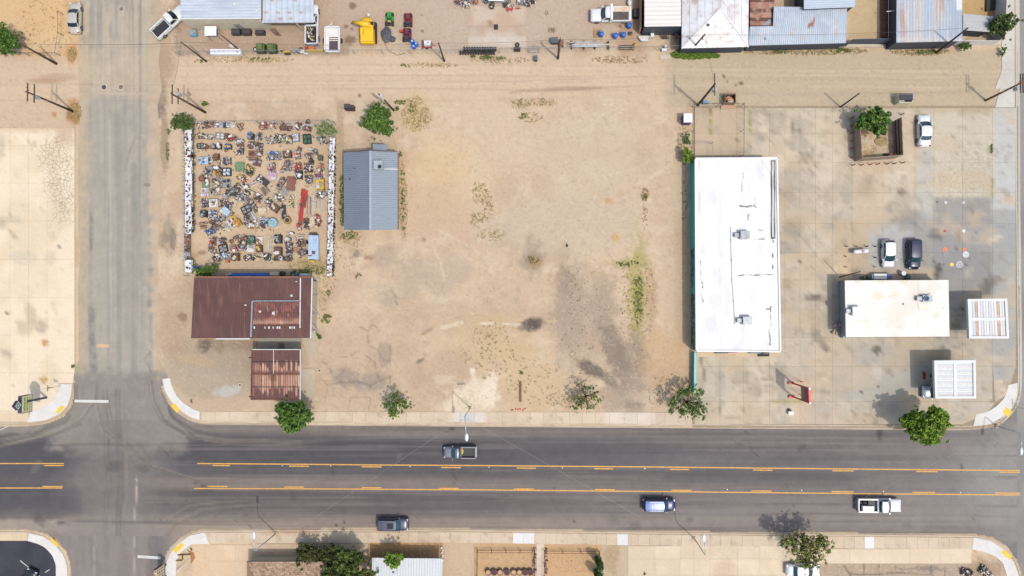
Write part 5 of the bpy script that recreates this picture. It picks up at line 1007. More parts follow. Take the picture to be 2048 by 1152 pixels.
# ================================================================== VEHICLES
glass = M('car_glass', (46, 78, 84), .08, var=.06); glassd = M('dark_car_glass', (30, 42, 52), .1, var=.06)
tyre = M('tyre_rubber', (40, 40, 42), .8, var=.1); rim = M('wheel_rim', (150, 152, 156), .35, .6, var=.1)
redl = M('red_lamp', (190, 40, 36), .3, var=.02); whl = M('clear_lamp', (226, 228, 226), .2, var=.02); dark = M('dark_trim', (44, 44, 46), .6, var=.1)
def carpaint(name, c, metal=.1, rough=.35): return M(name, c, rough, metal, var=.03, coat=.6)
def loft(st, n=12, e=.55):
    """st: list of (x, halfwidth, zbottom, ztop, crown); superellipse-like section"""
    vs = []; fs = []; m = 2 * n
    prof = []
    for j in range(n + 1):  # from left bottom over the top to right bottom
        t = math.pi * j / n; prof.append((math.cos(t), math.sin(t)))
    k = len(prof)
    for x, hw, zb, zt, cr in st:
        for cx_, sz in prof:
            y = hw * math.copysign(abs(cx_) ** e, cx_); z = zb + (zt - zb) * (sz ** e) + cr * max(0, sz - .6)
            vs.append((x, y, z))
    for i in range(len(st) - 1):
        for j in range(k - 1): fs.append((i * k + j, (i + 1) * k + j, (i + 1) * k + j + 1, i * k + j + 1))
        fs.append((i * k + k - 1, (i + 1) * k + k - 1, (i + 1) * k, i * k))
    fs.append(tuple(range(k))); b = (len(st) - 1) * k; fs.append(tuple(range(b + k - 1, b - 1, -1)))
    return vs, fs
def wheel(root, x, y, r=.34, wdt=.22):
    m = MB(); m.tube([(x, y - wdt / 2, r), (x, y + wdt / 2, r)], r, 16); t = m.build('wheel', tyre, root)
    s = 1 if y > 0 else -1; m = MB(); m.tube([(x, y + s * (wdt / 2 - .01), r), (x, y + s * (wdt / 2 + .015), r)], r * .62, 12); m.build('rim', rim, t)
def car(name, label, cat, px, py, deg, pm, L=4.7, Wd=1.82, Hh=1.45, kind='sedan', gl=None, group=None, roofm=None, top=.75):
    p = W(px, py, top); root = thing(name, label, cat, (p.x, p.y, RZ + .006 if py > 855 and py < 1065 else .03), math.radians(deg), group)
    if kind == 'pickup_under': pass
    gl = gl or glass; hl = L / 2; hw = Wd / 2
    hood = .92 if kind in ('sedan', 'hatch') else (1.05 if kind == 'suv' else 1.12); deck = {'sedan': 1.0, 'hatch': 1.0, 'suv': 1.1, 'pickup': 1.1}[kind]
    zb = .24 if kind in ('sedan', 'hatch') else .38
    ft = {'sedan': (.50, -.62, 1), 'hatch': (.52, -.90, 1), 'suv': (.50, -.93, 1), 'pickup': (.46, -.05, 1)}[kind]
    cab1 = ft[0] * hl; cab0 = ft[1] * hl      # base of windscreen, base of rear glass
    rear_end = -hl if kind != 'pickup' else cab0 - .12
    xs_ = np.linspace(0, 1, 15); st = []
    for t in xs_:
        x = hl - (hl - rear_end) * t
        e = 1.0
        d = min(t, 1 - t if kind != 'pickup' else 1) * (hl - rear_end)
        f = 1 - .16 * max(0, 1 - d / .55) ** 2.2
        zt = hood if x > cab1 else (deck if x < cab0 else hood + (deck - hood) * (cab1 - x) / max(.1, cab1 - cab0))
        zt -= .28 * max(0, 1 - d / .28) ** 2 + (.06 * max(0, (x - cab1)) / (hl - cab1))
        st.append((x, hw * f, zb + .12 * max(0, 1 - d / .3), zt, .05))
    m = MB(); m.add(*loft(st)); body = m.build('body', pm, root, smooth=True)
    # hood lines, bumper strips
    rf = roofm or pm
    zr = Hh; tw = .80 * hw; bw_ = .93 * hw
    r1 = cab1 - {'sedan': .75, 'hatch': .8, 'suv': .62, 'pickup': .62}[kind]; r0 = cab0 + {'sedan': .62, 'hatch': .34, 'suv': .22, 'pickup': .18}[kind]
    # greenhouse solid
    N = 7; s = np.linspace(-1, 1, N)
    def row(xb, wb, z, bul): return [(xb + bul * (1 - v * v) - bul * .0, wb * v, z) for v in s]
    bf = row(cab1, bw_, hood - .03, .16); tf = row(r1, tw, zr - .07, .10); tr = [(r0 - .06 * (1 - v * v), tw * v, zr - .08) for v in s]; br = [(cab0 - .10 * (1 - v * v), bw_ * v, deck - .03) for v in s]
    m = MB(); vs = bf + tf + tr + br; fs = []
    for a in range(3):
        if a == 1: continue
        for j in range(N - 1): fs.append((a * N + j, a * N + j + 1, (a + 1) * N + j + 1, (a + 1) * N + j))
    fs.append((0, N, 2 * N, 3 * N)); fs.append((N - 1, 4 * N - 1, 3 * N - 1, 2 * N - 1)); m.add(vs, fs); m.build('pillars', pm, root)
    # roof, crowned
    nu, nv = 9, 7; vs = []
    for i in range(nu):
        u = i / (nu - 1); x = r1 + (r0 - r1) * u
        for v in s:
            ex = .10 * (1 - v * v) if i == 0 else (-.06 * (1 - v * v) if i == nu - 1 else 0)
            zz = zr - .07 * (abs(2 * u - 1) ** 3) - .06 * abs(v) ** 3
            vs.append((x + ex, tw * v, zz + .01))
    MB().add(vs, [(i * N + j, (i + 1) * N + j, (i + 1) * N + j + 1, i * N + j + 1) for i in range(nu - 1) for j in range(N - 1)]).build('roof', rf, root, smooth=True)
    # glazing, set proud
    def pane(nm, A, B, n_, k0=0, k1=None, inset=.06, off=.015):
        A = [Vector(v) for v in A]; B = [Vector(v) for v in B]; vs = []
        for j in range(len(A)):
            a_, b_ = A[j], B[j]; vs += [a_.lerp(b_, inset) + n_ * off, a_.lerp(b_, 1 - inset) + n_ * off]
        MB().add(vs, [(2 * i, 2 * i + 1, 2 * i + 3, 2 * i + 2) for i in range(len(A) - 1)]).build(nm, gl, root, smooth=True)
    sh_ = lambda R: [(v[0], v[1] * .93, v[2]) for v in R]
    pane('windscreen', sh_(bf), sh_(tf), Vector((.6, 0, .8)), off=.02)
    pane('rear_window', sh_(br), sh_(tr), Vector((-.6, 0, .8)), inset=.12 if kind != 'pickup' else .2, off=.02)
    for sd in (1, -1):
        j = 0 if sd < 0 else N - 1; n_ = Vector((0, sd, .25))
        b1, t1_, t0, b0 = [Vector(r_[j]) for r_ in (bf, tf, tr, br)]
        segs = ((.06, .52), (.56, .94)) if kind != 'pickup' or (cab1 - cab0) > 1.9 else ((.1, .9),)
        for a0, a1 in segs:
            q = [b1.lerp(b0, a0).lerp(t1_.lerp(t0, a0), .2), b1.lerp(b0, a1).lerp(t1_.lerp(t0, a1), .2), t1_.lerp(t0, a1).lerp(b1.lerp(b0, a1), .12), t1_.lerp(t0, a0).lerp(b1.lerp(b0, a0), .12)]
            MB().add([v + n_ * .02 for v in q], [(0, 1, 2, 3)]).build('side_window', gl, root)
        MB().box(cab1 - .12, sd * (hw + .09), hood + .06, .14, .2, .13).build('mirror', pm, root)
        MB().box(hl - .2, sd * hw * .68, hood - .26, .2, .32, .14, sd * -.25).build('headlight', whl, root)
        if kind != 'pickup': MB().box(-hl + .12, sd * hw * .74, deck - .2, .14, .26, .16, sd * .25).build('tail_light', redl, root)
        for x in ((hl - .92), (-hl + .95)): wheel(root, x, sd * (hw - .1), .34 if kind in ('sedan', 'hatch') else .39)
    MB().box(hl - .03, 0, zb + .22, .1, Wd * .7, .2).build('grille', dark, root)
    if kind == 'pickup':
        x1 = cab0 - .14; x0 = -hl; zt = 1.12; zf = .72; c = (x0 + x1) / 2; l = x1 - x0
        MB().box(c, 0, zf - .12, l, Wd * .98, .2).build('bed_floor', dark, root)
        for sd in (1, -1):
            MB().box(c, sd * (hw - .08), (zb + zt) / 2 + .08, l, .16, zt - zb - .1).build('bed_side', pm, root)
            MB().box(x0 + .05, sd * hw * .86, .95, .1, .16, .3).build('tail_light', redl, root)
        MB().box(x0 + .05, 0, .86, .1, Wd * .84, .5).build('tailgate', pm, root); MB().box(x1 - .03, 0, .9, .06, Wd * .84, .42).build('headboard', pm, root)
        MB().box(x0 - .08, 0, .5, .16, Wd * .9, .16).build('bumper', rim, root)
    return root
silver = carpaint('champagne_paint', (206, 200, 184), .1); wht = carpaint('white_car_paint', (240, 240, 240), 0); gry = carpaint('grey_car_paint', (128, 132, 140), .3)
navy = carpaint('navy_car_paint', (34, 42, 74), .3); bluec = carpaint('blue_car_paint', (36, 48, 92), .3); slv = carpaint('silver_car_paint', (196, 202, 206), .2)
car('parked_car', 'champagne sedan parked beside the dry grass, top left', 'car', 149, 36, 90, silver, 4.75, 1.8, 1.42, gl=glassd)
v = car('pickup_truck', 'white pickup parked diagonally by the cream workshop with an empty dark bed', 'pickup', 339, 44, 42, wht, 5.9, 1.95, 1.85, 'pickup', gl=glassd)
MB().box(-1.6, 0, .66, 1.9, 1.5, .04).build('bed_liner', M('worn_bed_liner', (96, 90, 86), .8, var=.25), v)
v = car('pickup_truck', 'white pickup with a junk filled bed, half under the metal carport', 'pickup', 624, 49, 90, wht, 6.0, 1.95, 1.9, 'pickup', gl=glassd)
rr = random.Random(8)
for k in range(26):
    MB().box(-1.6 + rr.uniform(-1.0, 1.0), rr.uniform(-.6, .6), .85 + rr.random() * .25, rr.uniform(.1, .5), rr.uniform(.06, .25), .1, rr.random() * 3).build('scrap', rr.choice([whitem, rustm, concm, M('ochre_scrap', (206, 160, 60), .7), dark, galv]), v)
v = car('flatbed_truck', 'white dump bed pickup parked beside the blue drums in the top yard', 'pickup', 1221, 30, 180, wht, 5.9, 2.0, 1.85, 'pickup', gl=glass)
MB().box(-1.55, 0, .95, 2.9, 2.16, .5).build('cargo_body', whitem, v)
MB().box(-.05, 0, 1.35, .35, 2.3, 1.2).build('headboard', wht, v)
MB().box(-1.45, .35, 1.215, 2.3, 1.2, .05).build('load', M('dark_load', (92, 84, 80), .9, var=.3), v) ; MB().box(-1.6, -.6, 1.215, 2.3, .6, .08, .06).build('tarp', M('pale_orange_tarp', (232, 206, 180), .8, var=.1, c2=(222, 160, 110)), v)
car('parked_car', 'white sedan parked alone east of the walled planter', 'car', 1849, 261, 90, wht, 4.65, 1.82, 1.45)
car('parked_car', 'white hatchback parked beside the navy people carrier', 'car', 1777, 507, -90, wht, 4.05, 1.75, 1.5, 'hatch')
car('parked_car', 'navy blue small people carrier parked behind the fuel station shop', 'car', 1828, 508, -90, navy, 4.4, 1.8, 1.62, 'suv')
car('parked_car', 'white and silver car mostly hidden under the southern station canopy', 'car', 1876, 784, 180, slv, 4.6, 1.8, 1.5, 'hatch', gl=glassd, top=.6)
v = car('pickup_truck', 'grey pickup with a yellow sack in its bed, driving left', 'pickup', 919, 905, 180, gry, 4.75, 1.75, 1.6, 'pickup')
MB().blob(-.36, -.15, .84, .22, .5, .2, 10, 6, .2).build('sack', M('yellow_sack', (226, 176, 60), .8), v); MB().box(-1.35, 0, .66, 1.6, 1.4, .03).build('bed_liner', dark, v)
v = car('driving_car', 'blue sport utility with pale roof rails driving right', 'car', 1318, 1010, 0, bluec, 4.75, 1.85, 1.68, 'suv', gl=M('teal_car_glass', (30, 70, 90), .08), roofm=carpaint('pale_blue_paint', (104, 122, 178), .3))
for y in (-.62, .62): MB().box(-.5, y, 1.72, 2.0, .05, .05).build('roof_rail', rim, v)
for x in (-1.1, -.6, -.1): MB().box(x, 0, 1.7, .04, 1.2, .03).build('cross_bar', rim, v)
v = car('pickup_truck', 'white pickup with a white box and dark load in its bed, driving right', 'pickup', 1759, 1011, 0, wht, 6.1, 1.95, 1.85, 'pickup')
MB().box(-1.75, -.38, 1.05, 1.6, .75, .5).build('tool_box', whitem, v); MB().box(-1.3, .45, .95, .8, .6, .4).build('load', dark, v); MB().blob(-2.1, .4, .9, .3, .3, .25, 9, 5, .3).build('load', darkst, v)
v = car('parked_car', 'grey sport utility with a roof window parked at the south kerb', 'car', 785, 1049, 0, carpaint('gunmetal_paint', (92, 94, 108), .4), 4.75, 1.85, 1.65, 'suv', gl=M('teal_car_glass', (30, 70, 90), .08))
MB().box(-.2, 0, 1.668, .95, .8, .012).build('roof_window', glassd, v)
for y in (-.68, .68): MB().box(-.6, y, 1.68, 2.1, .05, .05).build('roof_rail', rim, v)
car('parked_car', 'white car parked under the tree at the bottom edge', 'car', 1606, 1141, 0, wht, 4.8, 1.82, 1.42)
car('parked_car', 'dark car cut by the bottom left corner of the parking lot', 'car', 52, 1168, 65, carpaint('black_paint', (40, 40, 44), .2), 4.6, 1.8, 1.42)

# ================================================================== TREES AND PLANTS
ML = painted('foliage', .7, 0, .12, 6, .0, spec=.3)
bark = M('bark', (120, 98, 76), .9, var=.2)
def leaves(rng, C, R, n, size, cols):
    """C clump centres (k,3), R radii (k,), n leaves per clump -> quads"""
    k = len(C); idx = np.repeat(np.arange(k), n); N = len(idx)
    d = rng.normal(size=(N, 3)); d /= np.linalg.norm(d, axis=1)[:, None]; r = R[idx] * rng.random(N) ** .45
    P = C[idx] + d * r[:, None] * np.array([1, 1, .7])
    a = rng.normal(size=(N, 3)); a[:, 2] *= .55; a /= np.linalg.norm(a, axis=1)[:, None]; b = np.cross(a, rng.normal(size=(N, 3))); b /= np.linalg.norm(b, axis=1)[:, None]
    s = size * rng.uniform(.6, 1.3, N)[:, None]; a = a * s; b = b * s * .55
    V = np.stack([P - a, P + b, P + a, P - b], 1).reshape(-1, 3)
    c = np.array(cols)[rng.integers(0, len(cols), N)] * rng.uniform(.75, 1.25, N)[:, None]; c = c * rng.uniform(.85, 1.15, k)[idx][:, None]
    return V, np.repeat(c, 4, 0)
def leafmesh(name, V, c, parent, mat=None, kind=None):
    n = len(V) // 4; me = bpy.data.meshes.new(name); V = V - (np.array(rootloc(parent)) if parent else 0)
    me.vertices.add(4 * n); me.vertices.foreach_set('co', V.ravel()); me.loops.add(4 * n); me.loops.foreach_set('vertex_index', np.arange(4 * n, dtype=np.int32)); me.polygons.add(n); me.polygons.foreach_set('loop_start', np.arange(n, dtype=np.int32) * 4); me.update(calc_edges=True)
    at = me.attributes.new('Col', 'FLOAT_COLOR', 'POINT'); cc = np.ones((4 * n, 4)); cc[:, :3] = c; at.data.foreach_set('color', cc.ravel()); me.materials.append(mat or ML)
    o = bpy.data.objects.new(name, me); COL.objects.link(o)
    if parent: o.parent = parent
    if kind: o['kind'] = kind
    return o
GR = [hx(100, 138, 52), hx(80, 116, 44), hx(124, 156, 66), hx(62, 92, 38)]; GB = [hx(140, 172, 44), hx(106, 142, 40), hx(150, 176, 60), hx(80, 116, 36)]; GD = [hx(84, 112, 56), hx(62, 90, 44), hx(104, 126, 64), hx(118, 126, 66)]
GY = [hx(124, 134, 60), hx(150, 150, 80), hx(84, 104, 46), hx(104, 120, 50)]; GO = [hx(150, 158, 112), hx(128, 146, 88), hx(166, 170, 124), hx(110, 134, 72)]
def tree(label, px, py, rx, ry, hgt, cols, clumps=40, n=60, leaf=.2, cr=.75, seed=0, cat='tree', name='tree', trunk=True, hollow=.0, limbs=7, zs=.32, base=None, core=None):
    rng = np.random.default_rng(seed + 100); cz = hgt * .68; c = W(px, py, cz); sx, sy = rx * .86 / PXM * (H - cz) / H, ry * .86 / PXM * (H - cz) / H
    bp = W(*base, 0) if base else Vector((c.x, c.y, 0))
    root = thing(name, label, cat, (bp.x, bp.y, 0)); C = []
    while len(C) < clumps:
        q = rng.uniform(-1, 1, 3); l = np.linalg.norm(q[:2]); th = math.atan2(q[1], q[0])
        lim = .84 + .16 * math.sin(3 * th + seed) + .10 * math.sin(7 * th + seed * 2)
        if l > lim or l < hollow * rng.random(): continue
        if core is not None and rng.random() > core and l < .5: pass
        z = cz + hgt * zs * math.sqrt(max(0, 1 - l * l)) * rng.uniform(-.5, 1.0); C.append((c.x + q[0] * sx, c.y + q[1] * sy, max(.25, z)))
    C = np.array(C); C = np.repeat(C, 3, 0) + rng.normal(size=(len(C) * 3, 3)) * cr * .5; n = max(8, int(n * .42)); R = np.full(len(C), cr * .56) * rng.uniform(.5, 1.2, len(C))
    V, col = leaves(rng, C, R, n, leaf * .85, cols)
    k_ = len(C) // 3; C2 = C[rng.integers(0, len(C), k_)] + rng.normal(size=(k_, 3)) * cr * .9; V2, col2 = leaves(rng, C2, np.full(k_, cr * .3), max(5, n // 4), leaf * .85, cols); V = np.concatenate([V, V2]); col = np.concatenate([col, col2]); V[:, 2] = np.maximum(V[:, 2], .08); leafmesh('crown', V, col, root)
    if trunk:
        m = MB(); tz = hgt * .42; r0 = .05 + hgt * .018; mid = Vector((bp.x + (c.x - bp.x) * .5, bp.y + (c.y - bp.y) * .5, tz)); m.tube([(bp.x, bp.y, -.05), (bp.x + .04, bp.y, tz * .5), mid], [r0, r0 * .85, r0 * .7], 8)
        for k in range(limbs):
            q = C[rng.integers(0, len(C))]; e = Vector(q); s_ = mid.lerp(e, .5) + Vector((0, 0, .15 * hgt * .4)); m.tube([mid, s_, e], [r0 * .55, r0 * .35, r0 * .12], 5)
            for j in range(2): q2 = e + Vector(rng.normal(size=3) * .6); m.tube([s_, q2], [r0 * .25, .012], 4)
        m.build('trunk', bark, root, world=True, smooth=True)
    return root
tree('round bushy green tree cut by the left edge near the top', 8, 82, 26, 30, 4.2, GR, 60, 120, .2, .7, 1)
tree('dark green tree at the north west corner of the scrap yard', 366, 245, 25, 15, 3.2, GD, 40, 120, .17, .5, 2)
tree('pale green feathery tree at the north east corner of the scrap yard', 654, 258, 19, 15, 2.8, GO, 30, 90, .16, .5, 3)
tree('full round green tree north of the grey gabled house', 757, 241, 30, 30, 4.6, GR, 75, 120, .2, .65, 4)
tree('green bush between the scrap yard and the brown roof', 410, 546, 24, 9, 2.0, GR, 26, 120, .15, .4, 5, 'bush', 'bush', trunk=False)
tree('small upright shrub just right of the bush behind the brown roof', 432, 536, 9, 8, 1.8, GR, 8, 90, .14, .4, 6, 'bush', 'bush', trunk=False)
tree('dense green tree beside the brown canopy at the pavement', 587, 831, 37, 35, 5.0, GR, 90, 130, .2, .7, 7)
tree('thin leafed tree by the pavement south of the cracked asphalt', 792, 808, 33, 31, 3.4, GR + [hx(150, 156, 90)], 34, 30, .2, .42, 8, hollow=.5, limbs=16)
tree('straggly half bare tree at the pavement below the ash stained soil', 1172, 793, 40, 34, 3.4, GR + [hx(170, 150, 110), hx(150, 132, 96)], 30, 24, .16, .40, 9, hollow=.2, limbs=24)
tree('open crowned tree at the south end of the teal wall', 1377, 806, 46, 38, 4.4, [hx(120, 146, 66), hx(88, 116, 54), hx(70, 98, 50), hx(140, 156, 86)], 54, 38, .18, .5, 10, hollow=.4, limbs=18)
tree('green tree growing inside the walled planter', 1748, 243, 33, 25, 4.2, GR, 60, 120, .22, .6, 11)
tree('large bright yellow green tree by the road at the station', 1850, 850, 44, 38, 6.4, GB, 85, 130, .24, .75, 12, base=(1812, 838))
tree('olive green tree over the south pavement above the white car', 1611, 1096, 58, 44, 5.6, GY + [hx(176, 170, 104)], 70, 50, .18, .66, 13, hollow=.4, limbs=14)
tree('dark green rounded shrub beside the shingled roof', 625, 1110, 46, 22, 3.0, [hx(80, 86, 40), hx(62, 72, 34), hx(104, 104, 50)], 60, 120, .16, .55, 14)
tree('second dark shrub mass between the shingled roof and carport', 672, 1112, 40, 22, 3.2, [hx(78, 84, 40), hx(60, 70, 34), hx(100, 100, 50)], 50, 120, .16, .55, 15)
tree('large bushy green tree at the bottom edge left of the white carport', 696, 1142, 62, 42, 5.2, [hx(104, 122, 52), hx(78, 96, 44), hx(126, 140, 64), hx(56, 72, 34)], 70, 190, .2, .8, 16)
tree('small bright green tree overhanging the white carport roof', 787, 1119, 17, 16, 4.4, GB, 16, 120, .18, .5, 17)
tree('leafy green shrub growing over the white wall, top right', 2000, 50, 24, 20, 4.0, GD, 36, 110, .2, .6, 18)
tree('shorter green shrub in front of the white board fence', 1931, 91, 9, 8, 1.6, GR, 8, 100, .14, .35, 19, 'bush', 'bush', trunk=False)
tree('narrow green creeper along the top right pavement edge', 2006, 102, 4, 12, .9, GR, 7, 70, .12, .25, 20, 'bush', 'bush', trunk=False)
tree('tall green vine bush against the north west corner of the teal building', 1374, 312, 9, 20, 2.4, GB, 22, 100, .15, .4, 21, 'bush', 'bush', trunk=False)
tree('upper scrappy vine by the pen fence near the teal building', 1375, 280, 7, 12, 1.0, GR, 8, 50, .13, .3, 22, 'bush', 'bush', trunk=False)
tree('low green shrub at the foot of the brown building apron', 638, 673, 4.5, 7, .9, GR, 5, 80, .12, .22, 23, 'bush', 'bush', trunk=False)
tree('little grey green shrub at the foot of the pole by the round tree', 795, 218, 4, 4, .8, GD, 4, 60, .12, .2, 24, 'bush', 'bush', trunk=False)
tree('green weed bush beside the leaning utility pole above the scrap yard', 407, 208, 8, 4, .8, GR, 6, 80, .12, .25, 25, 'bush', 'bush', trunk=False)
tree('dry straw coloured bush stump on the vacant lot', 1071, 523, 10, 10, .4, [hx(186, 156, 100), hx(170, 140, 90), hx(200, 172, 120)], 8, 40, .1, .4, 26, 'bush', 'bush', trunk=False)
# clipped cypress
cyp = thing('cypress_tree', 'narrow upright dark green cypress in the gravel yard', 'tree', W(1199, 1125, 0))
def cypress(root, b, hgt, r, seed):
    rng = np.random.default_rng(seed); k = 60; z = rng.random(k); C = np.stack([b.x + rng.normal(size=k) * r * .4 * np.sin(np.pi * (z * .85 + .12)), b.y + rng.normal(size=k) * r * .4 * np.sin(np.pi * (z * .85 + .12)), z * hgt], 1)
    V, c = leaves(rng, C, np.full(k, r * .62), 110, .11, GD); V[:, 2] = np.clip(V[:, 2], .05, None); leafmesh('foliage', V, c, root); m = MB(); m.tube([(b.x, b.y, 0), (b.x, b.y, hgt * .9)], .08, 6, .02); m.build('trunk', bark, root, world=True)
cypress(cyp, W(1196, 1117, 0), 4.2, .55, 1)
cy2 = thing('cypress_tree', 'shorter dark cypress cut by the bottom edge below the first cypress', 'tree', W(1196, 1143, 0)); cypress(cy2, W(1194, 1142, 0), 3.8, .55, 2)
# ground cover
def weeds(name, regs, cols, size=.09, seed=0, h=.12):
    """regs: (cx,cy,rx,ry,count,spread)"""
    rng = np.random.default_rng(seed); Vs = []; Cs = []
    for cx, cy, rx, ry, n, lv in regs:
        a = rng.random(n) * 6.28; r = rng.random(n) ** .6; px = cx + np.cos(a) * r * rx; py = cy + np.sin(a) * r * ry
        C = Wn(px, py, 0.0); C[:, 2] = .03 + rng.random(n) * h * .5; V, c = leaves(rng, C, rng.uniform(.04, .22, n), lv, size, cols); V[:, 2] = np.clip(np.abs(V[:, 2]), .01, None); Vs.append(V); Cs.append(c)
    return leafmesh(name, np.concatenate(Vs), np.concatenate(Cs), None, kind='stuff')
dry = [hx(196, 176, 122), hx(208, 186, 138), hx(184, 166, 110), hx(172, 152, 104)]; grn = [hx(108, 124, 60), hx(92, 112, 52), hx(130, 138, 76), hx(150, 150, 88)]
weeds('dry_weeds', [(830, 228, 26, 36, 260, 8), (850, 238, 14, 24, 60, 8), (960, 385, 16, 26, 80, 7), (975, 410, 12, 30, 70, 7), (955, 440, 16, 16, 60, 7), (985, 470, 30, 12, 60, 7), (1040, 208, 20, 10, 70, 8), (1085, 205, 30, 8, 70, 7), (1060, 235, 26, 10, 60, 7), (1290, 388, 8, 14, 50, 8), (980, 700, 60, 60, 130, 9), (1070, 760, 60, 50, 70, 7), (1265, 590, 24, 90, 160, 6), (1295, 600, 18, 80, 90, 6), (807, 400, 9, 80, 200, 7), (700, 475, 20, 16, 80, 7), (1365, 290, 14, 40, 120, 7), (620, 532, 44, 14, 160, 7), (1640, 102, 100, 8, 300, 8), (1840, 103, 60, 8, 260, 8), (1540, 104, 60, 5, 120, 6), (860, 130, 60, 5, 90, 6), (1000, 120, 60, 8, 120, 6), (500, 120, 90, 6, 200, 7), (1240, 120, 60, 8, 140, 6), (1290, 430, 6, 30, 30, 6), (655, 565, 18, 30, 60, 6), (700, 500, 30, 40, 60, 5), (1150, 800, 60, 18, 120, 5), (1370, 400, 8, 70, 60, 6), (1185, 620, 90, 80, 60, 5), (640, 580, 14, 60, 50, 6), (150, 225, 14, 20, 160, 8), (145, 110, 9, 16, 110, 8), (1320, 780, 40, 30, 60, 5), (100, 40, 55, 60, 120, 6)], dry, .08, 1)
weeds('green_weeds', [(825, 215, 8, 12, 26, 14), (800, 205, 12, 4, 30, 14), (806, 400, 5, 70, 36, 16), (684, 400, 4, 60, 90, 14), (800, 310, 4, 8, 10, 18), (1048, 232, 8, 6, 14, 12), (1290, 395, 4, 8, 12, 14), (1277, 600, 10, 50, 80, 10), (1255, 527, 24, 5, 30, 8), (700, 470, 16, 8, 30, 14), (655, 633, 10, 4, 14, 16), (652, 642, 8, 4, 12, 16), (716, 552, 6, 6, 6, 14), (657, 586, 4, 6, 8, 14), (972, 115, 14, 4, 34, 14), (945, 113, 6, 3, 12, 14), (1000, 117, 10, 3, 14, 12), (1680, 101, 20, 4, 40, 12), (1850, 104, 20, 4, 50, 12), (1560, 104, 16, 3, 30, 12), (400, 121, 14, 4, 9, 16), (520, 118, 20, 3, 20, 12), (630, 540, 24, 8, 40, 10), (600, 544, 20, 6, 30, 12), (812, 132, 10, 3, 8, 12), (336, 300, 3, 20, 18, 12), (337, 262, 3, 8, 10, 12), (1043, 745, 3, 4, 4, 20), (660, 470, 3, 30, 12, 12), (147, 732, 4, 3, 10, 12), (1983, 300, 2, 12, 20, 10), (384, 802, 3, 3, 3, 16), (1289, 1146, 3, 3, 4, 12)], grn, .10, 2, .2)
weeds('bright_grass', [(1380, 111, 36, 7, 360, 26), (1410, 112, 30, 5, 160, 20), (1360, 108, 18, 6, 120, 24)], [hx(120, 150, 50), hx(96, 130, 44), hx(140, 160, 70)], .12, 3, .3)
def pebbles(name, regs, mat, s0, s1, seed):
    rng = random.Random(seed); m = MB()
    for cx, cy, rx, ry, n in regs:
        for _ in range(n):
            a = rng.random() * 6.28; r = rng.random() ** .6; p = W(cx + math.cos(a) * r * rx, cy + math.sin(a) * r * ry, 0); s = rng.uniform(s0, s1); m.box(p.x, p.y, s * .3, s, s * rng.uniform(.5, 1), s * .7, rng.random() * 3)
    return m.build(name, mat, kind='stuff')
pebbles('dark_debris', [(1150, 570, 20, 40, 60), (1170, 640, 60, 90, 60), (1150, 700, 40, 30, 30), (1065, 650, 16, 8, 20), (1185, 740, 30, 14, 30), (1900, 640, 20, 30, 20), (1250, 700, 40, 60, 30)], M('burnt_debris', (92, 82, 74), .9), .04, .13, 5)
pebbles('pale_stones', [(1745, 290, 40, 24, 120), (1780, 275, 16, 20, 30), (940, 790, 50, 30, 70), (1368, 600, 6, 100, 22), (1000, 300, 300, 120, 26), (500, 470, 120, 80, 20), (1060, 60, 160, 40, 60)], M('pale_stone', (228, 218, 200), .9), .05, .16, 6)
pebbles('brown_stones', [(1740, 295, 40, 22, 260), (1000, 1120, 60, 30, 200), (1140, 1120, 50, 30, 200), (960, 500, 330, 240, 90), (1140, 80, 160, 20, 60)], M('brown_stone', (184, 154, 120), .9), .03, .09, 7)
# ================================================================== POLES AND WIRES
polem = M('creosoted_pole', (92, 66, 50), .9, var=.2, c2=(74, 54, 44)); insul = M('insulator', (150, 130, 120), .4); wirem = M('wire', (70, 68, 66), .6); wireL = M('pale_wire', (176, 168, 156), .5)
poles = {}
def hfit(b, t):
    B = W(b[0], b[1], 0); best = min(((W(t[0], t[1], h) - Vector((B.x, B.y, h))).length, h) for h in np.arange(1.0, 14, .1)); return best[1]
def pole(key, label, b, t, arms=(), transf=False, r=.17, mat=None, ang=0):
    h = hfit(b, t); B = W(b[0], b[1], 0); T = W(t[0], t[1], h); root = thing('utility_pole', label, 'utility pole', (B.x, B.y, 0), 0, 'wooden utility poles along the alley')
    MB().tube([B + Vector((0, 0, -.2)), B.lerp(T, .5), T], r, 9, r * .62).build('mast', mat or polem, root, world=True, smooth=True)
    ends = []
    for (dz, ln, off) in arms:
        c = T + Vector((off, 0, -dz)); a = Vector((math.sin(ang), math.cos(ang), 0)) * ln / 2
        MB().beam(c - a, c + a, .11, .13).build('crossarm', polem, root, world=True)
        for f in (-.9, -.45, .45, .9): q = c + a * f; MB().cyl(q.x, q.y, q.z + .05, q.z + .26, .07, 7, .04).build('insulator', insul, root, world=True); ends.append(q + Vector((0, 0, .28)))
        MB().beam(c + a * .4, Vector((T.x, T.y, c.z - .5)), .04, .04).build('arm_brace', galv, root, world=True)
    if transf:
        c = T + Vector((.35, -.35 if transf > 0 else .35, -1.5)); MB().cyl(c.x, c.y, c.z - .45, c.z + .35, .26, 12).build('transformer', M('grey_transformer', (176, 182, 186), .4), root, world=True)
    poles[key] = (T, ends, B); return root
pole('a', 'bare dark wooden pole in the dry grass lot at the top left', (112.8, 127.7), (40.3, 87.3), r=.19)
pole('b', 'wooden pole with two crossarms west of the side street, above the concrete', (145, 222.3), (52, 183), [(.3, 2.6, 0), (.9, 2.6, .5)], 1, r=.18)
pole('c', 'wooden crossarm pole with transformer at the corner above the scrap yard', (411, 225), (342, 187), [(.3, 2.7, 0), (1.3, 2.2, .3)], -1, r=.18)
pole('d', 'brown wooden pole behind the yard fence near the white beam stack', (413, 123.5), (362, 84), r=.13)
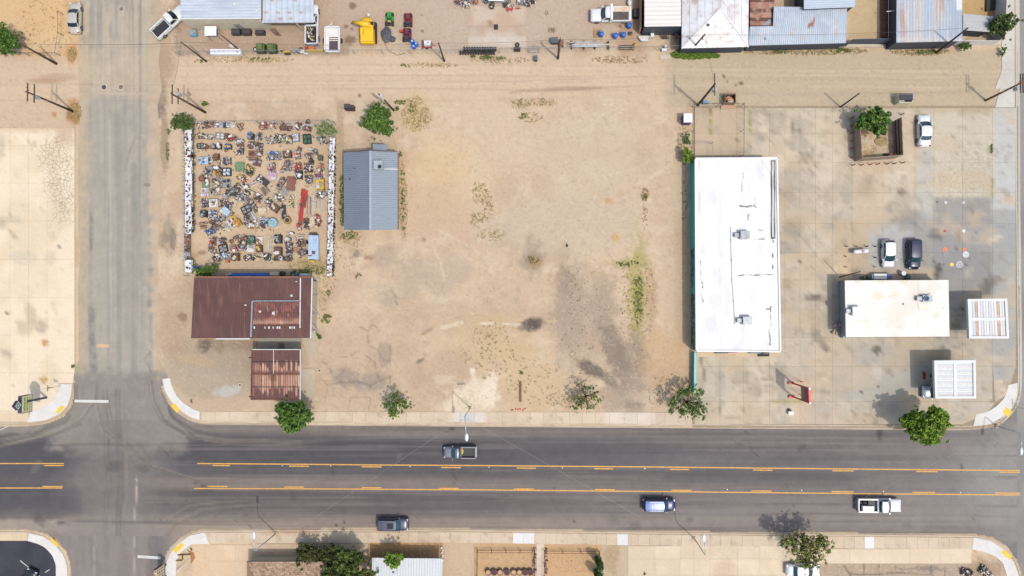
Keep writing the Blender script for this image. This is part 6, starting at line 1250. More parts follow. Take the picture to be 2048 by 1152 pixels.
pole('e', 'thin brown pole standing near the long white stacked sheets', (476, 98), (437, 66), r=.1)
pole('f', 'brown pole at the yard fence between the white tank trailer and tyres', (888.6, 122), (877, 86), r=.15)
pole('g', 'dark pole at the yard fence east of the tyre row', (1116, 117), (1119.6, 79), [(.4, .9, .1)], r=.18)
pole('h', 'crossarm pole with transformer beside the pen of the teal building', (1395.6, 210.3), (1430, 168), [(.2, 3.0, 0)], 1, r=.2, mat=M('dark_pole', (64, 56, 52), .9))
pole('i', 'pole in the green grass in front of the hipped white roof', (1380, 103), (1409.6, 69), [(1.2, .5, 0)], r=.16)
pole('j', 'short black pole standing north west of the walled planter', (1680.6, 214.3), (1718.9, 186.5), r=.13, mat=M('black_pole', (56, 54, 54), .9))
pole('k', 'tall orange brown pole with crossarm, right edge of the alley', (1970.9, 201), (2044, 165), [(.3, 2.6, 0), (.3, 2.6, .35)], 1, r=.17, mat=M('orange_brown_pole', (134, 92, 54), .9, var=.2))
pole('l', 'dark pole leaning across the streaked shed roof corner', (1872, 106), (1935.7, 56), r=.17, mat=M('dark_pole', (64, 56, 52), .9))
pole('m', 'wooden pole with white bracket by the round tree north of the house', (787.8, 221), (757.4, 187.5), r=.15)
T, _, B = poles['m']; MB().cyl(T.x + .05, T.y, T.z - 2.4, T.z - .6, .2, 10).build('white_bracket', whitem, bpy.data.objects['utility_pole.012'] if 'utility_pole.012' in bpy.data.objects else None, world=True)
pole('n', 'light leaning pole north of the fuel shop roof', (1679, 554.5), (1721, 543), r=.1, mat=M('green_grey_pole', (92, 88, 62), .9))
nw_ = 0
def wire(a, b, label, r=.018, sag=.5, mat=None):
    a, b = Vector(a), Vector(b); pts = []
    for i in range(15): u = i / 14; p = a.lerp(b, u); p.z -= 4 * sag * u * (1 - u); pts.append(p)
    o = MB().tube(pts, r, 4).build('power_line', mat or wirem); tag(o, label, 'cable', 'overhead cables'); return o
P = poles
wire(P['a'][0], P['d'][0] + Vector((0, 0, -.4)), 'dark cable crossing the side street near the top edge', .025)
wire(P['d'][0], P['f'][0] + Vector((0, 0, -.3)), 'cable along the yard fence from the corner pole to the thin middle pole', .018, .8)
wire(P['f'][0], P['g'][0], 'cable between the two fence poles either side of the tyre row')
wire(P['g'][0], P['i'][0], 'cable from the tyre row pole to the pole in the grass', .018, .7)
wire(P['i'][0], P['l'][0], 'long cable passing in front of the blue shed roofs', .018, 1.0)
for k in (0, 3):
    w_ = ['upper', 'lower'][k // 3]
    wire(P['b'][1][k] - Vector((60, 1, 0)), P['b'][1][k], w_ + ' pale cable running off the left edge from the crossarm pole', .012, .4, wireL)
    wire(P['b'][1][k], P['c'][1][k], w_ + ' pale cable over the side street between the crossarm poles', .012, .4, wireL)
    wire(P['c'][1][k], P['h'][1][k], w_ + ' pale cable over the alley from scrap yard pole to pen pole', .012, 1.6, wireL)
    wire(P['h'][1][k], P['k'][1][k], w_ + ' pale cable over the alley from pen pole to right edge pole', .012, 1.2, wireL)
wire(P['h'][0] - Vector((0, 0, 1)), W(1690, 548, 3.4), 'thin service cable crossing the white roof towards the fuel shop', .02, 1.2, wireL)
wire(W(930, 836, 7.4), W(1300, 1046, 7.2), 'pale dashed looking cable crossing the main road right of the middle street light', .013, .3, wireL)
wire(W(925, 838, 7.4), W(600, 1055, 7.2), 'pale cable crossing the main road left of the middle street light', .011, .3, wireL)
wire(W(1985, 872, 7.4), W(1560, 1080, 7.2), 'pale cable crossing the main road near the right end', .01, .3, wireL)
wire(P['c'][0], P['d'][0], 'cable from the corner crossarm pole up to the yard fence pole', .018, .3)
wire(P['h'][0], P['i'][0], 'cable from the pen pole up to the pole in the grass', .018, .3)
wire(P['m'][0], W(795, 303, 3.1), 'service cable from the bracket pole to the grey gabled house', .014, .2)
# ------------------------------------------------------------------ street lights
lm = M('street_light_grey', (206, 212, 214), .35, .4, var=.04)
def lamp(label, b, t, hd):
    h = hfit(b, t); B = W(*b, 0); T = W(*t, h); T.x = B.x * .5 + T.x * .5; T.y = B.y * .5 + T.y * .5
    root = thing('street_light', label, 'street light', (B.x, B.y, 0), 0, 'mast arm street lights'); Hd = W(*hd, h + .5)
    MB().box(B.x, B.y, .08, .4, .4, .2).build('base', concm, root, world=True)
    MB().tube([B + Vector((0, 0, .1)), T], .09, 8, .06).build('mast', lm, root, world=True, smooth=True)
    mid = T.lerp(Hd, .5) + Vector((0, 0, .25)); MB().tube([T, mid, Hd], .055, 7).build('arm', lm, root, world=True, smooth=True)
    d = (Hd - T); a = math.atan2(d.y, d.x); m = MB(); m.add(*[[(0, 0, 0)] * 0, []]) ; e = Hd + d.normalized() * .45
    m.blob(e.x, e.y, Hd.z, .22 + .38 * abs(math.cos(a)), .22 + .38 * abs(math.sin(a)), .12, 12, 6); m.build('lamp_head', M('lamp_head_white', (226, 234, 238), .3), root, world=True, smooth=True)
lamp('street light over the road beside the white stained soil', (940.8, 815.7), (929, 831.7), (932.6, 868))
lamp('street light on the south pavement left of the dark shrubs', (552, 1066.5), (509.4, 1100.3), (507.8, 1077))
lamp('street light on the south pavement below the blue car', (1387.6, 1075.7), (1410, 1110), (1408.5, 1083))
lamp('street light at the right edge corner, arm reaching over the road', (1993, 852), (2038, 867), (2043, 896))
# ------------------------------------------------------------------ signs
sg = thing('roadside_sign', 'tall pole sign with cream board of small green lettering, diamond emblem on top', 'sign', W(93.3, 795, 0), 0)
hS_ = 6.6; B = W(93.3, 795, 0); navyp = M('navy_sign_metal', (44, 58, 88), .5, var=.1); cr = M('cream_board', (226, 224, 168), .6, var=.04); grn_ = M('green_letter', (40, 120, 96), .6); red_ = M('brown_letter', (150, 90, 50), .6)
Lp_ = B + Vector((-1.9, 0, 0)) * 0
MB().tube([B, B + Vector((0, 0, 4.0))], .16, 10).build('pole', navyp, sg, world=True)
# board faces east; width along Y
bc = B + Vector((0, -.35, 0)); z0, z1 = 3.0, 4.9; yb0, yb1 = -1.25, 1.2
MB().box(bc.x - .35, bc.y, (z0 + z1) / 2, .6, 2.5, z1 - z0).build('cabinet', M('dark_purple_metal', (70, 64, 84), .6, var=.15), sg, world=True)
fb = MB().box(bc.x - .03, bc.y, (z0 + z1) / 2, .06, 2.44, z1 - z0 - .06).build('board', cr, sg, world=True)
rs = random.Random(4)
for rowi, (zz, n_, sc) in enumerate(((4.45, 10, .22), (3.95, 11, .2), (3.45, 9, .17))):
    for i in range(n_):
        yy = bc.y + 1.0 - 2.0 * (i + .5) / n_; m = MB()
        for q in range(2): m.box(bc.x + .015, yy + rs.uniform(-.02, .02), zz + (q - .5) * sc * .6, .03, sc * rs.uniform(.3, .6), sc * .22)
        m.box(bc.x + .015, yy - sc * .2, zz, .03, sc * .18, sc); m.build('letter', grn_ if not (rowi == 0 and i == 9) else red_, fb, world=True)
for dy in (-1, 1): MB().box(bc.x - .02, bc.y + dy * 1.24, (z0 + z1) / 2, .12, .06, z1 - z0).build('frame', navyp, sg, world=True)
MB().box(bc.x - .02, bc.y, z0, .12, 2.5, .06).build('frame', navyp, sg, world=True)
m = MB(); dz = 5.55; m.add([(bc.x - .1, bc.y - .7, dz), (bc.x - .1, bc.y, dz - .75), (bc.x - .1, bc.y + .7, dz), (bc.x - .1, bc.y, dz + .75), (bc.x - .5, bc.y - .7, dz), (bc.x - .5, bc.y, dz - .75), (bc.x - .5, bc.y + .7, dz), (bc.x - .5, bc.y, dz + .75)], [(0, 1, 2, 3), (7, 6, 5, 4), (0, 3, 7, 4), (3, 2, 6, 7), (2, 1, 5, 6), (1, 0, 4, 5)]); dm = m.build('diamond', navyp, sg, world=True)
def face(nm, s, off, mt): MB().add([(bc.x - .1 + off, bc.y - s, dz), (bc.x - .1 + off, bc.y, dz - s), (bc.x - .1 + off, bc.y + s, dz), (bc.x - .1 + off, bc.y, dz + s)], [(0, 1, 2, 3)]).build(nm, mt, dm, world=True)
face('white_border', .62, .02, whitem); MB().tube([(bc.x - .075, bc.y, dz), (bc.x - .06, bc.y, dz)], .34, 16).build('emblem', M('teal_emblem', (40, 160, 130), .5), dm, world=True)
MB().tube([(bc.x - .05, bc.y, dz), (bc.x - .045, bc.y, dz)], .16, 12).build('emblem_centre', whitem, dm, world=True)
st = thing('stop_sign', 'red stop sign with green street name plates on a thin post, left corner', 'sign', W(121.8, 771.8, 0)); B = W(121.8, 771.8, 0)
MB().tube([B, B + Vector((0, 0, 3.1))], .035, 6).build('post', galv, st, world=True)
MB().tube([B + Vector((0, .02, 2.2)), B + Vector((0, .06, 2.2))], .38, 8).build('stop_plate', M('stop_red', (190, 40, 40), .5), st, world=True)
t_ = bpy.data.curves.new('stop_text', 'FONT'); t_.body = 'STOP'; t_.size = .26; t_.extrude = .004; t_.align_x = 'CENTER'; t_.align_y = 'CENTER'; t_.materials.append(whitem)
def text(curve, name, parent, loc, rot):
    tmp = bpy.data.objects.new('tmp', curve); COL.objects.link(tmp); dg = bpy.context.evaluated_depsgraph_get(); me = bpy.data.meshes.new_from_object(tmp.evaluated_get(dg)); bpy.data.objects.remove(tmp)
    o = bpy.data.objects.new(name, me); COL.objects.link(o); o.parent = parent; o.location = Vector(loc) - rootloc(parent); o.rotation_euler = rot; return o
text(t_, 'stop_lettering', st, B + Vector((0, .075, 2.2)), (math.pi / 2, 0, math.pi))
MB().box(B.x, B.y, 2.78, .02, .9, .16).build('name_plate', M('street_green', (30, 130, 90), .5), st, world=True); MB().box(B.x, B.y, 2.98, .9, .02, .16).build('name_plate', M('street_green', (30, 130, 90), .5), st, world=True)
np_ = thing('street_name_sign', 'small green street name plate standing at the right corner kerb', 'sign', W(2038, 815, 0)); B = W(2036, 815, 0); MB().tube([B, B + Vector((0, 0, 2.4))], .03, 6).build('post', galv, np_, world=True); MB().box(B.x, B.y, 2.3, .05, 1.1, .24).build('plate', M('street_green', (30, 130, 90), .5), np_, world=True)
# red framed sign stand
rd = M('red_paint', (196, 48, 36), .5, var=.15, c2=(150, 44, 34)); rs_ = thing('red_sign_frame', 'empty tall red sign frame leaning shadow across the concrete by the pavement', 'sign')
A1, A2 = W(1584, 766, 0), W(1585, 793, 0); hr_ = 6.3; rs_.location = A1.lerp(A2, .5)
for A in (A1, A2):
    MB().tube([A, A + Vector((0, 0, hr_))], .12, 8).build('post', rd, rs_, world=True); MB().tube([A + Vector((0, 0, hr_)), A + Vector((0, 0, hr_ + .15))], .15, 8).build('cap', whitem, rs_, world=True)
    MB().box(A.x - .2, A.y, .2, .9, .3, .35).build('foot', rd, rs_, world=True)
mid = A1.lerp(A2, .5); L = (A1 - A2).length
MB().beam(A1 + Vector((0, 0, hr_ - .05)), A2 + Vector((0, 0, hr_ - .05)), .28, .3).build('top_bar', M('bright_red_panel', (236, 84, 72), .5), rs_, world=True)
MB().beam(A1 + Vector((0, 0, hr_ - .95)), A2 + Vector((0, 0, hr_ - .95)), .1, 1.35).build('panel', M('dark_red_panel', (126, 54, 56), .6, var=.25, scale=8, c2=(176, 136, 140)), rs_, world=True)
MB().beam(A1 + Vector((.0, -.1, hr_ - 2.3)), A2 + Vector((0, .1, hr_ - 2.3)), .06, 1.3).build('panel', M('brown_panel', (150, 126, 104), .7, var=.1), rs_, world=True)
MB().beam(A1 + Vector((.02, -.1, hr_ - 2.7)), A1 + Vector((.1, -.9, hr_ - 1.9)), .08, .3).build('torn_sheet', whitem, rs_, world=True)
for A in (A1, A2):
    for k in (0, 1): MB().ring(A.x + .9, A.y + .35, .5 + k, .3, .025, 12, 4, 'y').build('hoop', rd, rs_, world=True)
ub = thing('utility_box', 'small white utility box with dark fittings near the red sign frame', 'utility box', W(1578, 825, 0)); p = W(1579, 825, 0)
MB().box(p.x, p.y, .35, .7, .5, .6).build('cabinet', whitem, ub, world=True); MB().box(p.x - .1, p.y + .4, .25, .35, .3, .4).build('fitting', darkst, ub, world=True)
# brown sign at the bottom left corner
bg_ = thing('lettered_sign', 'brown and cream lettered sign cut by the bottom edge, lower left corner', 'sign', W(330, 1132, 0)); p = W(333, 1140, 0)
MB().box(p.x, p.y, 2.2, .4, 2.6, 2.2).build('cabinet', M('rust_brown_board', (150, 96, 74), .7, var=.25, c2=(226, 214, 200), lo=.55, hi=.6), bg_, world=True)
bf_ = MB().box(p.x + .24, p.y, 2.2, .06, 2.56, 2.1).build('board', M('cream_panel', (226, 214, 184), .6), bg_, world=True)
rs = random.Random(9)
for r_ in range(4):
    for i in range(6): MB().box(p.x + .285, p.y + 1.0 - i * .4, 1.5 + r_ * .45, .03, rs.uniform(.1, .24), rs.uniform(.16, .28)).build('letter', dark, bf_, world=True)
MB().tube([p + Vector((0, .8, 0)), p + Vector((0, .8, 1.2))], .08, 6).build('post', darkst, bg_, world=True); MB().tube([p + Vector((0, -.8, 0)), p + Vector((0, -.8, 1.2))], .08, 6).build('post', darkst, bg_, world=True)
an = thing('planting_bed', 'brown rimmed planting bed on the lower left driveway corner', 'planting bed', W(372, 1118, 0)); m = MB()
for a, b in (((355, 1110), (382, 1109)), ((381, 1096), (384, 1101)), ((352, 1121), (364, 1121)), ((365, 1109), (365, 1120))): MB().beam(W(*a, .1), W(*b, .1), .12, .2).build('edging', M('ochre_edging', (126, 98, 48), .9), an, world=True)
MB().prism([Vector((q.x, q.y, 0)) for q in Wc([(375, 1100), (388, 1106), (390, 1116), (382, 1128), (381, 1109)], 0)], .0, .06).build('soil', M('ochre_soil', (176, 122, 66), .9), an, world=True)
MB().tube([W(352, 1141, .1), W(375, 1126, 1.0)], .05, 6).build('striped_bar', M('striped_bar', (216, 200, 206), .6), an, world=True)

# ================================================================== FENCES OF MESH AND POSTS
def mesh_fence(name, label, pts, h, step=3.0, top=True, post=None, dirty=True):
    r = thing(name, label, 'fence', W(*pts[0], 0)); post = post or galv
    me = MB()
    for a, b in zip(pts, pts[1:]):
        A, B = W(*a, 0), W(*b, 0); L = (B - A).length; n = max(1, round(L / step))
        for i in range(n + 1):
            p = A.lerp(B, i / n); MB().tube([p, p + Vector((0, 0, h))], .035, 6).build('post', post, r, world=True)
        if top: MB().tube([A + Vector((0, 0, h)), B + Vector((0, 0, h))], .025, 5).build('rail', post, r, world=True)
        k = int(L / .35)
        for i in range(k): 
            p, q = A.lerp(B, i / k), A.lerp(B, (i + 1) / k); z = 0 if i % 2 else h
            me.beam(p + Vector((0, 0, z)), q + Vector((0, 0, h - z)), .012, .012)
    me.build('mesh', galv, r, world=True, kind='stuff'); return r
mesh_fence('chain_link_fence', 'long chain link fence along the north side of the alley', [(365, 112), (600, 109), (880, 108), (1120, 104), (1365, 101)], 1.9, 4)
mesh_fence('chain_link_fence', 'chain link fence on the west side of the workshop yard', [(360, 112), (363, 62)], 1.9, 3)
mesh_fence('chain_link_fence', 'chain link fence along the north side of the scrap yard', [(384, 250), (520, 248), (672, 248)], 1.9, 3.5)
mesh_fence('chain_link_fence', 'chain link fence behind the east shelves of the scrap yard', [(673, 250), (667, 553)], 1.9, 3.5)
mesh_fence('chain_link_fence', 'chain link fence behind the west shelves of the scrap yard', [(376, 262), (379, 552)], 1.9, 3.5)
mesh_fence('wire_fence', 'rusty pen fence north of the teal building', [(1384, 315), (1384, 214), (1482, 213), (1481, 314)], 1.7, 3, post=rustm)
mesh_fence('wire_fence', 'short cross fence inside the pen of the teal building', [(1384, 288), (1421, 288), (1421, 316)], 1.4, 2.5)
mesh_fence('wire_fence', 'thin wire fence in the dry grass lot at the top left', [(36, 110), (60, 112), (122, 112), (128, 72), (128, 30)], 1.4, 3.2, post=darkst)
# front yard fences
brn = M('brown_fence', (96, 66, 50), .8, var=.15)
def yard_fence(label, pts):
    r = thing('picket_fence', label, 'fence', W(*pts[0], 0))
    for a, b in zip(pts, pts[1:]):
        A, B = W(*a, 0), W(*b, 0); L = (B - A).length; n = max(1, round(L / 2.3))
        for i in range(n + 1): p = A.lerp(B, i / n); MB().box(p.x, p.y, .6, .08, .08, 1.2).build('post', brn, r, world=True)
        for z in (.25, 1.1): MB().beam(A + Vector((0, 0, z)), B + Vector((0, 0, z)), .05, .05).build('rail', brn, r, world=True)
yard_fence('brown rail fence round the gravel yard with pots', [(954.5, 1180), (955, 1100), (1069, 1100), (1070, 1180)])
yard_fence('brown rail fence round the gravel yard with the cypress', [(1089, 1180), (1089, 1101), (1198, 1102), (1199, 1116)])
# pots
xs_ = [976.5, 988.5, 1000.5, 1014, 1027.5, 1039, 1050, 1060.5]; pm_ = M('clay_pot', (120, 84, 84), .8, var=.15); so_ = M('potting_soil', (206, 166, 124), .95); sd_ = M('dark_soil', (92, 64, 62), .95)
protos = None
for i, x in enumerate(xs_):
    p = W(x, 1144, .3)
    lb = 'round clay pot, %s from left in the row of pots on gravel' % ORD[i]
    if protos is None:
        protos = thing('plant_pot', lb, 'plant pot', (p.x, p.y, 0), 0, 'clay pots in the gravel yard')
        m = MB(); m.tube([(0, 0, 0), (0, 0, .5)], .34, 16, .43); m.build('pot', pm_, protos); MB().ring(0, 0, .5, .40, .06, 18, 6).build('rim', pm_, protos); MB().cyl(0, 0, .44, .515, .33, 14).build('soil', so_, protos)
    else:
        c = copy_tree(protos); c.location = (p.x, p.y, 0); c['label'] = lb
        if i in (1, 3, 6, 7):
            for ch in c.children:
                if ch.name.startswith('soil'): ch.data = ch.data.copy(); ch.data.materials[0] = sd_
# edging stones of the path
stm = [M('edging_stone_%d' % i, c, .9, var=.2) for i, c in enumerate([(120, 88, 76), (160, 128, 108), (96, 72, 64), (190, 160, 136)])]
rr = random.Random(6)
for side, x in (('west', 1069), ('east', 1092)):
    for i in range(9):
        p = W(x + rr.uniform(-1.5, 1.5), 1097 + i * 6.0, 0); m = MB(); m.blob(p.x, p.y, .1, rr.uniform(.16, .28), rr.uniform(.14, .24), .14, 8, 5, .25, rnd=rr)
        o = m.build('edging_stone', rr.choice(stm)); tag(o, 'dark edging stone, %s from the top on the %s side of the garden path' % (ORD[i], side), 'stone', 'edging stones of the garden path')
# white stones at carport side
for i in range(6):
    p = W(883.5 + (i % 2) * 2, 1095 + i * 5, 0); o = MB().blob(p.x, p.y, .12, .18, .18, .16, 8, 5, .3, rnd=rr).build('white_stone', whitem); tag(o, 'white painted stone, %s from the top beside the white carport corner' % ORD[i], 'stone', 'white stones by the carport')

# ================================================================== STATION LOT SMALL THINGS
def bollard_root(label, b, mat, h=1.0, grp='red guard posts', r=.08):
    p = W(*b, 0); t = thing('guard_post', label, 'bollard', (p.x, p.y, 0), 0, grp); MB().tube([(0, 0, 0), (0, 0, h)], r, 9).build('post', mat, t); MB().blob(0, 0, h, r, r, .06, 9, 4).build('cap', mat, t); return t
rb = M('guard_post_red', (150, 46, 40), .6, var=.15)
first = None
for i, (x, y) in enumerate([(1702, 237), (1701, 252), (1701, 267), (1701, 283), (1701, 297), (1701, 316)]):
    o = bollard_root('red guard post west of the walled planter, %s from the north' % ORD[i], (x, y), rb)
for i, (x, y) in enumerate([(1704, 331), (1721, 331), (1738, 330), (1753, 329), (1772, 328.5), (1786, 328), (1803, 326.5)]):
    bollard_root('red guard post south of the walled planter, %s from the west' % ORD[i], (x, y), rb)
for i, (x, y) in enumerate([(1717, 236), (1801, 230)]): bollard_root(['red guard post at the north west planter corner', 'red guard post at the north east planter corner'][i], (x, y), rb)
tn = M('tan_post', (196, 172, 128), .7)
for i, (x, y, m_) in enumerate([(1691, 493, rb), (1711, 493, tn), (1731, 493, darkst), (1748, 493, darkst)]): bollard_root('short guard post north of the propane tank, %s from the west' % ORD[i], (x, y), m_, .8, 'short guard posts round the tank')
for i, (x, y, m_) in enumerate([(1690, 513, tn), (1748, 515, rb), (1690, 534, tn), (1748, 534, tn)]): bollard_root(['short tan guard post just left of the tank', 'short red guard post right of the tank', 'lower left short tan guard post below the tank', 'lower right short tan guard post below the tank'][i], (x, y), m_, .6, 'short guard posts round the tank')
tk = thing('propane_tank', 'white cylindrical propane tank with a red round mark among guard posts', 'tank', W(1721, 503, 0)); p = W(1721, 503, .8)
m = MB(); m.tube([(p.x - 1.1, p.y - .07, .9), (p.x - 1.02, p.y - .06, .9), (p.x - .85, p.y - .05, .9), (p.x + .85, p.y + .1, .9), (p.x + 1.02, p.y + .11, .9), (p.x + 1.1, p.y + .12, .9)], [.08, .26, .33, .33, .26, .08], 14); m.build('tank', whitem, tk, world=True, smooth=True)
MB().cyl(p.x + .15, p.y, 1.2, 1.26, .2, 12).build('red_mark', redl, tk, world=True); MB().cyl(p.x + .15, p.y, 1.26, 1.28, .09, 10).build('valve', whitem, tk, world=True)
for dx in (-.6, .7): MB().box(p.x + dx, p.y, .3, .12, .5, .6).build('leg', concm, tk, world=True)
# fill caps painted on concrete
for x, y, r, c, nm in ((1889, 462, 2.6, (196, 60, 54), 'red'), (1927, 462, 3, (236, 238, 240), 'white'), (1889, 499, 4.2, (250, 130, 50), 'orange'), (1928, 499, 3.8, (250, 120, 44), 'right orange'), (1931, 509, 6.4, (204, 208, 212), 'large pale grey'), (1891, 508, 5.5, (150, 148, 146), 'large grey'), (1903, 529, 3.6, (240, 220, 80), 'yellow'), (1918, 529, 6, (176, 172, 174), 'ringed grey'), (1879, 529.5, 2.8, (96, 92, 90), 'dark grey'), (1888, 529, 2, (130, 104, 96), 'small brown'), (1891, 405, 3, (206, 206, 206), 'pale upper'), (1927, 405, 3, (196, 196, 194), 'pale upper right'), (1874, 404, 2.2, (110, 108, 106), 'small dark upper'), (1952, 465, 2.4, (140, 138, 134), 'dull grey right')):
    p = W(x, y, 0); o = MB().cyl(p.x, p.y, .03, .075, r / PXM, 20).build('fill_cap', M('fill_cap_' + nm.replace(' ', '_'), c, .6)); tag(o, nm + ' round tank cover set in the station concrete', 'tank cover', 'fuel tank covers')
    if nm == 'ringed grey': tag(MB().ring(p.x, p.y, .08, r / PXM * 1.05, .05, 24, 5).build('cover_ring', whitem), 'pale ring round the ringed tank cover in the concrete', 'ring')
for x, y, c, nm in ((208, 174.5, (92, 78, 90), 'dark purple'), (242, 174, (140, 116, 102), 'brown')):
    p = W(x, y, 0); t = thing('manhole', nm + ' round manhole cover in the side street near the alley', 'manhole cover', (p.x, p.y, 0)); MB().cyl(0, 0, .0, .022, .52, 22).build('collar', concm, t); MB().cyl(0, 0, .02, .03, .36, 20).build('cover', M('manhole_' + nm.split()[0], c, .7, .2), t)
for x, y in ((480, 770), (639, 741)):
    p = W(x, y, 0); t = thing('valve_cover', 'small round valve cover with pale collar %s' % ('left of the brown canopy' if x == 480 else 'right of the brown canopy slab'), 'valve cover', (p.x, p.y, 0)); MB().box(0, 0, .02, .55, .55, .06).build('collar', concm, t) if x == 480 else MB().cyl(0, 0, 0, .05, .34, 14).build('collar', concm, t); MB().cyl(0, 0, .04, .065, .15, 12).build('lid', rustm, t)
# walled planter
wp = thing('walled_planter', 'sunken yard enclosed by brown corrugated walls with a tree and rubble inside', 'planter', W(1755, 280, 0)); bw2 = M('brown_siding', (172, 150, 130), .8, 0, var=.12, c2=(150, 130, 112), scale=4)
G_ = [W(1704, 248, 0), W(1786, 243, 0), W(1789, 317, 0), W(1709, 323, 0)]
hw_ = 2.4
for i in range(4):
    a, b = G_[i], G_[(i + 1) % 4]; n = int((b - a).length / .62)
    for k in range(n):
        p, q = a.lerp(b, k / n), a.lerp(b, (k + .985) / n); d = (b - a).normalized(); o_ = Vector((-d.y, d.x, 0)) * (.012 if k % 2 else -.012)
        if i == 0 and 4 < k: continue
        MB().beam(p + o_ + Vector((0, 0, hw_ / 2)), q + o_ + Vector((0, 0, hw_ / 2)), .07, hw_).build('panel', bw2, wp, world=True)
for x in (.8, 1.6):
    MB().beam(G_[1] + Vector((-.1, 0, x)), G_[2] + Vector((-.1, 0, x)), .08, .12).build('rail', darkst, wp, world=True)
MB().prism([Vector((q.x, q.y, 0)) for q in (G_[0], G_[1], G_[2], G_[3])], .03, .058).build('soil', M('planter_soil', (204, 182, 150), .95, var=.15, scale=1.2, c2=(176, 150, 112), lo=.45, hi=.6), wp, world=True)
MB().blob(*(W(1760, 283, 0)), .9, .8, .3, 12, 6, .3).build('rubble_heap', M('rubble', (170, 148, 104), .95, var=.3, scale=8), wp, world=True)
for i, x in enumerate((1782, 1791)):
    p = W(x, 312, .8); o = MB().tube([(p.x, p.y + .1, 0), (p.x, p.y + .1, .9)], .27, 12).build('drum', M('orange_drum', (222, 140, 80), .6)); tag(o, '%s orange drum in the south east corner of the walled planter' % ['left', 'right'][i], 'drum', 'orange drums in the planter')
p = W(1774, 312, .7); o = MB().box(p.x, p.y + .1, .35, .5, .5, .7).build('crate', black); tag(o, 'black crate beside the orange drums inside the walled planter', 'crate')
# dumpsters and bins
def bin_(name, label, px, py, sx, sy, h, mat, lid, deg=0, cat='dumpster', open_=False):
    p = W(px, py, h); t = thing(name, label, cat, (p.x, p.y, 0), math.radians(deg)); 
    for s in (-1, 1):
        MB().box(s * (sx / 2 - .04), 0, h / 2, .08, sy, h).build('side', mat, t); MB().box(0, s * (sy / 2 - .04), h / 2 - .02, sx - .17, .08, h - .04).build('side', mat, t)
    MB().box(0, 0, .12, sx - .1, sy - .1, .12).build('floor', mat, t)
    if lid: MB().box(0, sy * .12, h + .03, sx, sy * .74, .06, tilt=0).build('lid', lid, t)
    return t
bin_('dumpster', 'cream dumpster with black lid at the alley, above the walled planter', 1812, 196, 1.9, 1.3, 1.4, M('cream_bin', (226, 220, 190), .7), M('black_lid', (40, 42, 52), .5), 0)
d_ = bin_('dumpster', 'open brown dumpster full of rubbish beside the pen fence', 1461, 196, 1.6, 1.4, 1.3, M('brown_bin', (140, 116, 92), .8, var=.15), None)
MB().blob(0, 0, .7, .5, .45, .25, 9, 5, .4).build('rubbish', M('orange_rubbish', (196, 140, 104), .8, var=.4, scale=6), d_); MB().box(.2, -.35, .8, .8, .35, .1, .2).build('cardboard', concm, d_); MB().box(0, -.95, .12, 2.2, .6, .15, .05).build('platform', M('tan_board', (196, 160, 126), .8), d_)
bin_('wheeled_bin', 'dark bin with open lid on the soil north of the gabled house', 694, 213, .8, .8, 1.1, M('charcoal_bin', (60, 60, 64), .7), M('charcoal_lid', (70, 70, 74), .6), 0, 'bin'); bin_('wheeled_bin', 'second dark brown bin just right of the dark bin', 703, 214.5, .65, .7, 1.0, M('brown_black_bin', (74, 56, 50), .7), M('brown_black_lid', (84, 62, 56), .6), 0, 'bin')
cb = thing('metal_cabinet', 'white topped purple cabinet standing against the pen fence', 'cabinet', W(1373, 238, 0)); p = W(1376, 236, 1.7); MB().box(p.x, p.y, .85, 1.15, 1.25, 1.6).build('body', M('purple_paint', (84, 40, 120), .6), cb, world=True); MB().box(p.x, p.y, 1.7, 1.25, 1.3, .1).build('top', M('bright_white_coating', (246, 248, 250)), cb, world=True)
o = MB().box(*(W(1411, 205, .4) + Vector((0, 0, 0))), .8, .35, .6).build('blue_meter_box', M('blue_grey_box', (110, 150, 176), .6)); tag(o, 'blue grey box on the pen fence beside the pole', 'box')
o = MB().box(*(W(1041, 784, .1)), .3, 2.9, .3).build('parking_stop', M('brown_stop', (130, 90, 66), .9, c2=(206, 190, 170), lo=.6, hi=.7)); tag(o, 'long narrow brown parking stop lying on the vacant lot soil', 'parking stop')
rr = random.Random(2)
for i in range(7):
    p = W(1022 + i * 4.6 + rr.uniform(-1, 1), 819 + rr.uniform(-2.5, 1.5), .05); m = MB().box(p.x, p.y, .03, .28, .14, .04, rr.random() * 3); tag(m.build('painted_fragment', M('red_fragment', (196, 70, 56), .8)), 'red fragment on soil at the pavement edge, %s from the left' % ORD[i], 'fragment', 'red fragments by the pavement')
o = MB().blob(*(W(1134, 491, .1)), .16, .26, .12, 8, 5, .4).build('dark_bag', darkst); tag(o, 'small dark bag lying on the middle of the vacant lot', 'bag')
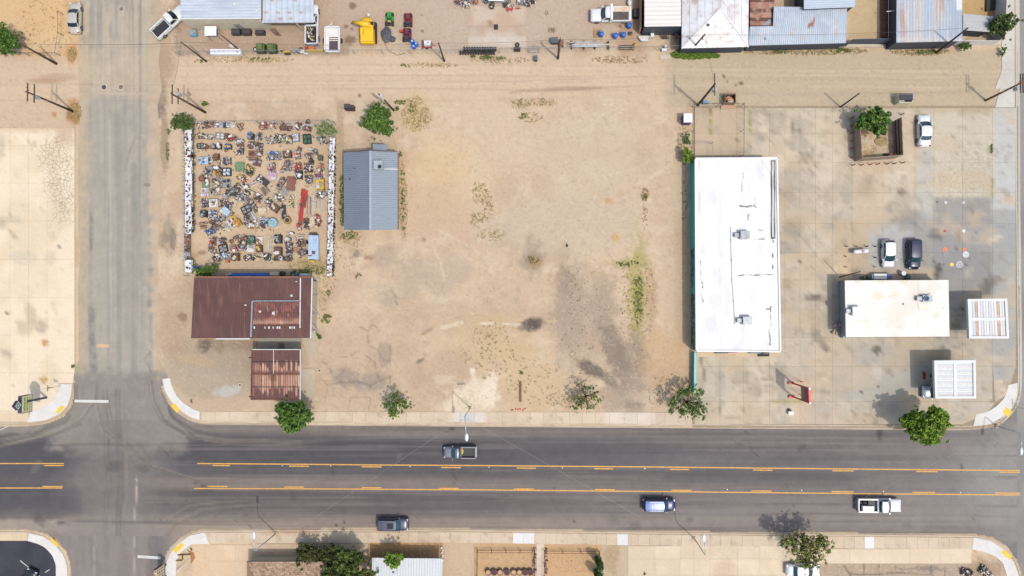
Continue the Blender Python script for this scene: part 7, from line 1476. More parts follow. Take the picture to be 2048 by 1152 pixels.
# things behind the fuel shop
ac = thing('air_conditioner', 'white air conditioner with blue panel north of the fuel shop', 'air conditioner', W(1768, 552, 0)); p = W(1768, 553, 1.0)
MB().box(p.x - .5, p.y, .5, 1.8, .8, 1.0).build('cabinet', whitem, ac, world=True); MB().box(p.x + .8, p.y + .05, .48, .75, .7, .96).build('blue_panel', M('cobalt_panel', (50, 60, 140), .5), ac, world=True); MB().box(p.x - 1.3, p.y - .05, .45, .7, .6, .9).build('side_box', galv, ac, world=True)
o = MB().tube([W(1801, 547, 0), W(1801, 547, 0) + Vector((0, 0, .9))], .32, 14).build('white_barrel', whitem); tag(o, 'white barrel behind the navy people carrier', 'barrel')
for x, y, c, l in ((1740, 556, (110, 104, 90), 'grey junk heap left of the air conditioner'), (1726, 556, (84, 88, 74), 'dark junk heap nearest the leaning pole behind the shop'), (1811, 554, (70, 96, 76), 'dark green junk heap right of the white barrel'), (1674, 652, (146, 120, 118), 'pinkish junk heap west of the fuel shop'), (1670, 664, (176, 160, 128), 'tan wire heap at the south west corner of the fuel shop')):
    t = thing('junk_heap', l, 'junk', W(x, y, 0)); p = W(x, y, 0); rr = random.Random(x)
    for k in range(6): MB().box(p.x + rr.uniform(-.5, .5), p.y + rr.uniform(-.3, .3), .2 + rr.random() * .3, rr.uniform(.2, .6), rr.uniform(.1, .4), rr.uniform(.1, .4), rr.random() * 3).build('junk_piece', M('junk_%d_%d' % (x, k % 2), [min(255, v_ + 50 * (k % 2)) for v_ in c], .8), t, world=True)
o = MB().box(*(W(1685, 669, 0) + Vector((0, 0, .55))), .8, .8, 1.1).build('blue_cabinet', M('steel_blue', (120, 150, 178), .5)); tag(o, 'steel blue cabinet at the south west corner of the fuel shop', 'cabinet')
# ================================================================== SCRAP YARD
SC = {'R': (150, 98, 74), 'B': (116, 84, 66), 'K': (64, 62, 62), 'W': (232, 228, 220), 'G': (158, 160, 160), 'N': (72, 112, 84), 'T': (140, 186, 186), 'U': (64, 112, 186), 'Y': (226, 186, 72), 'O': (220, 122, 66), 'C': (222, 204, 168), 'D': (206, 62, 46), 'P': (206, 170, 186), 'L': (176, 208, 232), 'V': (96, 64, 140), 'E': (118, 156, 108)}
SC = {k: tuple(min(245, int((a * .82 + sum(v) / 3 * .12) * 1.06)) for a in v) for k, v in SC.items()}
SM = {k: M('scrap_' + k, v, .75, var=.2, scale=5, c2=tuple(int(a * .72) for a in v), lo=.5, hi=.68) for k, v in SC.items()}
bpal = M('pallet_wood', (176, 142, 104), .9, var=.2)
def piece(root, rr, hw, hh, z, key, nm='scrap', big=1.0):
    m = MB(); x, y = rr.uniform(-hw, hw) * .8, rr.uniform(-hh, hh) * .8; t = rr.random(); s = big
    if t < .42: m.box(x, y, z, rr.uniform(.3, .6) * s, rr.uniform(.15, .4) * s, rr.uniform(.1, .3), rr.random() * 3, tilt=rr.uniform(-.3, .3))
    elif t < .62: m.cyl(x, y, z - .1, z + rr.uniform(.1, .3), rr.uniform(.1, .25) * s, 9)
    elif t < .78: m.ring(x, y, z, rr.uniform(.15, .26) * s, .05, 12, 5)
    else:
        a = rr.random() * 3; l = rr.uniform(.3, .6) * s; m.tube([(x - math.cos(a) * l, y - math.sin(a) * l, z), (x + math.cos(a) * l, y + math.sin(a) * l, z + rr.uniform(-.1, .2))], .04, 5)
    return m.build(nm, SM[key], root)
def pile(x, y, w_, h_, ang, kind, cols, label, seed):
    rr = random.Random(seed); p = W(x, y, .4); ang += rr.uniform(-5, 5); w_, h_ = w_ * 1.02 / PXM, h_ * 1.02 / PXM
    nm = {'m': 'scrap_pile', 'g': 'divided_crate', 'p': 'pipe_stack', 's': 'sheet_stack', 'w': 'wheel_heap', 'd': 'drum', 'b': 'machine', 't': 'scrap_table'}[kind]
    root = thing(nm, label, {'m': 'scrap', 'g': 'crate', 'p': 'pipes', 's': 'sheet', 'w': 'wheels', 'd': 'drum', 'b': 'machine', 't': 'table'}[kind], (p.x, p.y, 0), math.radians(-ang), 'scrap heaps in the fenced yard')
    hw, hh = w_ / 2, h_ / 2
    if kind == 'm':
        if rr.random() < .7:
            m = MB()
            for k in range(5): m.box(0, -hh * .9 + k * hh * .45, .13, w_ * .96, h_ * .14, .03)
            for s in (-1, 0, 1): m.box(s * hw * .85, 0, .06, .1, h_, .11)
            m.build('pallet', rr.choice([bpal, SM['B'], SM['G']]), root)
        for k in range(8): piece(root, rr, hw, hh, rr.uniform(.25, .6), cols[k % len(cols)])
        for ci, c in enumerate(dict.fromkeys(cols + 'WBK')):
            m = MB()
            for k in range(18 if ci < len(cols) else 14):
                m.box(rr.uniform(-hw, hw), rr.uniform(-hh, hh), rr.uniform(.1, .62), rr.uniform(.06, .34), rr.uniform(.04, .16), rr.uniform(.04, .16), rr.random() * 3, tilt=rr.uniform(-.5, .5))
            m.build('small_scrap', SM[c], root, kind='stuff')
    elif kind == 'g':
        for sx, sy, lx, ly in ((0, 1, w_, .07), (0, -1, w_, .07), (1, 0, .07, h_), (-1, 0, .07, h_), (0, 0, w_ * .94, .06), (0, 0, .06, h_ * .94)):
            MB().box(sx * hw, sy * hh, .28 + .004 * (lx > ly), lx, ly, .5).build('board', SM[cols[0]], root)
        for sx in (-.5, .5):
            for sy in (-.5, .5): MB().box(sx * hw * .97, sy * hh * .97, .22, w_ * .36, h_ * .36, .36, rr.uniform(-.08, .08)).build('box', SM[cols[1 + (sx > 0) % max(1, len(cols) - 1)] if len(cols) > 1 else 'W'], root)
        piece(root, rr, hw * .6, hh * .6, .5, cols[-1], 'part', .7)
    elif kind == 'p':
        lg = max(w_, h_) / 2; sh_ = min(w_, h_) / 2; v = h_ > w_; n = max(3, int(sh_ * 2 / .14))
        for k in range(min(n, 12)):
            o_ = -sh_ + 2 * sh_ * (k + .5) / min(n, 12) + rr.uniform(-.03, .03); a, b = -lg * rr.uniform(.6, 1), lg * rr.uniform(.6, 1); j = rr.uniform(-.08, .08)
            pts = [(o_, a, .12 + .1 * (k % 3)), (o_ + j, b, .12 + .1 * (k % 3))]
            if not v: pts = [(q[1], q[0], q[2]) for q in pts]
            m = MB(); (m.tube(pts, rr.uniform(.025, .06), 6) if rr.random() < .6 else m.beam(pts[0], pts[1], rr.uniform(.06, .14), .06)); m.build('pipe', SM[cols[k % len(cols)]], root)
    elif kind == 's':
        MB().box(0, 0, .3, w_, h_, .1, 0, tilt=.04).build('sheet', SM[cols[0]], root)
        m = MB()
        for k in range(5): m.box(-hw + w_ * (k + .5) / 5, 0, .37, .04, h_ * .96, .05)
        m.build('ribs', SM[cols[0]], root, kind='stuff')
        for c in cols[1:]: 
            for k in range(3): piece(root, rr, hw, hh, .45, c)
    elif kind == 'w':
        for k in range(max(2, int(w_ * h_ / .35))): m = MB(); m.ring(rr.uniform(-hw, hw) * .7, rr.uniform(-hh, hh) * .7, .12 + k * .07, rr.uniform(.2, .32), .07, 16, 6); m.build('wheel', SM[cols[k % len(cols)]], root)
        MB().cyl(0, 0, 0, .3, .12, 8).build('hub', SM[cols[-1]], root)
    elif kind == 'd':
        r = min(hw, hh); MB().cyl(0, 0, 0, .75, r, 18).build('drum', SM[cols[0]], root); MB().ring(0, 0, .76, r, .06, 18, 5).build('rim', SM[cols[-1]], root); MB().cyl(0, 0, .74, .79, r * .7, 14).build('lid', SM[cols[1 % len(cols)]], root)
    elif kind == 'b':
        MB().box(0, 0, .45, w_ * .9, h_ * .9, .7).build('casing', SM[cols[0]], root); MB().box(0, 0, .83, w_ * .8, h_ * .8, .07).build('cover', SM[cols[0]], root)
        for k in range(4): piece(root, rr, hw * .8, hh * .8, .92, cols[1 + k % (len(cols) - 1)] if len(cols) > 1 else 'K')
        for s in (-1, 1): MB().box(s * hw * .8, 0, .12, .1, h_, .24).build('skid', SM['K'], root)
    elif kind == 't':
        MB().box(0, 0, .72, w_, h_, .06).build('top', SM[cols[0]], root)
        for sx in (-1, 1):
            for sy in (-1, 1): MB().box(sx * hw * .9, sy * hh * .9, .35, .06, .06, .7).build('leg', SM['B'], root)
        for k in range(7): piece(root, rr, hw, hh, .84, cols[1 + k % (len(cols) - 1)], 'item', .7)
    return root
CN = {'R': 'rusty', 'B': 'brown', 'K': 'black', 'W': 'white', 'G': 'grey', 'N': 'green', 'T': 'teal', 'U': 'blue', 'Y': 'yellow', 'O': 'orange', 'C': 'cream', 'D': 'red', 'P': 'pink', 'L': 'pale blue', 'V': 'purple', 'E': 'light green'}
KN = {'m': 'scrap pile', 'g': 'divided crate', 'p': 'stack of lengths', 's': 'sheet', 'w': 'wheel heap', 'd': 'drum', 'b': 'machine', 't': 'table of parts'}
rows = [
 [(400,250,13,10,0,'m','BCW'),(414,250,11,10,0,'m','RBK'),(425,249,11,9,0,'m','OBG'),(434,250,8,9,0,'s','UW'),(442,249,8,10,0,'s','WG'),(449,250,8,10,0,'s','UK'),(458,249,9,9,0,'g','WG'),(466,250,8,9,0,'s','WC'),(480,254,16,13,0,'w','BKRG'),(527,252,16,13,0,'m','DWR'),(545,250,16,14,0,'m','WCO'),(565,254,12,13,0,'m','RB'),(576,249,12,5,0,'p','UL'),(580,257,12,7,0,'m','RB'),(597,253,13,14,0,'m','WBR'),(616,250,32,4,0,'p','W'),(615,257,14,9,0,'m','RB'),(614,244,6,5,0,'w','K')],
 [(402,272,16,9,0,'m','CBK'),(419,274,16,9,0,'m','GWC'),(440,272,17,11,0,'g','GW'),(457,275,14,13,0,'m','DKW'),(469,274,9,8,0,'w','GK'),(502,273,12,12,0,'b','KUG'),(519,274,12,14,0,'m','KGW'),(540,280,18,15,0,'m','TWO'),(557,277,17,17,0,'m','NCW'),(577,279,14,16,0,'m','CBN'),(593,276,12,15,0,'b','LWO'),(614,278,15,18,0,'g','KN'),(634,275,18,7,0,'p','WG'),(645,281,18,14,0,'m','GWK')],
 [(401,292,13,9,0,'g','KG'),(412,294,7,8,0,'m','RB'),(420,294,10,8,0,'w','BR'),(429,294,8,8,0,'b','KG'),(438,293,9,11,0,'b','KW'),(447,297,11,12,0,'w','KBG'),(457,294,12,10,0,'b','UKY'),(479,283,14,10,0,'m','WG'),(481,291,13,8,0,'m','BR'),(480,301,13,14,0,'m','NKW'),(503,290,15,13,0,'m','BRW'),(519,292,12,13,0,'m','KGB'),(504,306,15,9,0,'s','RB'),(519,306,12,9,0,'m','WBR')],
 [(508,315,30,11,0,'p','RB'),(514,325,16,14,15,'s','BG'),(547,311,28,17,0,'m','KWGU'),(575,309,18,14,0,'b','BRW'),(594,309,13,17,0,'m','LOW'),(617,311,16,9,0,'m','WRB'),(624,323,6,7,0,'b','NK'),(599,298,9,8,15,'s','B'),(618,299,15,5,0,'p','W'),(630,303,8,9,40,'m','KG'),(641,316,9,10,0,'b','NB'),(577,325,17,8,0,'s','GB')],
 [(409,322,19,14,0,'t','LUWG'),(420,318,10,12,0,'s','WK'),(433,315,11,11,0,'b','BR'),(440,323,13,15,10,'p','RCW'),(454,322,15,13,0,'m','KGB'),(479,333,18,18,4,'s','E'),(499,341,18,18,35,'m','YKBN'),(543,335,15,17,0,'m','GWD'),(562,338,14,12,0,'w','BGR'),(577,334,14,16,0,'m','KGR'),(596,334,16,16,0,'m','RDK'),(617,336,18,16,0,'m','BKW'),(642,333,9,9,0,'m','CRO')],
 [(416,341,16,11,0,'m','GKC'),(415,348,14,10,0,'m','RGW'),(424,337,6,6,0,'d','G'),(436,337,10,7,0,'b','VW'),(436,345,13,13,0,'m','YBR'),(453,344,16,15,0,'g','KWL'),(483,354,14,7,0,'m','YCB'),(487,360,8,5,40,'m','RD'),(598,350,14,17,0,'b','KW'),(618,359,14,15,0,'m','GNK'),(642,343,13,10,0,'s','WNR'),(637,353,13,10,0,'m','UDL')],
 [(405,358,11,11,0,'d','BR'),(411,366,15,17,0,'s','EWR'),(434,366,20,19,0,'m','GCBW'),(453,367,16,16,0,'s','GK'),(476,374,12,12,35,'m','BCK'),(490,372,16,10,25,'m','W'),(507,366,18,8,-25,'p','WP'),(525,361,26,13,42,'s','KW'),(544,352,17,17,20,'s','PW'),(562,366,10,26,30,'m','BRG'),(582,367,18,28,0,'s','R'),(641,369,18,22,0,'b','YWG')],
 [(409,384,15,17,4,'s','WPG'),(431,383,16,14,0,'m','WCB'),(452,390,10,11,0,'s','WG'),(458,382,11,13,0,'m','KBG'),(471,386,16,16,25,'m','KGB'),(485,393,20,18,20,'m','GWK'),(500,386,20,11,25,'b','CBK'),(516,396,14,16,25,'m','BKW'),(529,380,16,20,-40,'p','BG'),(557,394,26,14,38,'m','BWC'),(570,382,13,13,38,'s','G'),(583,403,9,24,6,'m','CWY'),(591,395,3,58,3,'p','W'),(603,414,8,72,8,'s','D'),(608,398,10,34,10,'s','DB'),(599,455,6,10,0,'b','WD'),(598,413,5,48,4,'p','DWP'),(617,411,11,48,2,'p','RGW'),(626,408,4,44,2,'p','WG'),(640,390,14,11,0,'m','RBW'),(650,388,7,7,0,'d','G')],
 [(410,407,14,17,0,'m','KGB'),(429,407,17,16,0,'t','WBKC'),(447,405,14,14,0,'m','KBR'),(457,411,14,10,35,'m','KGR'),(466,405,14,14,30,'s','CB'),(500,403,10,10,15,'m','DPG'),(505,412,12,26,-30,'m','GWK'),(524,421,16,13,-12,'s','C'),(539,405,16,12,35,'m','WGK'),(549,415,22,15,38,'b','BCR'),(540,415,7,7,0,'d','GW'),(567,424,9,28,-6,'s','KG'),(632,404,10,26,6,'p','WCG'),(641,412,6,32,2,'p','WG')],
 [(408,428,13,14,0,'b','KG'),(426,429,15,14,0,'m','UWL'),(453,423,19,15,40,'b','LW'),(465,433,9,24,-32,'s','YB'),(477,446,12,12,-32,'b','YO'),(492,419,17,14,-28,'g','KG'),(505,430,11,30,-22,'p','GWL'),(512,440,10,20,-24,'p','WG'),(530,443,15,16,10,'m','KLWU'),(547,446,18,17,0,'d','LT'),(576,441,13,13,0,'d','YKR'),(600,448,5,12,0,'s','WB'),(613,448,11,22,0,'m','RBK'),(624,443,10,20,0,'s','C'),(636,441,12,24,-3,'m','DWR')],
 [(406,450,20,14,0,'p','RB'),(430,449,24,12,45,'m','BRK'),(442,438,18,12,-45,'m','BCG'),(446,459,11,11,0,'w','BC'),(457,455,14,14,25,'s','CG'),(461,446,14,18,-35,'s','WR'),(494,441,11,22,-12,'m','KGB'),(501,450,8,12,0,'m','WR'),(515,449,22,15,0,'m','WCY'),(526,452,12,9,0,'m','WKB'),(420,463,17,13,-25,'m','WUK'),(582,467,9,5,-20,'s','KW')],
 [(425,490,16,30,2,'m','RDG'),(438,482,10,9,0,'s','LG'),(447,482,10,12,0,'m','KR'),(459,482,14,11,0,'w','BRK'),(469,478,8,16,10,'w','KNG'),(485,480,18,17,0,'m','BRC'),(503,480,14,15,0,'b','NKT'),(519,480,11,13,0,'s','WR'),(538,490,12,38,0,'p','WC'),(549,482,6,24,0,'p','CW'),(557,479,15,17,0,'b','KWG'),(577,479,10,7,0,'b','GW'),(602,474,15,12,0,'p','CG'),(602,487,16,14,0,'m','RBK')],
 [(446,497,16,14,-15,'g','KG'),(462,494,8,10,0,'w','KG'),(476,497,20,9,-8,'m','DWK'),(488,494,9,10,0,'m','KG'),(501,497,15,14,0,'s','WG'),(519,498,12,14,0,'b','BY'),(557,503,15,16,0,'b','BW'),(578,493,13,15,0,'m','WKV'),(578,511,13,22,0,'m','BKG'),(590,501,7,7,0,'w','CO'),(604,505,14,14,0,'m','BRG')],
 [(433,514,18,15,15,'m','BKW'),(453,514,18,14,0,'m','LWG'),(456,522,8,6,0,'d','DO'),(472,515,15,14,0,'b','BCK'),(489,516,8,8,0,'w','KR'),(498,516,10,10,0,'m','WB'),(512,515,14,12,0,'s','CK'),(534,514,15,15,0,'m','KWN'),(560,518,24,7,0,'b','KWR')]]
NUM = ['one', 'two', 'three', 'four', 'five', 'six', 'seven', 'eight', 'nine', 'ten', 'eleven', 'twelve', 'thirteen', 'fourteen']
sd = 0
for ri, row in enumerate(rows):
    row = sorted(row, key=lambda q: q[0])
    for i, (x, y, w_, h_, an_, k_, c_) in enumerate(row):
        sd += 1; cn = CN[c_[0]] + (' and ' + CN[c_[1]] if len(c_) > 1 else '')
        pile(x, y, w_, h_, an_, k_, c_, '%s %s, %s from left in scrap yard row %s' % (cn, KN[k_], ORD[i], NUM[ri]), sd * 7 + 3)
for k_, c_ in enumerate('KRWG'):
    rr = random.Random(60 + k_); m = MB()
    for q in range(150):
        row = rr.choice(rows); it = rr.choice(row); x = it[0] + rr.gauss(0, it[2] * .55); y = it[1] + rr.gauss(0, it[3] * .5); p = W(x, y, .1); m.box(p.x, p.y, .05, rr.uniform(.05, .4), rr.uniform(.04, .16), .07, rr.random() * 3)
    m.build('loose_scrap', SM[c_], kind='stuff')
# pale blue trailer
tr = thing('box_trailer', 'pale blue panelled trailer with a rust hole and yellow tongue in the scrap yard', 'trailer', W(627, 496, 0)); c_ = [(617, 470), (637, 471), (637, 519), (616, 518)]
for i in range(4):
    Q = Wc(c_, .95); u0, u1 = i / 4 + .005, (i + 1) / 4 - .005; q = [Q[0].lerp(Q[1], u0), Q[0].lerp(Q[1], u1), Q[3].lerp(Q[2], u1), Q[3].lerp(Q[2], u0)]
    pbox(tr, 'panel', q, .55, .95 + .02 * (i % 2), M('trailer_blue', (182, 204, 226), .5, var=.1, c2=(150, 168, 190), lo=.55, hi=.7))
p = W(627, 505, 1); MB().box(p.x, p.y, .985, .5, .5, .02).build('rust_hole', SM['B'], tr, world=True); p = W(620, 511, 1); MB().box(p.x, p.y, .985, .6, .14, .02).build('rust_hole', SM['R'], tr, world=True)
p = W(624, 523, .5); MB().box(p.x, p.y, .4, .7, .35, .3).build('tongue', SM['Y'], tr, world=True); p = W(626, 468, .9); MB().box(p.x, p.y, .7, 1.1, .2, .4).build('rack', SM['K'], tr, world=True)
for x, y in ((615.5, 485), (638, 485), (615.5, 505), (638, 500)): p = W(x, y, 0); MB().tube([(p.x - .08, p.y, .3), (p.x + .08, p.y, .3)], .3, 12).build('wheel', tyre, tr, world=True)
# roofed shelf rows along both sides
def shelf(label, pts, w_, seed, z=1.7):
    rr = random.Random(seed); root = thing('scrap_shelf', label, 'shelf', W(*pts[0], 0)); n = int((pts[-1][1] - pts[0][1]) / 13)
    for i in range(n):
        y0 = pts[0][1] + (pts[-1][1] - pts[0][1]) * i / n; y1 = pts[0][1] + (pts[-1][1] - pts[0][1]) * (i + 1) / n - .5
        xc = lambda y: np.interp(y, [p[1] for p in pts], [p[0] for p in pts]); sk_ = rr.uniform(-.8, .8); a = w_ * rr.uniform(.3, .52)
        q = Wc([(xc(y0) - w_ / 2 + sk_, y0), (xc(y0) + a - w_ * .1, y0), (xc(y1) + a - w_ * .1, y1), (xc(y1) - w_ / 2 + sk_, y1)], z); pbox(root, 'top_sheet', q, z - .04 + rr.uniform(-.02, .02), z + .03 + rr.uniform(0, .03), M('white_sheet_%d' % (i % 3), [(240, 240, 242), (228, 230, 234), (236, 232, 226)][i % 3], .5, var=.1, c2=(190, 192, 200), lo=.58, hi=.7))
        q = Wc([(xc(y0) + a - w_ * .08, y0), (xc(y0) + w_ / 2, y0), (xc(y1) + w_ / 2, y1), (xc(y1) + a - w_ * .08, y1)], z - .5); pbox(root, 'lower_shelf', q, z - .56, z - .5, SM[rr.choice('WGWC')])
        for s in (-1, 1): p = W(xc(y0) + s * w_ * .46, y0, .8); MB().box(p.x, p.y, .82, .07, .07, 1.62).build('post', SM['G'], root, world=True)
    m1, m2 = MB(), MB()
    for k in range(n * 12):
        y = rr.uniform(pts[0][1], pts[-1][1]); x = np.interp(y, [p[1] for p in pts], [p[0] for p in pts]); e = rr.random() < .55
        p = W(x + (rr.uniform(.1, .5) * w_ if e else rr.uniform(-.45, .2) * w_), y, z); (m1 if rr.random() < .7 else m2).box(p.x, p.y, z + (-.4 if e else .06), rr.uniform(.05, .3), rr.uniform(.05, .35), .1, rr.random() * 3)
    m1.build('small_scrap', SM['K'], root, world=True, kind='stuff'); m2.build('small_scrap', SM['R'], root, world=True, kind='stuff'); return root
shelf('long west shelf row topped with white sheets and scattered parts', [(377.5, 255), (378.5, 468)], 15, 1)
shelf('long east shelf row topped with white sheets and scattered parts', [(665, 275), (660.5, 553)], 12, 2)
shelf('short white frame shelf at the south west corner of the scrap yard', [(378, 520), (378.5, 545)], 15, 3)
bsh = thing('bare_shelf', 'bare dark shelf frame holding brown scrap below the west shelf row', 'shelf', W(374, 495, 0)); rr = random.Random(3)
for i in range(4): p = W(374, 472 + i * 13, .9); MB().box(p.x, p.y, .8 + .01 * (i % 2), .9, .92, .06).build('shelf_board', SM['BRBG'[i]], bsh, world=True)
for i in range(26): p = W(370 + rr.random() * 8, 470 + rr.random() * 48, .9); MB().box(p.x, p.y, .9, rr.uniform(.1, .6), .08, .1, rr.random() * 3).build('scrap', SM[rr.choice('RBKGW')], bsh, world=True)
bc_ = thing('chair', 'small blue chair beside the short white shelf frame', 'chair', W(391, 536, 0)); p = W(391, 536, .5)
MB().box(p.x, p.y, .45, .75, .5, .06).build('seat', SM['U'], bc_, world=True); MB().box(p.x, p.y + .35, .7, .7, .06, .5).build('backrest', SM['U'], bc_, world=True)
for sx in (-.3, .3):
    for sy in (-.2, .2): MB().box(p.x + sx, p.y + sy, .21, .05, .05, .42).build('leg', SM['K'], bc_, world=True)
# things against the north wall of the brown building
def lab(o, l, c, g=None): return tag(o, l, c, g)
p = W(500, 551, 1.0); bt = thing('tarped_stack', 'long blue tarpaulin covered stack behind the brown roof', 'tarp', (p.x, p.y, 0)); m = MB(); rr = random.Random(7); vs = []
for i in range(31):
    for j in range(5): vs.append((-3.3 + i * .22, -.35 + j * .18, 1.0 + rr.uniform(-.12, .12) - abs(j - 2) * .12))
m.add(vs, [(i * 5 + j, (i + 1) * 5 + j, (i + 1) * 5 + j + 1, i * 5 + j + 1) for i in range(30) for j in range(4)]); m.build('tarp', M('blue_tarp', (40, 110, 200), .5, var=.3, scale=4, c2=(120, 170, 220), lo=.58, hi=.68), bt, smooth=True); MB().box(0, 0, .4, 6.4, .6, .8).build('stack', SM['B'], bt)
p = W(548, 547, 1.3); o = MB().box(p.x, p.y, .65, 1.25, .6, 1.3).build('white_chest', SM['C']); lab(o, 'cream chest standing right of the blue tarpaulin stack', 'chest')
p = W(606, 549, 1.2); o = MB().box(p.x, p.y, .6, 1.3, .35, 1.2).build('white_blue_board', SM['W']); lab(o, 'white board leaning behind the north east corner of the brown roof', 'board'); p = W(594, 549, 1.2); o = MB().box(p.x, p.y, .6, .8, .35, 1.2).build('blue_board', SM['U']); lab(o, 'blue board leaning left of the white board behind the brown roof', 'board')
p = W(456, 549, 1.0); o = MB().blob(p.x, p.y, .5, .7, .3, .5, 10, 6, .4).build('cream_bags', SM['C']); lab(o, 'cream sacks left of the blue tarpaulin stack', 'sacks')
p = W(586, 549, .5); o = MB().ring(p.x, p.y, .5, .4, .06, 16, 6).build('wire_coil', SM['K']); lab(o, 'black wire coil left of the blue board behind the brown roof', 'coil')
p = W(565, 548, .5); o = MB().blob(p.x, p.y, .4, .45, .4, .4, 10, 6, .6).build('dark_brush', SM['K']); lab(o, 'dark brush heap right of the cream chest behind the brown roof', 'brush')
# ================================================================== TOP YARDS
tl = thing('flatbed_trailer', 'white trailer with stained deck and pointed drawbar in the top yard', 'trailer', W(664, 80, 0)); wh2 = M('stained_white', (240, 234, 226), .6, var=.1, c2=(214, 176, 146), lo=.56, hi=.72)
for a, b in (((650, 54), (679, 54)), ((650, 103), (679, 103)), ((650, 54), (650, 103)), ((679, 54), (679, 103))): MB().beam(W(*a, .9), W(*b, .9), .2, .3).build('rim', whitem, tl, world=True)
pbox(tl, 'deck', Wc([(651, 55), (678, 55), (678, 102), (651, 102)], .8), .68, .8, wh2); p = W(667, 92, .85); MB().box(p.x, p.y, .84, 1.3, 1.5, .06).build('dark_load', M('dark_purple_load', (92, 74, 84), .8, var=.2), tl, world=True)
for y in (75, 79, 83): p = W(667, y, .85); MB().box(p.x, p.y, .84, 1.3, .12, .05).build('slat', SM['B'], tl, world=True)
MB().beam(W(664, 53, .7), W(664, 44, .5), .12, .12).build('drawbar', whitem, tl, world=True); MB().beam(W(656, 53, .7), W(664, 47, .5), .1, .1).build('drawbar', whitem, tl, world=True)
for x in (648.5, 683): p = W(x, 82, .3); MB().tube([(p.x - .1, p.y, .35), (p.x + .1, p.y, .35)], .36, 14).build('wheel', tyre, tl, world=True)
yw = M('plant_yellow', (250, 200, 30), .5, var=.06, c2=(226, 170, 30), lo=.58, hi=.7); ex = thing('yellow_excavator', 'yellow tracked excavator with its boom swung to the left in the yard', 'excavator', W(735, 66, 0))
for x in (724, 749): pbox(ex, 'track', Wc([(x - 4, 44), (x + 3, 44), (x + 3, 84), (x - 4, 84)], .8), 0, .8, black)
pbox(ex, 'body', Wc([(720, 55), (746, 55), (747, 82), (721, 82)], 1.9), .85, 1.9, yw); pbox(ex, 'rear_counterweight', Wc([(720, 80), (748, 80), (747, 86), (721, 86)], 1.6), .8, 1.6, yw)
m = MB(); p = W(733, 47, 1.7); m.blob(p.x, p.y, 1.5, 1.1, 1.0, .7, 14, 8); m.build('turret', yw, ex, world=True, smooth=True)
MB().tube([W(740, 50, 2.2), W(725, 47, 2.6), W(705, 44, 2.0)], [.42, .36, .18], 10).build('boom', yw, ex, world=True, smooth=True); MB().tube([W(705, 44, 2.0), W(704, 47, 1.0)], .1, 6).build('stick', darkst, ex, world=True)
p = W(741, 45, 2.4); MB().box(p.x, p.y, 2.1, .7, .35, .5).build('cab_window', dark_glass, ex, world=True); MB().tube([W(735, 36, 1.2), W(738, 29, 1.2)], .1, 6).build('hydraulic_arm', M('ochre_arm', (190, 150, 60), .6), ex, world=True); p = W(737, 30, 1.3); MB().box(p.x, p.y, 1.2, .3, .4, .3).build('fitting', whitem, ex, world=True)
MB().beam(W(727, 58, 1.95), W(727, 70, 1.95), .06, .05).build('hand_rail', SM['O'], ex, world=True)
def mower(label, x, y, c, c2, deg):
    p = W(x, y, .5); t = thing('ride_on_mower', label, 'mower', (p.x, p.y, 0), math.radians(deg), 'ride on mowers in the top yard'); a, b = M('mower_' + c2, c, .5, var=.1), SM['K']
    MB().box(.55, 0, .55, .9, .6, .5).build('bonnet', a, t); MB().box(-.45, 0, .4, .8, .8, .3).build('chassis', b, t); MB().box(-.45, 0, .68, .4, .5, .18).build('seat', SM['Y'] if c2 == 'green' else b, t); MB().box(-.68, 0, .9, .1, .5, .4).build('backrest', b, t)
    MB().box(.1, 0, .25, 1.0, 1.25, .18).build('mower_deck', a, t); MB().ring(.1, 0, .95, .17, .025, 12, 5).build('steering_wheel', b, t)
    for sx, r in ((.75, .26), (-.6, .36)):
        for sy in (-.5, .5): MB().tube([(sx, sy - .1, r), (sx, sy + .1, r)], r, 12).build('wheel', tyre, t)
    MB().box(1.05, 0, .35, .12, 1.0, .3).build('front_bar', a, t); return t
mower('green ride on mower, topmost left of the three mowers', 779, 39, (50, 150, 60), 'green', 90); mower('dark red ride on mower right of the green mower', 816, 41, (130, 40, 52), 'maroon', 90); mower('dark red ride on mower above the blue drums', 814, 71, (110, 40, 60), 'dark_maroon', 90)
p = W(803, 62, .4); lab(MB().box(p.x, p.y, .25, .5, .35, .5).build('fuel_can', SM['D']), 'red fuel can left of the lower dark red mower', 'can')
p = W(773, 71, .3); th = thing('tarp_heap', 'black grey tarpaulin heap below the green mower', 'tarp', (p.x, p.y, 0)); gt = M('grey_black_tarp', (84, 86, 90), .7, var=.3, scale=5); rr = random.Random(1)
MB().blob(0, .1, .25, .85, 1.15, .35, 14, 7, .3, rnd=rr).build('tarp', gt, th); MB().blob(.9, -.5, .2, .5, .45, .3, 10, 6, .4, rnd=rr).build('tarp', gt, th); m = MB(); m.tube([(-.3, -1.1, .1), (.2, -2.2, .05), (1.6, -2.9, .05), (2.8, -2.6, .05)], .025, 5); m.build('hose', black, th)
for i, (x, y, l) in enumerate([(824, 82, 'top'), (832, 87, 'right'), (827, 92, 'lower')]):
    p = W(x, y, .8); t = thing('blue_barrel', '%s blue barrel of the cluster under the dark red mower' % l, 'barrel', (p.x, p.y, 0), 0, 'blue barrels'); MB().tube([(0, 0, 0), (0, 0, .2), (0, 0, .7), (0, 0, .88)], [.27, .31, .31, .26], 14).build('barrel', M('barrel_blue', (40, 110, 210), .4, var=.06), t, smooth=True); MB().cyl(.0, .0, .88, .9, .14, 10).build('lid', M('pale_blue_lid', (180, 210, 240), .4), t)
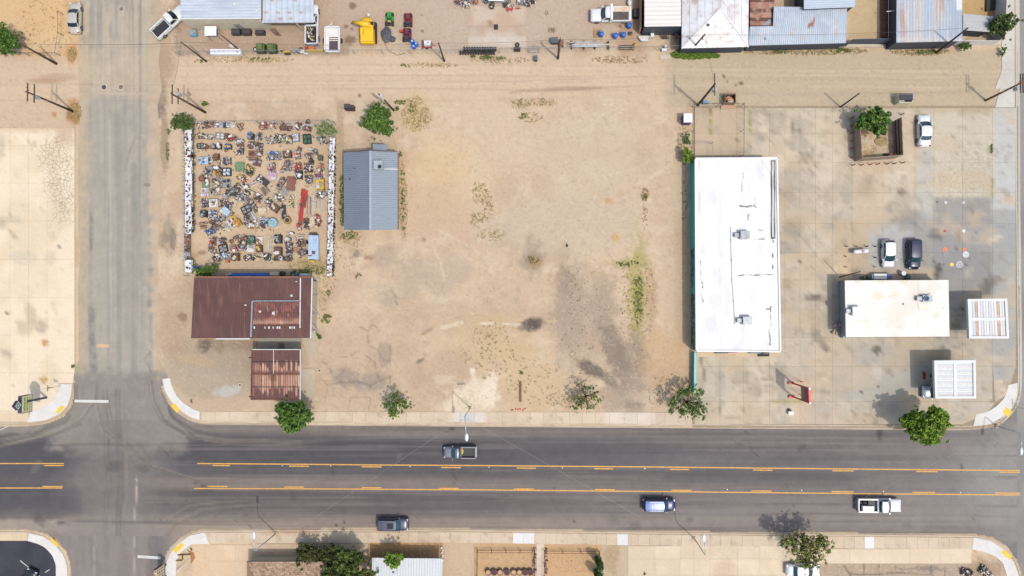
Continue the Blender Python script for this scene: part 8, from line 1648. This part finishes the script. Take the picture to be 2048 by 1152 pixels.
for i, (x, y, l) in enumerate([(1259, 50, 'blue drum at the rear corner of the white dump bed pickup'), (1203, 67, 'blue drum on a wooden pallet, left of the drum row'), (1231, 70, 'blue drum in the middle of the drum row'), (1247, 68, 'blue drum beside the small green thing')]):
    p = W(x, y, .8); t = thing('blue_drum', l, 'drum', (p.x, p.y, 0), 0, 'blue drums'); MB().tube([(0, 0, 0), (0, 0, .1), (0, 0, .85), (0, 0, .95)], [.32, .36, .36, .32], 16).build('drum', MC['barrel_blue'], t, smooth=True); MB().ring(0, 0, .95, .3, .03, 16, 5).build('rim', MC['barrel_blue'], t)
p = W(1195, 67, .1); pt = thing('pallet', 'pale wooden pallet left of the first blue drum', 'pallet', (p.x, p.y, 0))
for k in range(6): MB().box(0, -.55 + k * .22, .13, 1.1, .13, .03).build('slat', bpal, pt)
for k in (-1, 1): MB().box(k * .48, 0, .06, .1, 1.2, .11).build('bearer', bpal, pt)
p = W(1261, 67, .3); lab(MB().blob(p.x, p.y, .3, .3, .28, .3, 9, 5, .4).build('green_pot', SM['N']), 'dark green bundle right of the blue drum row', 'bundle')
wt = thing('sprayer_trailer', 'white tank on a small red frame trailer beside the yard fence', 'tank trailer', W(855, 88, 0)); p = W(855, 87, .8); MB().box(p.x, p.y, .75, .95, .7, .6).build('tank', whitem, wt, world=True); MB().cyl(p.x + .1, p.y + .05, 1.05, 1.1, .1, 10).build('lid', M('blue_lid', (50, 80, 170), .4), wt, world=True)
MB().box(p.x, p.y - .1, .38, 1.2, .8, .1).build('frame', M('frame_red', (176, 50, 50), .5), wt, world=True); MB().beam((p.x + .6, p.y, .4), (p.x + 1.3, p.y - .2, .4), .06, .06).build('drawbar', MC['frame_red'], wt, world=True); MB().box(p.x - .75, p.y, .5, .15, 1.3, .2).build('spray_bar', SM['B'], wt, world=True)
for s in (-.5, .5): MB().tube([(p.x - .15, p.y + s - .06, .22), (p.x - .15, p.y + s + .06, .22)], .22, 12).build('wheel', tyre, wt, world=True)
# items by the workshop
for i, (x, y, w_, l) in enumerate([(471, 63, 1.35, 'left black drum trough under the cream workshop wall'), (492, 63, 1.35, 'middle black drum trough under the cream workshop wall'), (519, 64, 1.4, 'right black trough under the cream workshop wall')]):
    p = W(x, y, .7); t = thing('black_trough', l, 'trough', (p.x, p.y, 0), 0, 'black troughs by the workshop'); MB().box(0, 0, .35, w_, .85 if i < 2 else .65, .65).build('body', M('black_plastic', (52, 50, 52), .5, var=.12), t); MB().box(0, 0, .7, w_ * .86, .6 if i < 2 else .4, .05).build('lid', M('dark_plastic_lid', (70, 66, 68), .5), t)
    for s in (-1, 1): MB().box(s * w_ * .48, 0, .3, .06, .7, .5).build('handle', darkst, t)
p = W(421, 62, 2.3); aw = thing('white_canopy_table', 'square white topped awning beside the cream workshop wall', 'awning', (p.x, p.y, 0)); MB().box(0, 0, 2.3, 1.75, 1.4, .08).build('top', M('bright_white_coating', (246, 248, 250)), aw)
for sx in (-.8, .8):
    for sy in (-.6, .6): MB().box(sx, sy, 1.13, .07, .07, 2.26).build('leg', galv, aw)
p = W(385, 65, .8); t = thing('blue_crate', 'pale topped blue box at the west end of the workshop yard', 'box', (p.x, p.y, 0)); MB().box(0, 0, .4, 1.0, .8, .78).build('body', M('sky_blue', (120, 180, 214), .5), t); MB().box(-.05, .05, .82, .95, .7, .06).build('lid', SM['G'], t)
for i, (x, l) in enumerate([(520, 'left'), (542, 'right')]):
    p = W(x, 95, 1.0); t = thing('green_machine', '%s of two green machines by the yard fence' % l, 'machine', (p.x, p.y, 0), 0, 'green machines by the fence'); g1 = M('olive_green', (96, 116, 52), .6, var=.2, c2=(130, 150, 70)); MB().box(0, 0, .5, 1.3, 1.3, .85).build('hopper', M('dark_olive', (58, 72, 40), .6, var=.2), t); MB().box(-.1, .1, .97, .85, .8, .12).build('cover', g1, t); MB().box(.1, -.5, .97, .9, .15, .1).build('bar', g1, t); MB().box(.55, 0, .97, .12, 1.0, .14).build('side_bar', g1, t)
    for s in (-.7, .7): MB().tube([(s - .05, -.3, .22), (s + .05, -.3, .22)], .22, 10).build('wheel', tyre, t)
p = W(509, 97, .5); t = thing('tyre', 'black and white wheel left of the green machines', 'wheel', (p.x, p.y, 0)); MB().ring(0, 0, .2, .25, .1, 14, 6).build('tyre', tyre, t); MB().cyl(0, 0, .1, .25, .16, 12).build('rim', whitem, t)
ws = thing('sheet_bundle', 'long bright white bundle of sheets lying along the yard fence', 'sheet bundle', W(450, 103, 0))
for k in range(4): pbox(ws, 'sheet', Wc([(420, 98 + k * 2.6), (481, 98 + k * 2.6), (481, 100.4 + k * 2.6), (420, 100.4 + k * 2.6)], .9), .2, .88 + .02 * (k % 2), MC['bright_white_coating'])
p = W(462, 91, .5); lab(MB().blob(p.x, p.y, .3, .45, .3, .3, 10, 5, .4).build('white_bag', SM['W']), 'crumpled white bag above the white sheet bundle', 'bag')
fs = [(574, 103, 'Y', 1.1, .35, 'yellow beam piece at the fence right of the green machines'), (592, 102, 'G', 1.3, .5, 'grey panel at the fence between two yellow pieces'), (628, 101, 'Y', 2.7, .3, 'long yellow beam at the fence left of the white trailer'), (605, 103, 'W', .6, .5, 'white block at the fence left of the long yellow beam'), (565, 102, 'B', .6, .15, 'short brown bar just right of the green machines'), (623, 95, 'O', .9, .6, 'orange scrap heap behind the long yellow beam'), (613, 97, 'D', .45, .45, 'small red thing left of the orange scrap heap'), (612, 107, 'W', .6, .2, 'thin white plank in front of the fence by the yellow beam'), (575, 108, 'K', .9, .18, 'dark bar in front of the fence below the yellow piece')]
for x, y, k, a, b, l in fs: p = W(x, y, .3); m = MB().box(p.x, p.y, .25, a, b, .35); m.box(p.x, p.y, .44, a * .8, b * .7, .04); lab(m.build('fence_scrap', SM[k]), l, 'scrap', 'scrap along the yard fence')
p = W(601, 98, .5); lab(MB().ring(p.x, p.y, .35, .25, .07, 14, 6).build('tyre', tyre), 'single tyre at the fence above the white block', 'tyre')
cs_ = thing('coiled_pipes', 'bundle of curved dark pipes at the workshop corner by the carport', 'pipes', W(551, 64, 0)); p = W(551, 64, .3)
for k in range(5): MB().tube([(p.x - .9 + k * .18, p.y + .6, .2), (p.x - .5 + k * .2, p.y, .3), (p.x + .2 + k * .16, p.y - .5, .2)], .04, 6).build('pipe', SM['B'], cs_, world=True)
# tyres at the fence
k = 0
for row_, (y, x0, n_) in enumerate([(98.5, 929, 13), (105.5, 921, 14)]):
    for i in range(n_):
        p = W(x0 + i * 5.2, y, .3); t = MB().ring(p.x, p.y, .33, .25, .10, 16, 7, axis='x' if True else 'z', rz=0).build('tyre', black, smooth=True); tag(t, 'black tyre standing at the alley fence, %s from left in the %s row' % (ORD[i], ['upper', 'lower'][row_]), 'tyre', 'tyres along the alley fence')
for i in range(3): p = W(1030 + i * 4.6, 99, .3); t = MB().ring(p.x, p.y, .33, .26, .11, 16, 7, axis='x').build('tyre', black, smooth=True); tag(t, '%s tyre of the short group right of the tyre rows' % ORD[i], 'tyre', 'tyres along the alley fence')
p = W(1034.5, 89, .3); t = MB().ring(p.x, p.y, .2, .24, .11, 16, 7).build('tyre', black, smooth=True); tag(t, 'single tyre lying flat just above the short tyre group', 'tyre')
p = W(1109, 81, .7); t = thing('grey_bin', 'dark grey lidded bin left of the pole by the yard fence', 'bin', (p.x, p.y, 0)); MB().box(0, 0, .45, .95, .75, .9).build('body', M('slate_bin', (74, 80, 94), .6, var=.1), t); MB().box(0, 0, .93, 1.0, .8, .07).build('lid', M('slate_lid', (90, 96, 108), .5, var=.1), t)
p = W(1072, 116, .7); t = thing('grey_bin', 'narrow slate bin standing in the alley below the fence', 'bin', (p.x, p.y, 0)); MB().box(0, 0, .4, .42, .68, .8).build('body', MC['slate_bin'], t); MB().box(0, 0, .83, .46, .7, .06).build('lid', MC['slate_lid'], t)
p = W(992, 54, .03); t = thing('drain_grate', 'dark square drain grate in the yard concrete pad', 'drain', (p.x, p.y, .03))
for k in range(5): MB().box(-.24 + k * .12, 0, .03, .07, .75, .04).build('bar', SM['K'], t)
MB().box(0, 0, .012, .62, .8, .02).build('tray', darkst, t)
rk = thing('pipe_rack', 'long low rack of white and grey pipes beside the yard fence', 'pipe rack', W(1183, 88, 0))
for i in range(9):
    a, b = (1138 + (i % 3) * 6, 84.5 + i * 1.1), (1192 + (i * 7) % 40, 84 + i * 1.1); MB().tube([W(*a, .8), W(*b, .8)], .06, 6).build('pipe', SM['WGWRWCGWL'[i]], rk, world=True)
for x in (1144, 1168, 1190, 1217): MB().beam(W(x, 82, .35), W(x, 98, .35), .1, .6).build('support', darkst, rk, world=True)
p = W(1123, 86, .7); t = thing('metal_stand', 'small brown metal frame against the pole by the yard fence', 'frame', (p.x, p.y, 0))
for s in (-.25, .25): MB().box(s, 0, .4, .08, 1.0, .8).build('side', SM['B'], t)
MB().box(0, 0, .78, .5, .9, .06).build('top', SM['R'], t)
wf = thing('cage_frame', 'low wire cage frame at the fence right of the pipe rack', 'frame', W(1252, 95, 0))
for a, b in (((1240, 91), (1266, 91)), ((1240, 99), (1266, 99)), ((1240, 91), (1240, 99)), ((1266, 91), (1266, 99)), ((1240, 95), (1266, 95))): MB().beam(W(*a, .5), W(*b, .5), .08, .12).build('bar', SM['K'], wf, world=True)
p = W(1271, 89, .5); lab(MB().blob(p.x, p.y, .3, .28, .3, .28, 10, 6, .3).build('yellow_bucket', SM['Y']), 'yellow thing at the fence right of the wire cage frame', 'bucket')
g2 = thing('cage_frame', 'low grey cage frame at the fence right of the short tyre group', 'frame', W(1068, 98, 0))
for a, b in (((1058, 93), (1079, 93)), ((1058, 105), (1079, 105)), ((1058, 93), (1058, 105)), ((1079, 93), (1079, 105)), ((1060, 98), (1076, 98))): MB().beam(W(*a, .5), W(*b, .5), .06, .1).build('bar', SM['G'], g2, world=True)
bt_ = thing('skiff_tray', 'white boat shaped tray south of the dark tarp wall', 'tray', W(1290, 78, 0)); pts = [(1277, 74), (1302, 73), (1298, 82), (1283, 82)]
pbox(bt_, 'floor', Wc(pts, .3), .2, .28, wh2)
for i in range(4): MB().beam(W(*pts[i], .45), W(*pts[(i + 1) % 4], .45), .1, .3).build('side', whitem, bt_, world=True)
p = W(1305, 69.5, .8); lab(MB().box(p.x, p.y, .4, .5, .55, .8).build('white_box', whitem).id_data, 'white box standing right above the boat shaped tray', 'box')
p = W(1332, 92, .8); o = MB().box(p.x, p.y, .4, .36, .3, .8).build('white_meter', whitem); lab(o, 'small white meter box at the fence left of the hipped roof', 'box')
p = W(1329, 99, .6); o = MB().box(p.x, p.y, .3, .75, .35, .6).build('white_board', whitem); lab(o, 'white board on the fence just below the small meter box', 'board')
p = W(1330, 114, 0); o = MB().box(p.x, p.y, .03, 1.5, .75, .12).build('concrete_step', concm); lab(o, 'square pale concrete step at the left end of the bright green grass', 'step')
bp_ = thing('bent_pipes', 'bundle of dark bent pipes below the dark tarp wall', 'pipes', W(1331, 72, 0))
for k in range(6): MB().tube([W(1322 + k * 2.6, 64, .9), W(1323 + k * 2.6, 70, .7), W(1326 + k * 2.2, 78, .3)], .06, 6).build('pipe', darkst, bp_, world=True)
p = W(1353, 70, .8); o = MB().tube([(p.x, p.y, 0), (p.x, p.y, .8)], .3, 12).build('rust_drum', SM['R']); lab(o, 'rusty drum beside the west edge of the hipped roof', 'drum')
gg_ = thing('gate', 'dark barred gate west of the hipped roof building', 'gate', W(1350, 85, 0))
for k in range(8): MB().beam(W(1341 + k * 3, 70, 1.0), W(1341 + k * 3, 95, 1.0), .05, .06).build('bar', darkst, gg_, world=True)
# shelving at the top of the middle yard
wbn = thing('work_bench_roof', 'white topped bench at the top edge of the middle yard', 'bench', W(992, 0, 0)); pbox(wbn, 'top', Wc([(977, -14), (1008, -14), (1008, 1.5), (977, 1.5)], 1.8), 1.7, 1.8, MC['bright_white_coating'])
for x in (982, 1006): p = W(x, 3, .9); MB().box(p.x, p.y, .85, .12, .12, 1.7).build('leg', SM['N'], wbn, world=True)
for i, (x, y, w_, h_, k_, c_, l) in enumerate([(918, 3, 16, 10, 'm', 'RBP', 'pinkish rusty'), (932, 10, 14, 10, 'm', 'CWB', 'cream stone'), (937, 2, 10, 8, 'm', 'WKU', 'white and black'), (951, 4, 8, 6, 'm', 'OR', 'orange'), (965, 1, 22, 8, 'w', 'KG', 'black tyre'), (1019, 2, 18, 7, 'w', 'KG', 'dark wheel'), (1012, 12, 5, 5, 'b', 'YK', 'yellow'), (1021, 16, 12, 13, 's', 'WDR', 'white and red'), (1036, 15, 13, 5, 'p', 'DR', 'red bar'), (1043, 3, 16, 9, 'm', 'GWU', 'grey and white'), (1056, 6, 10, 10, 'm', 'RWK', 'rusty and white'), (1067, 2, 8, 8, 'm', 'KG', 'black'), (984, 10, 8, 12, 'm', 'NBK', 'dark green')]):
    pile(x, y, w_, h_, 0, k_, c_, l + ' scrap at the top edge above the concrete pad', 900 + i)
p = W(1259, 5, .4); lab(MB().blob(p.x, p.y, .45, .35, .6, .35, 12, 6).build('white_tub', whitem, smooth=True), 'white tub behind the dump bed pickup at the top edge', 'tub')
p = W(1273, 28, .4); o = MB().box(p.x, p.y, .5, .95, 1.2, 1.0).build('dark_cabinet', darkst); lab(o, 'dark cabinet between the dump bed pickup and white roofed shed', 'cabinet')
p = W(1282, 30, 1.0); o = MB().beam(W(1281, -40, 1.0), W(1279.5, 62, 1.0), .2, 2.0).build('timber_fence', M('tan_timber', (186, 150, 118), .9, var=.15)); lab(o, 'tan timber fence along the west side of the white roofed shed', 'fence')
# lower right corner heap
for i, (x, y, w_, h_, c_, k_, l) in enumerate([(1935, 1146, 20, 14, 'KBW', 'm', 'dark tool heap'), (1968, 1140, 12, 16, 'CKW', 'm', 'cream and black heap'), (1978, 1150, 10, 12, 'PRC', 'm', 'pink rusty heap')]): pile(x, y, w_, h_, 20, k_, c_, l + ' on soil in the bottom right corner', 950 + i)
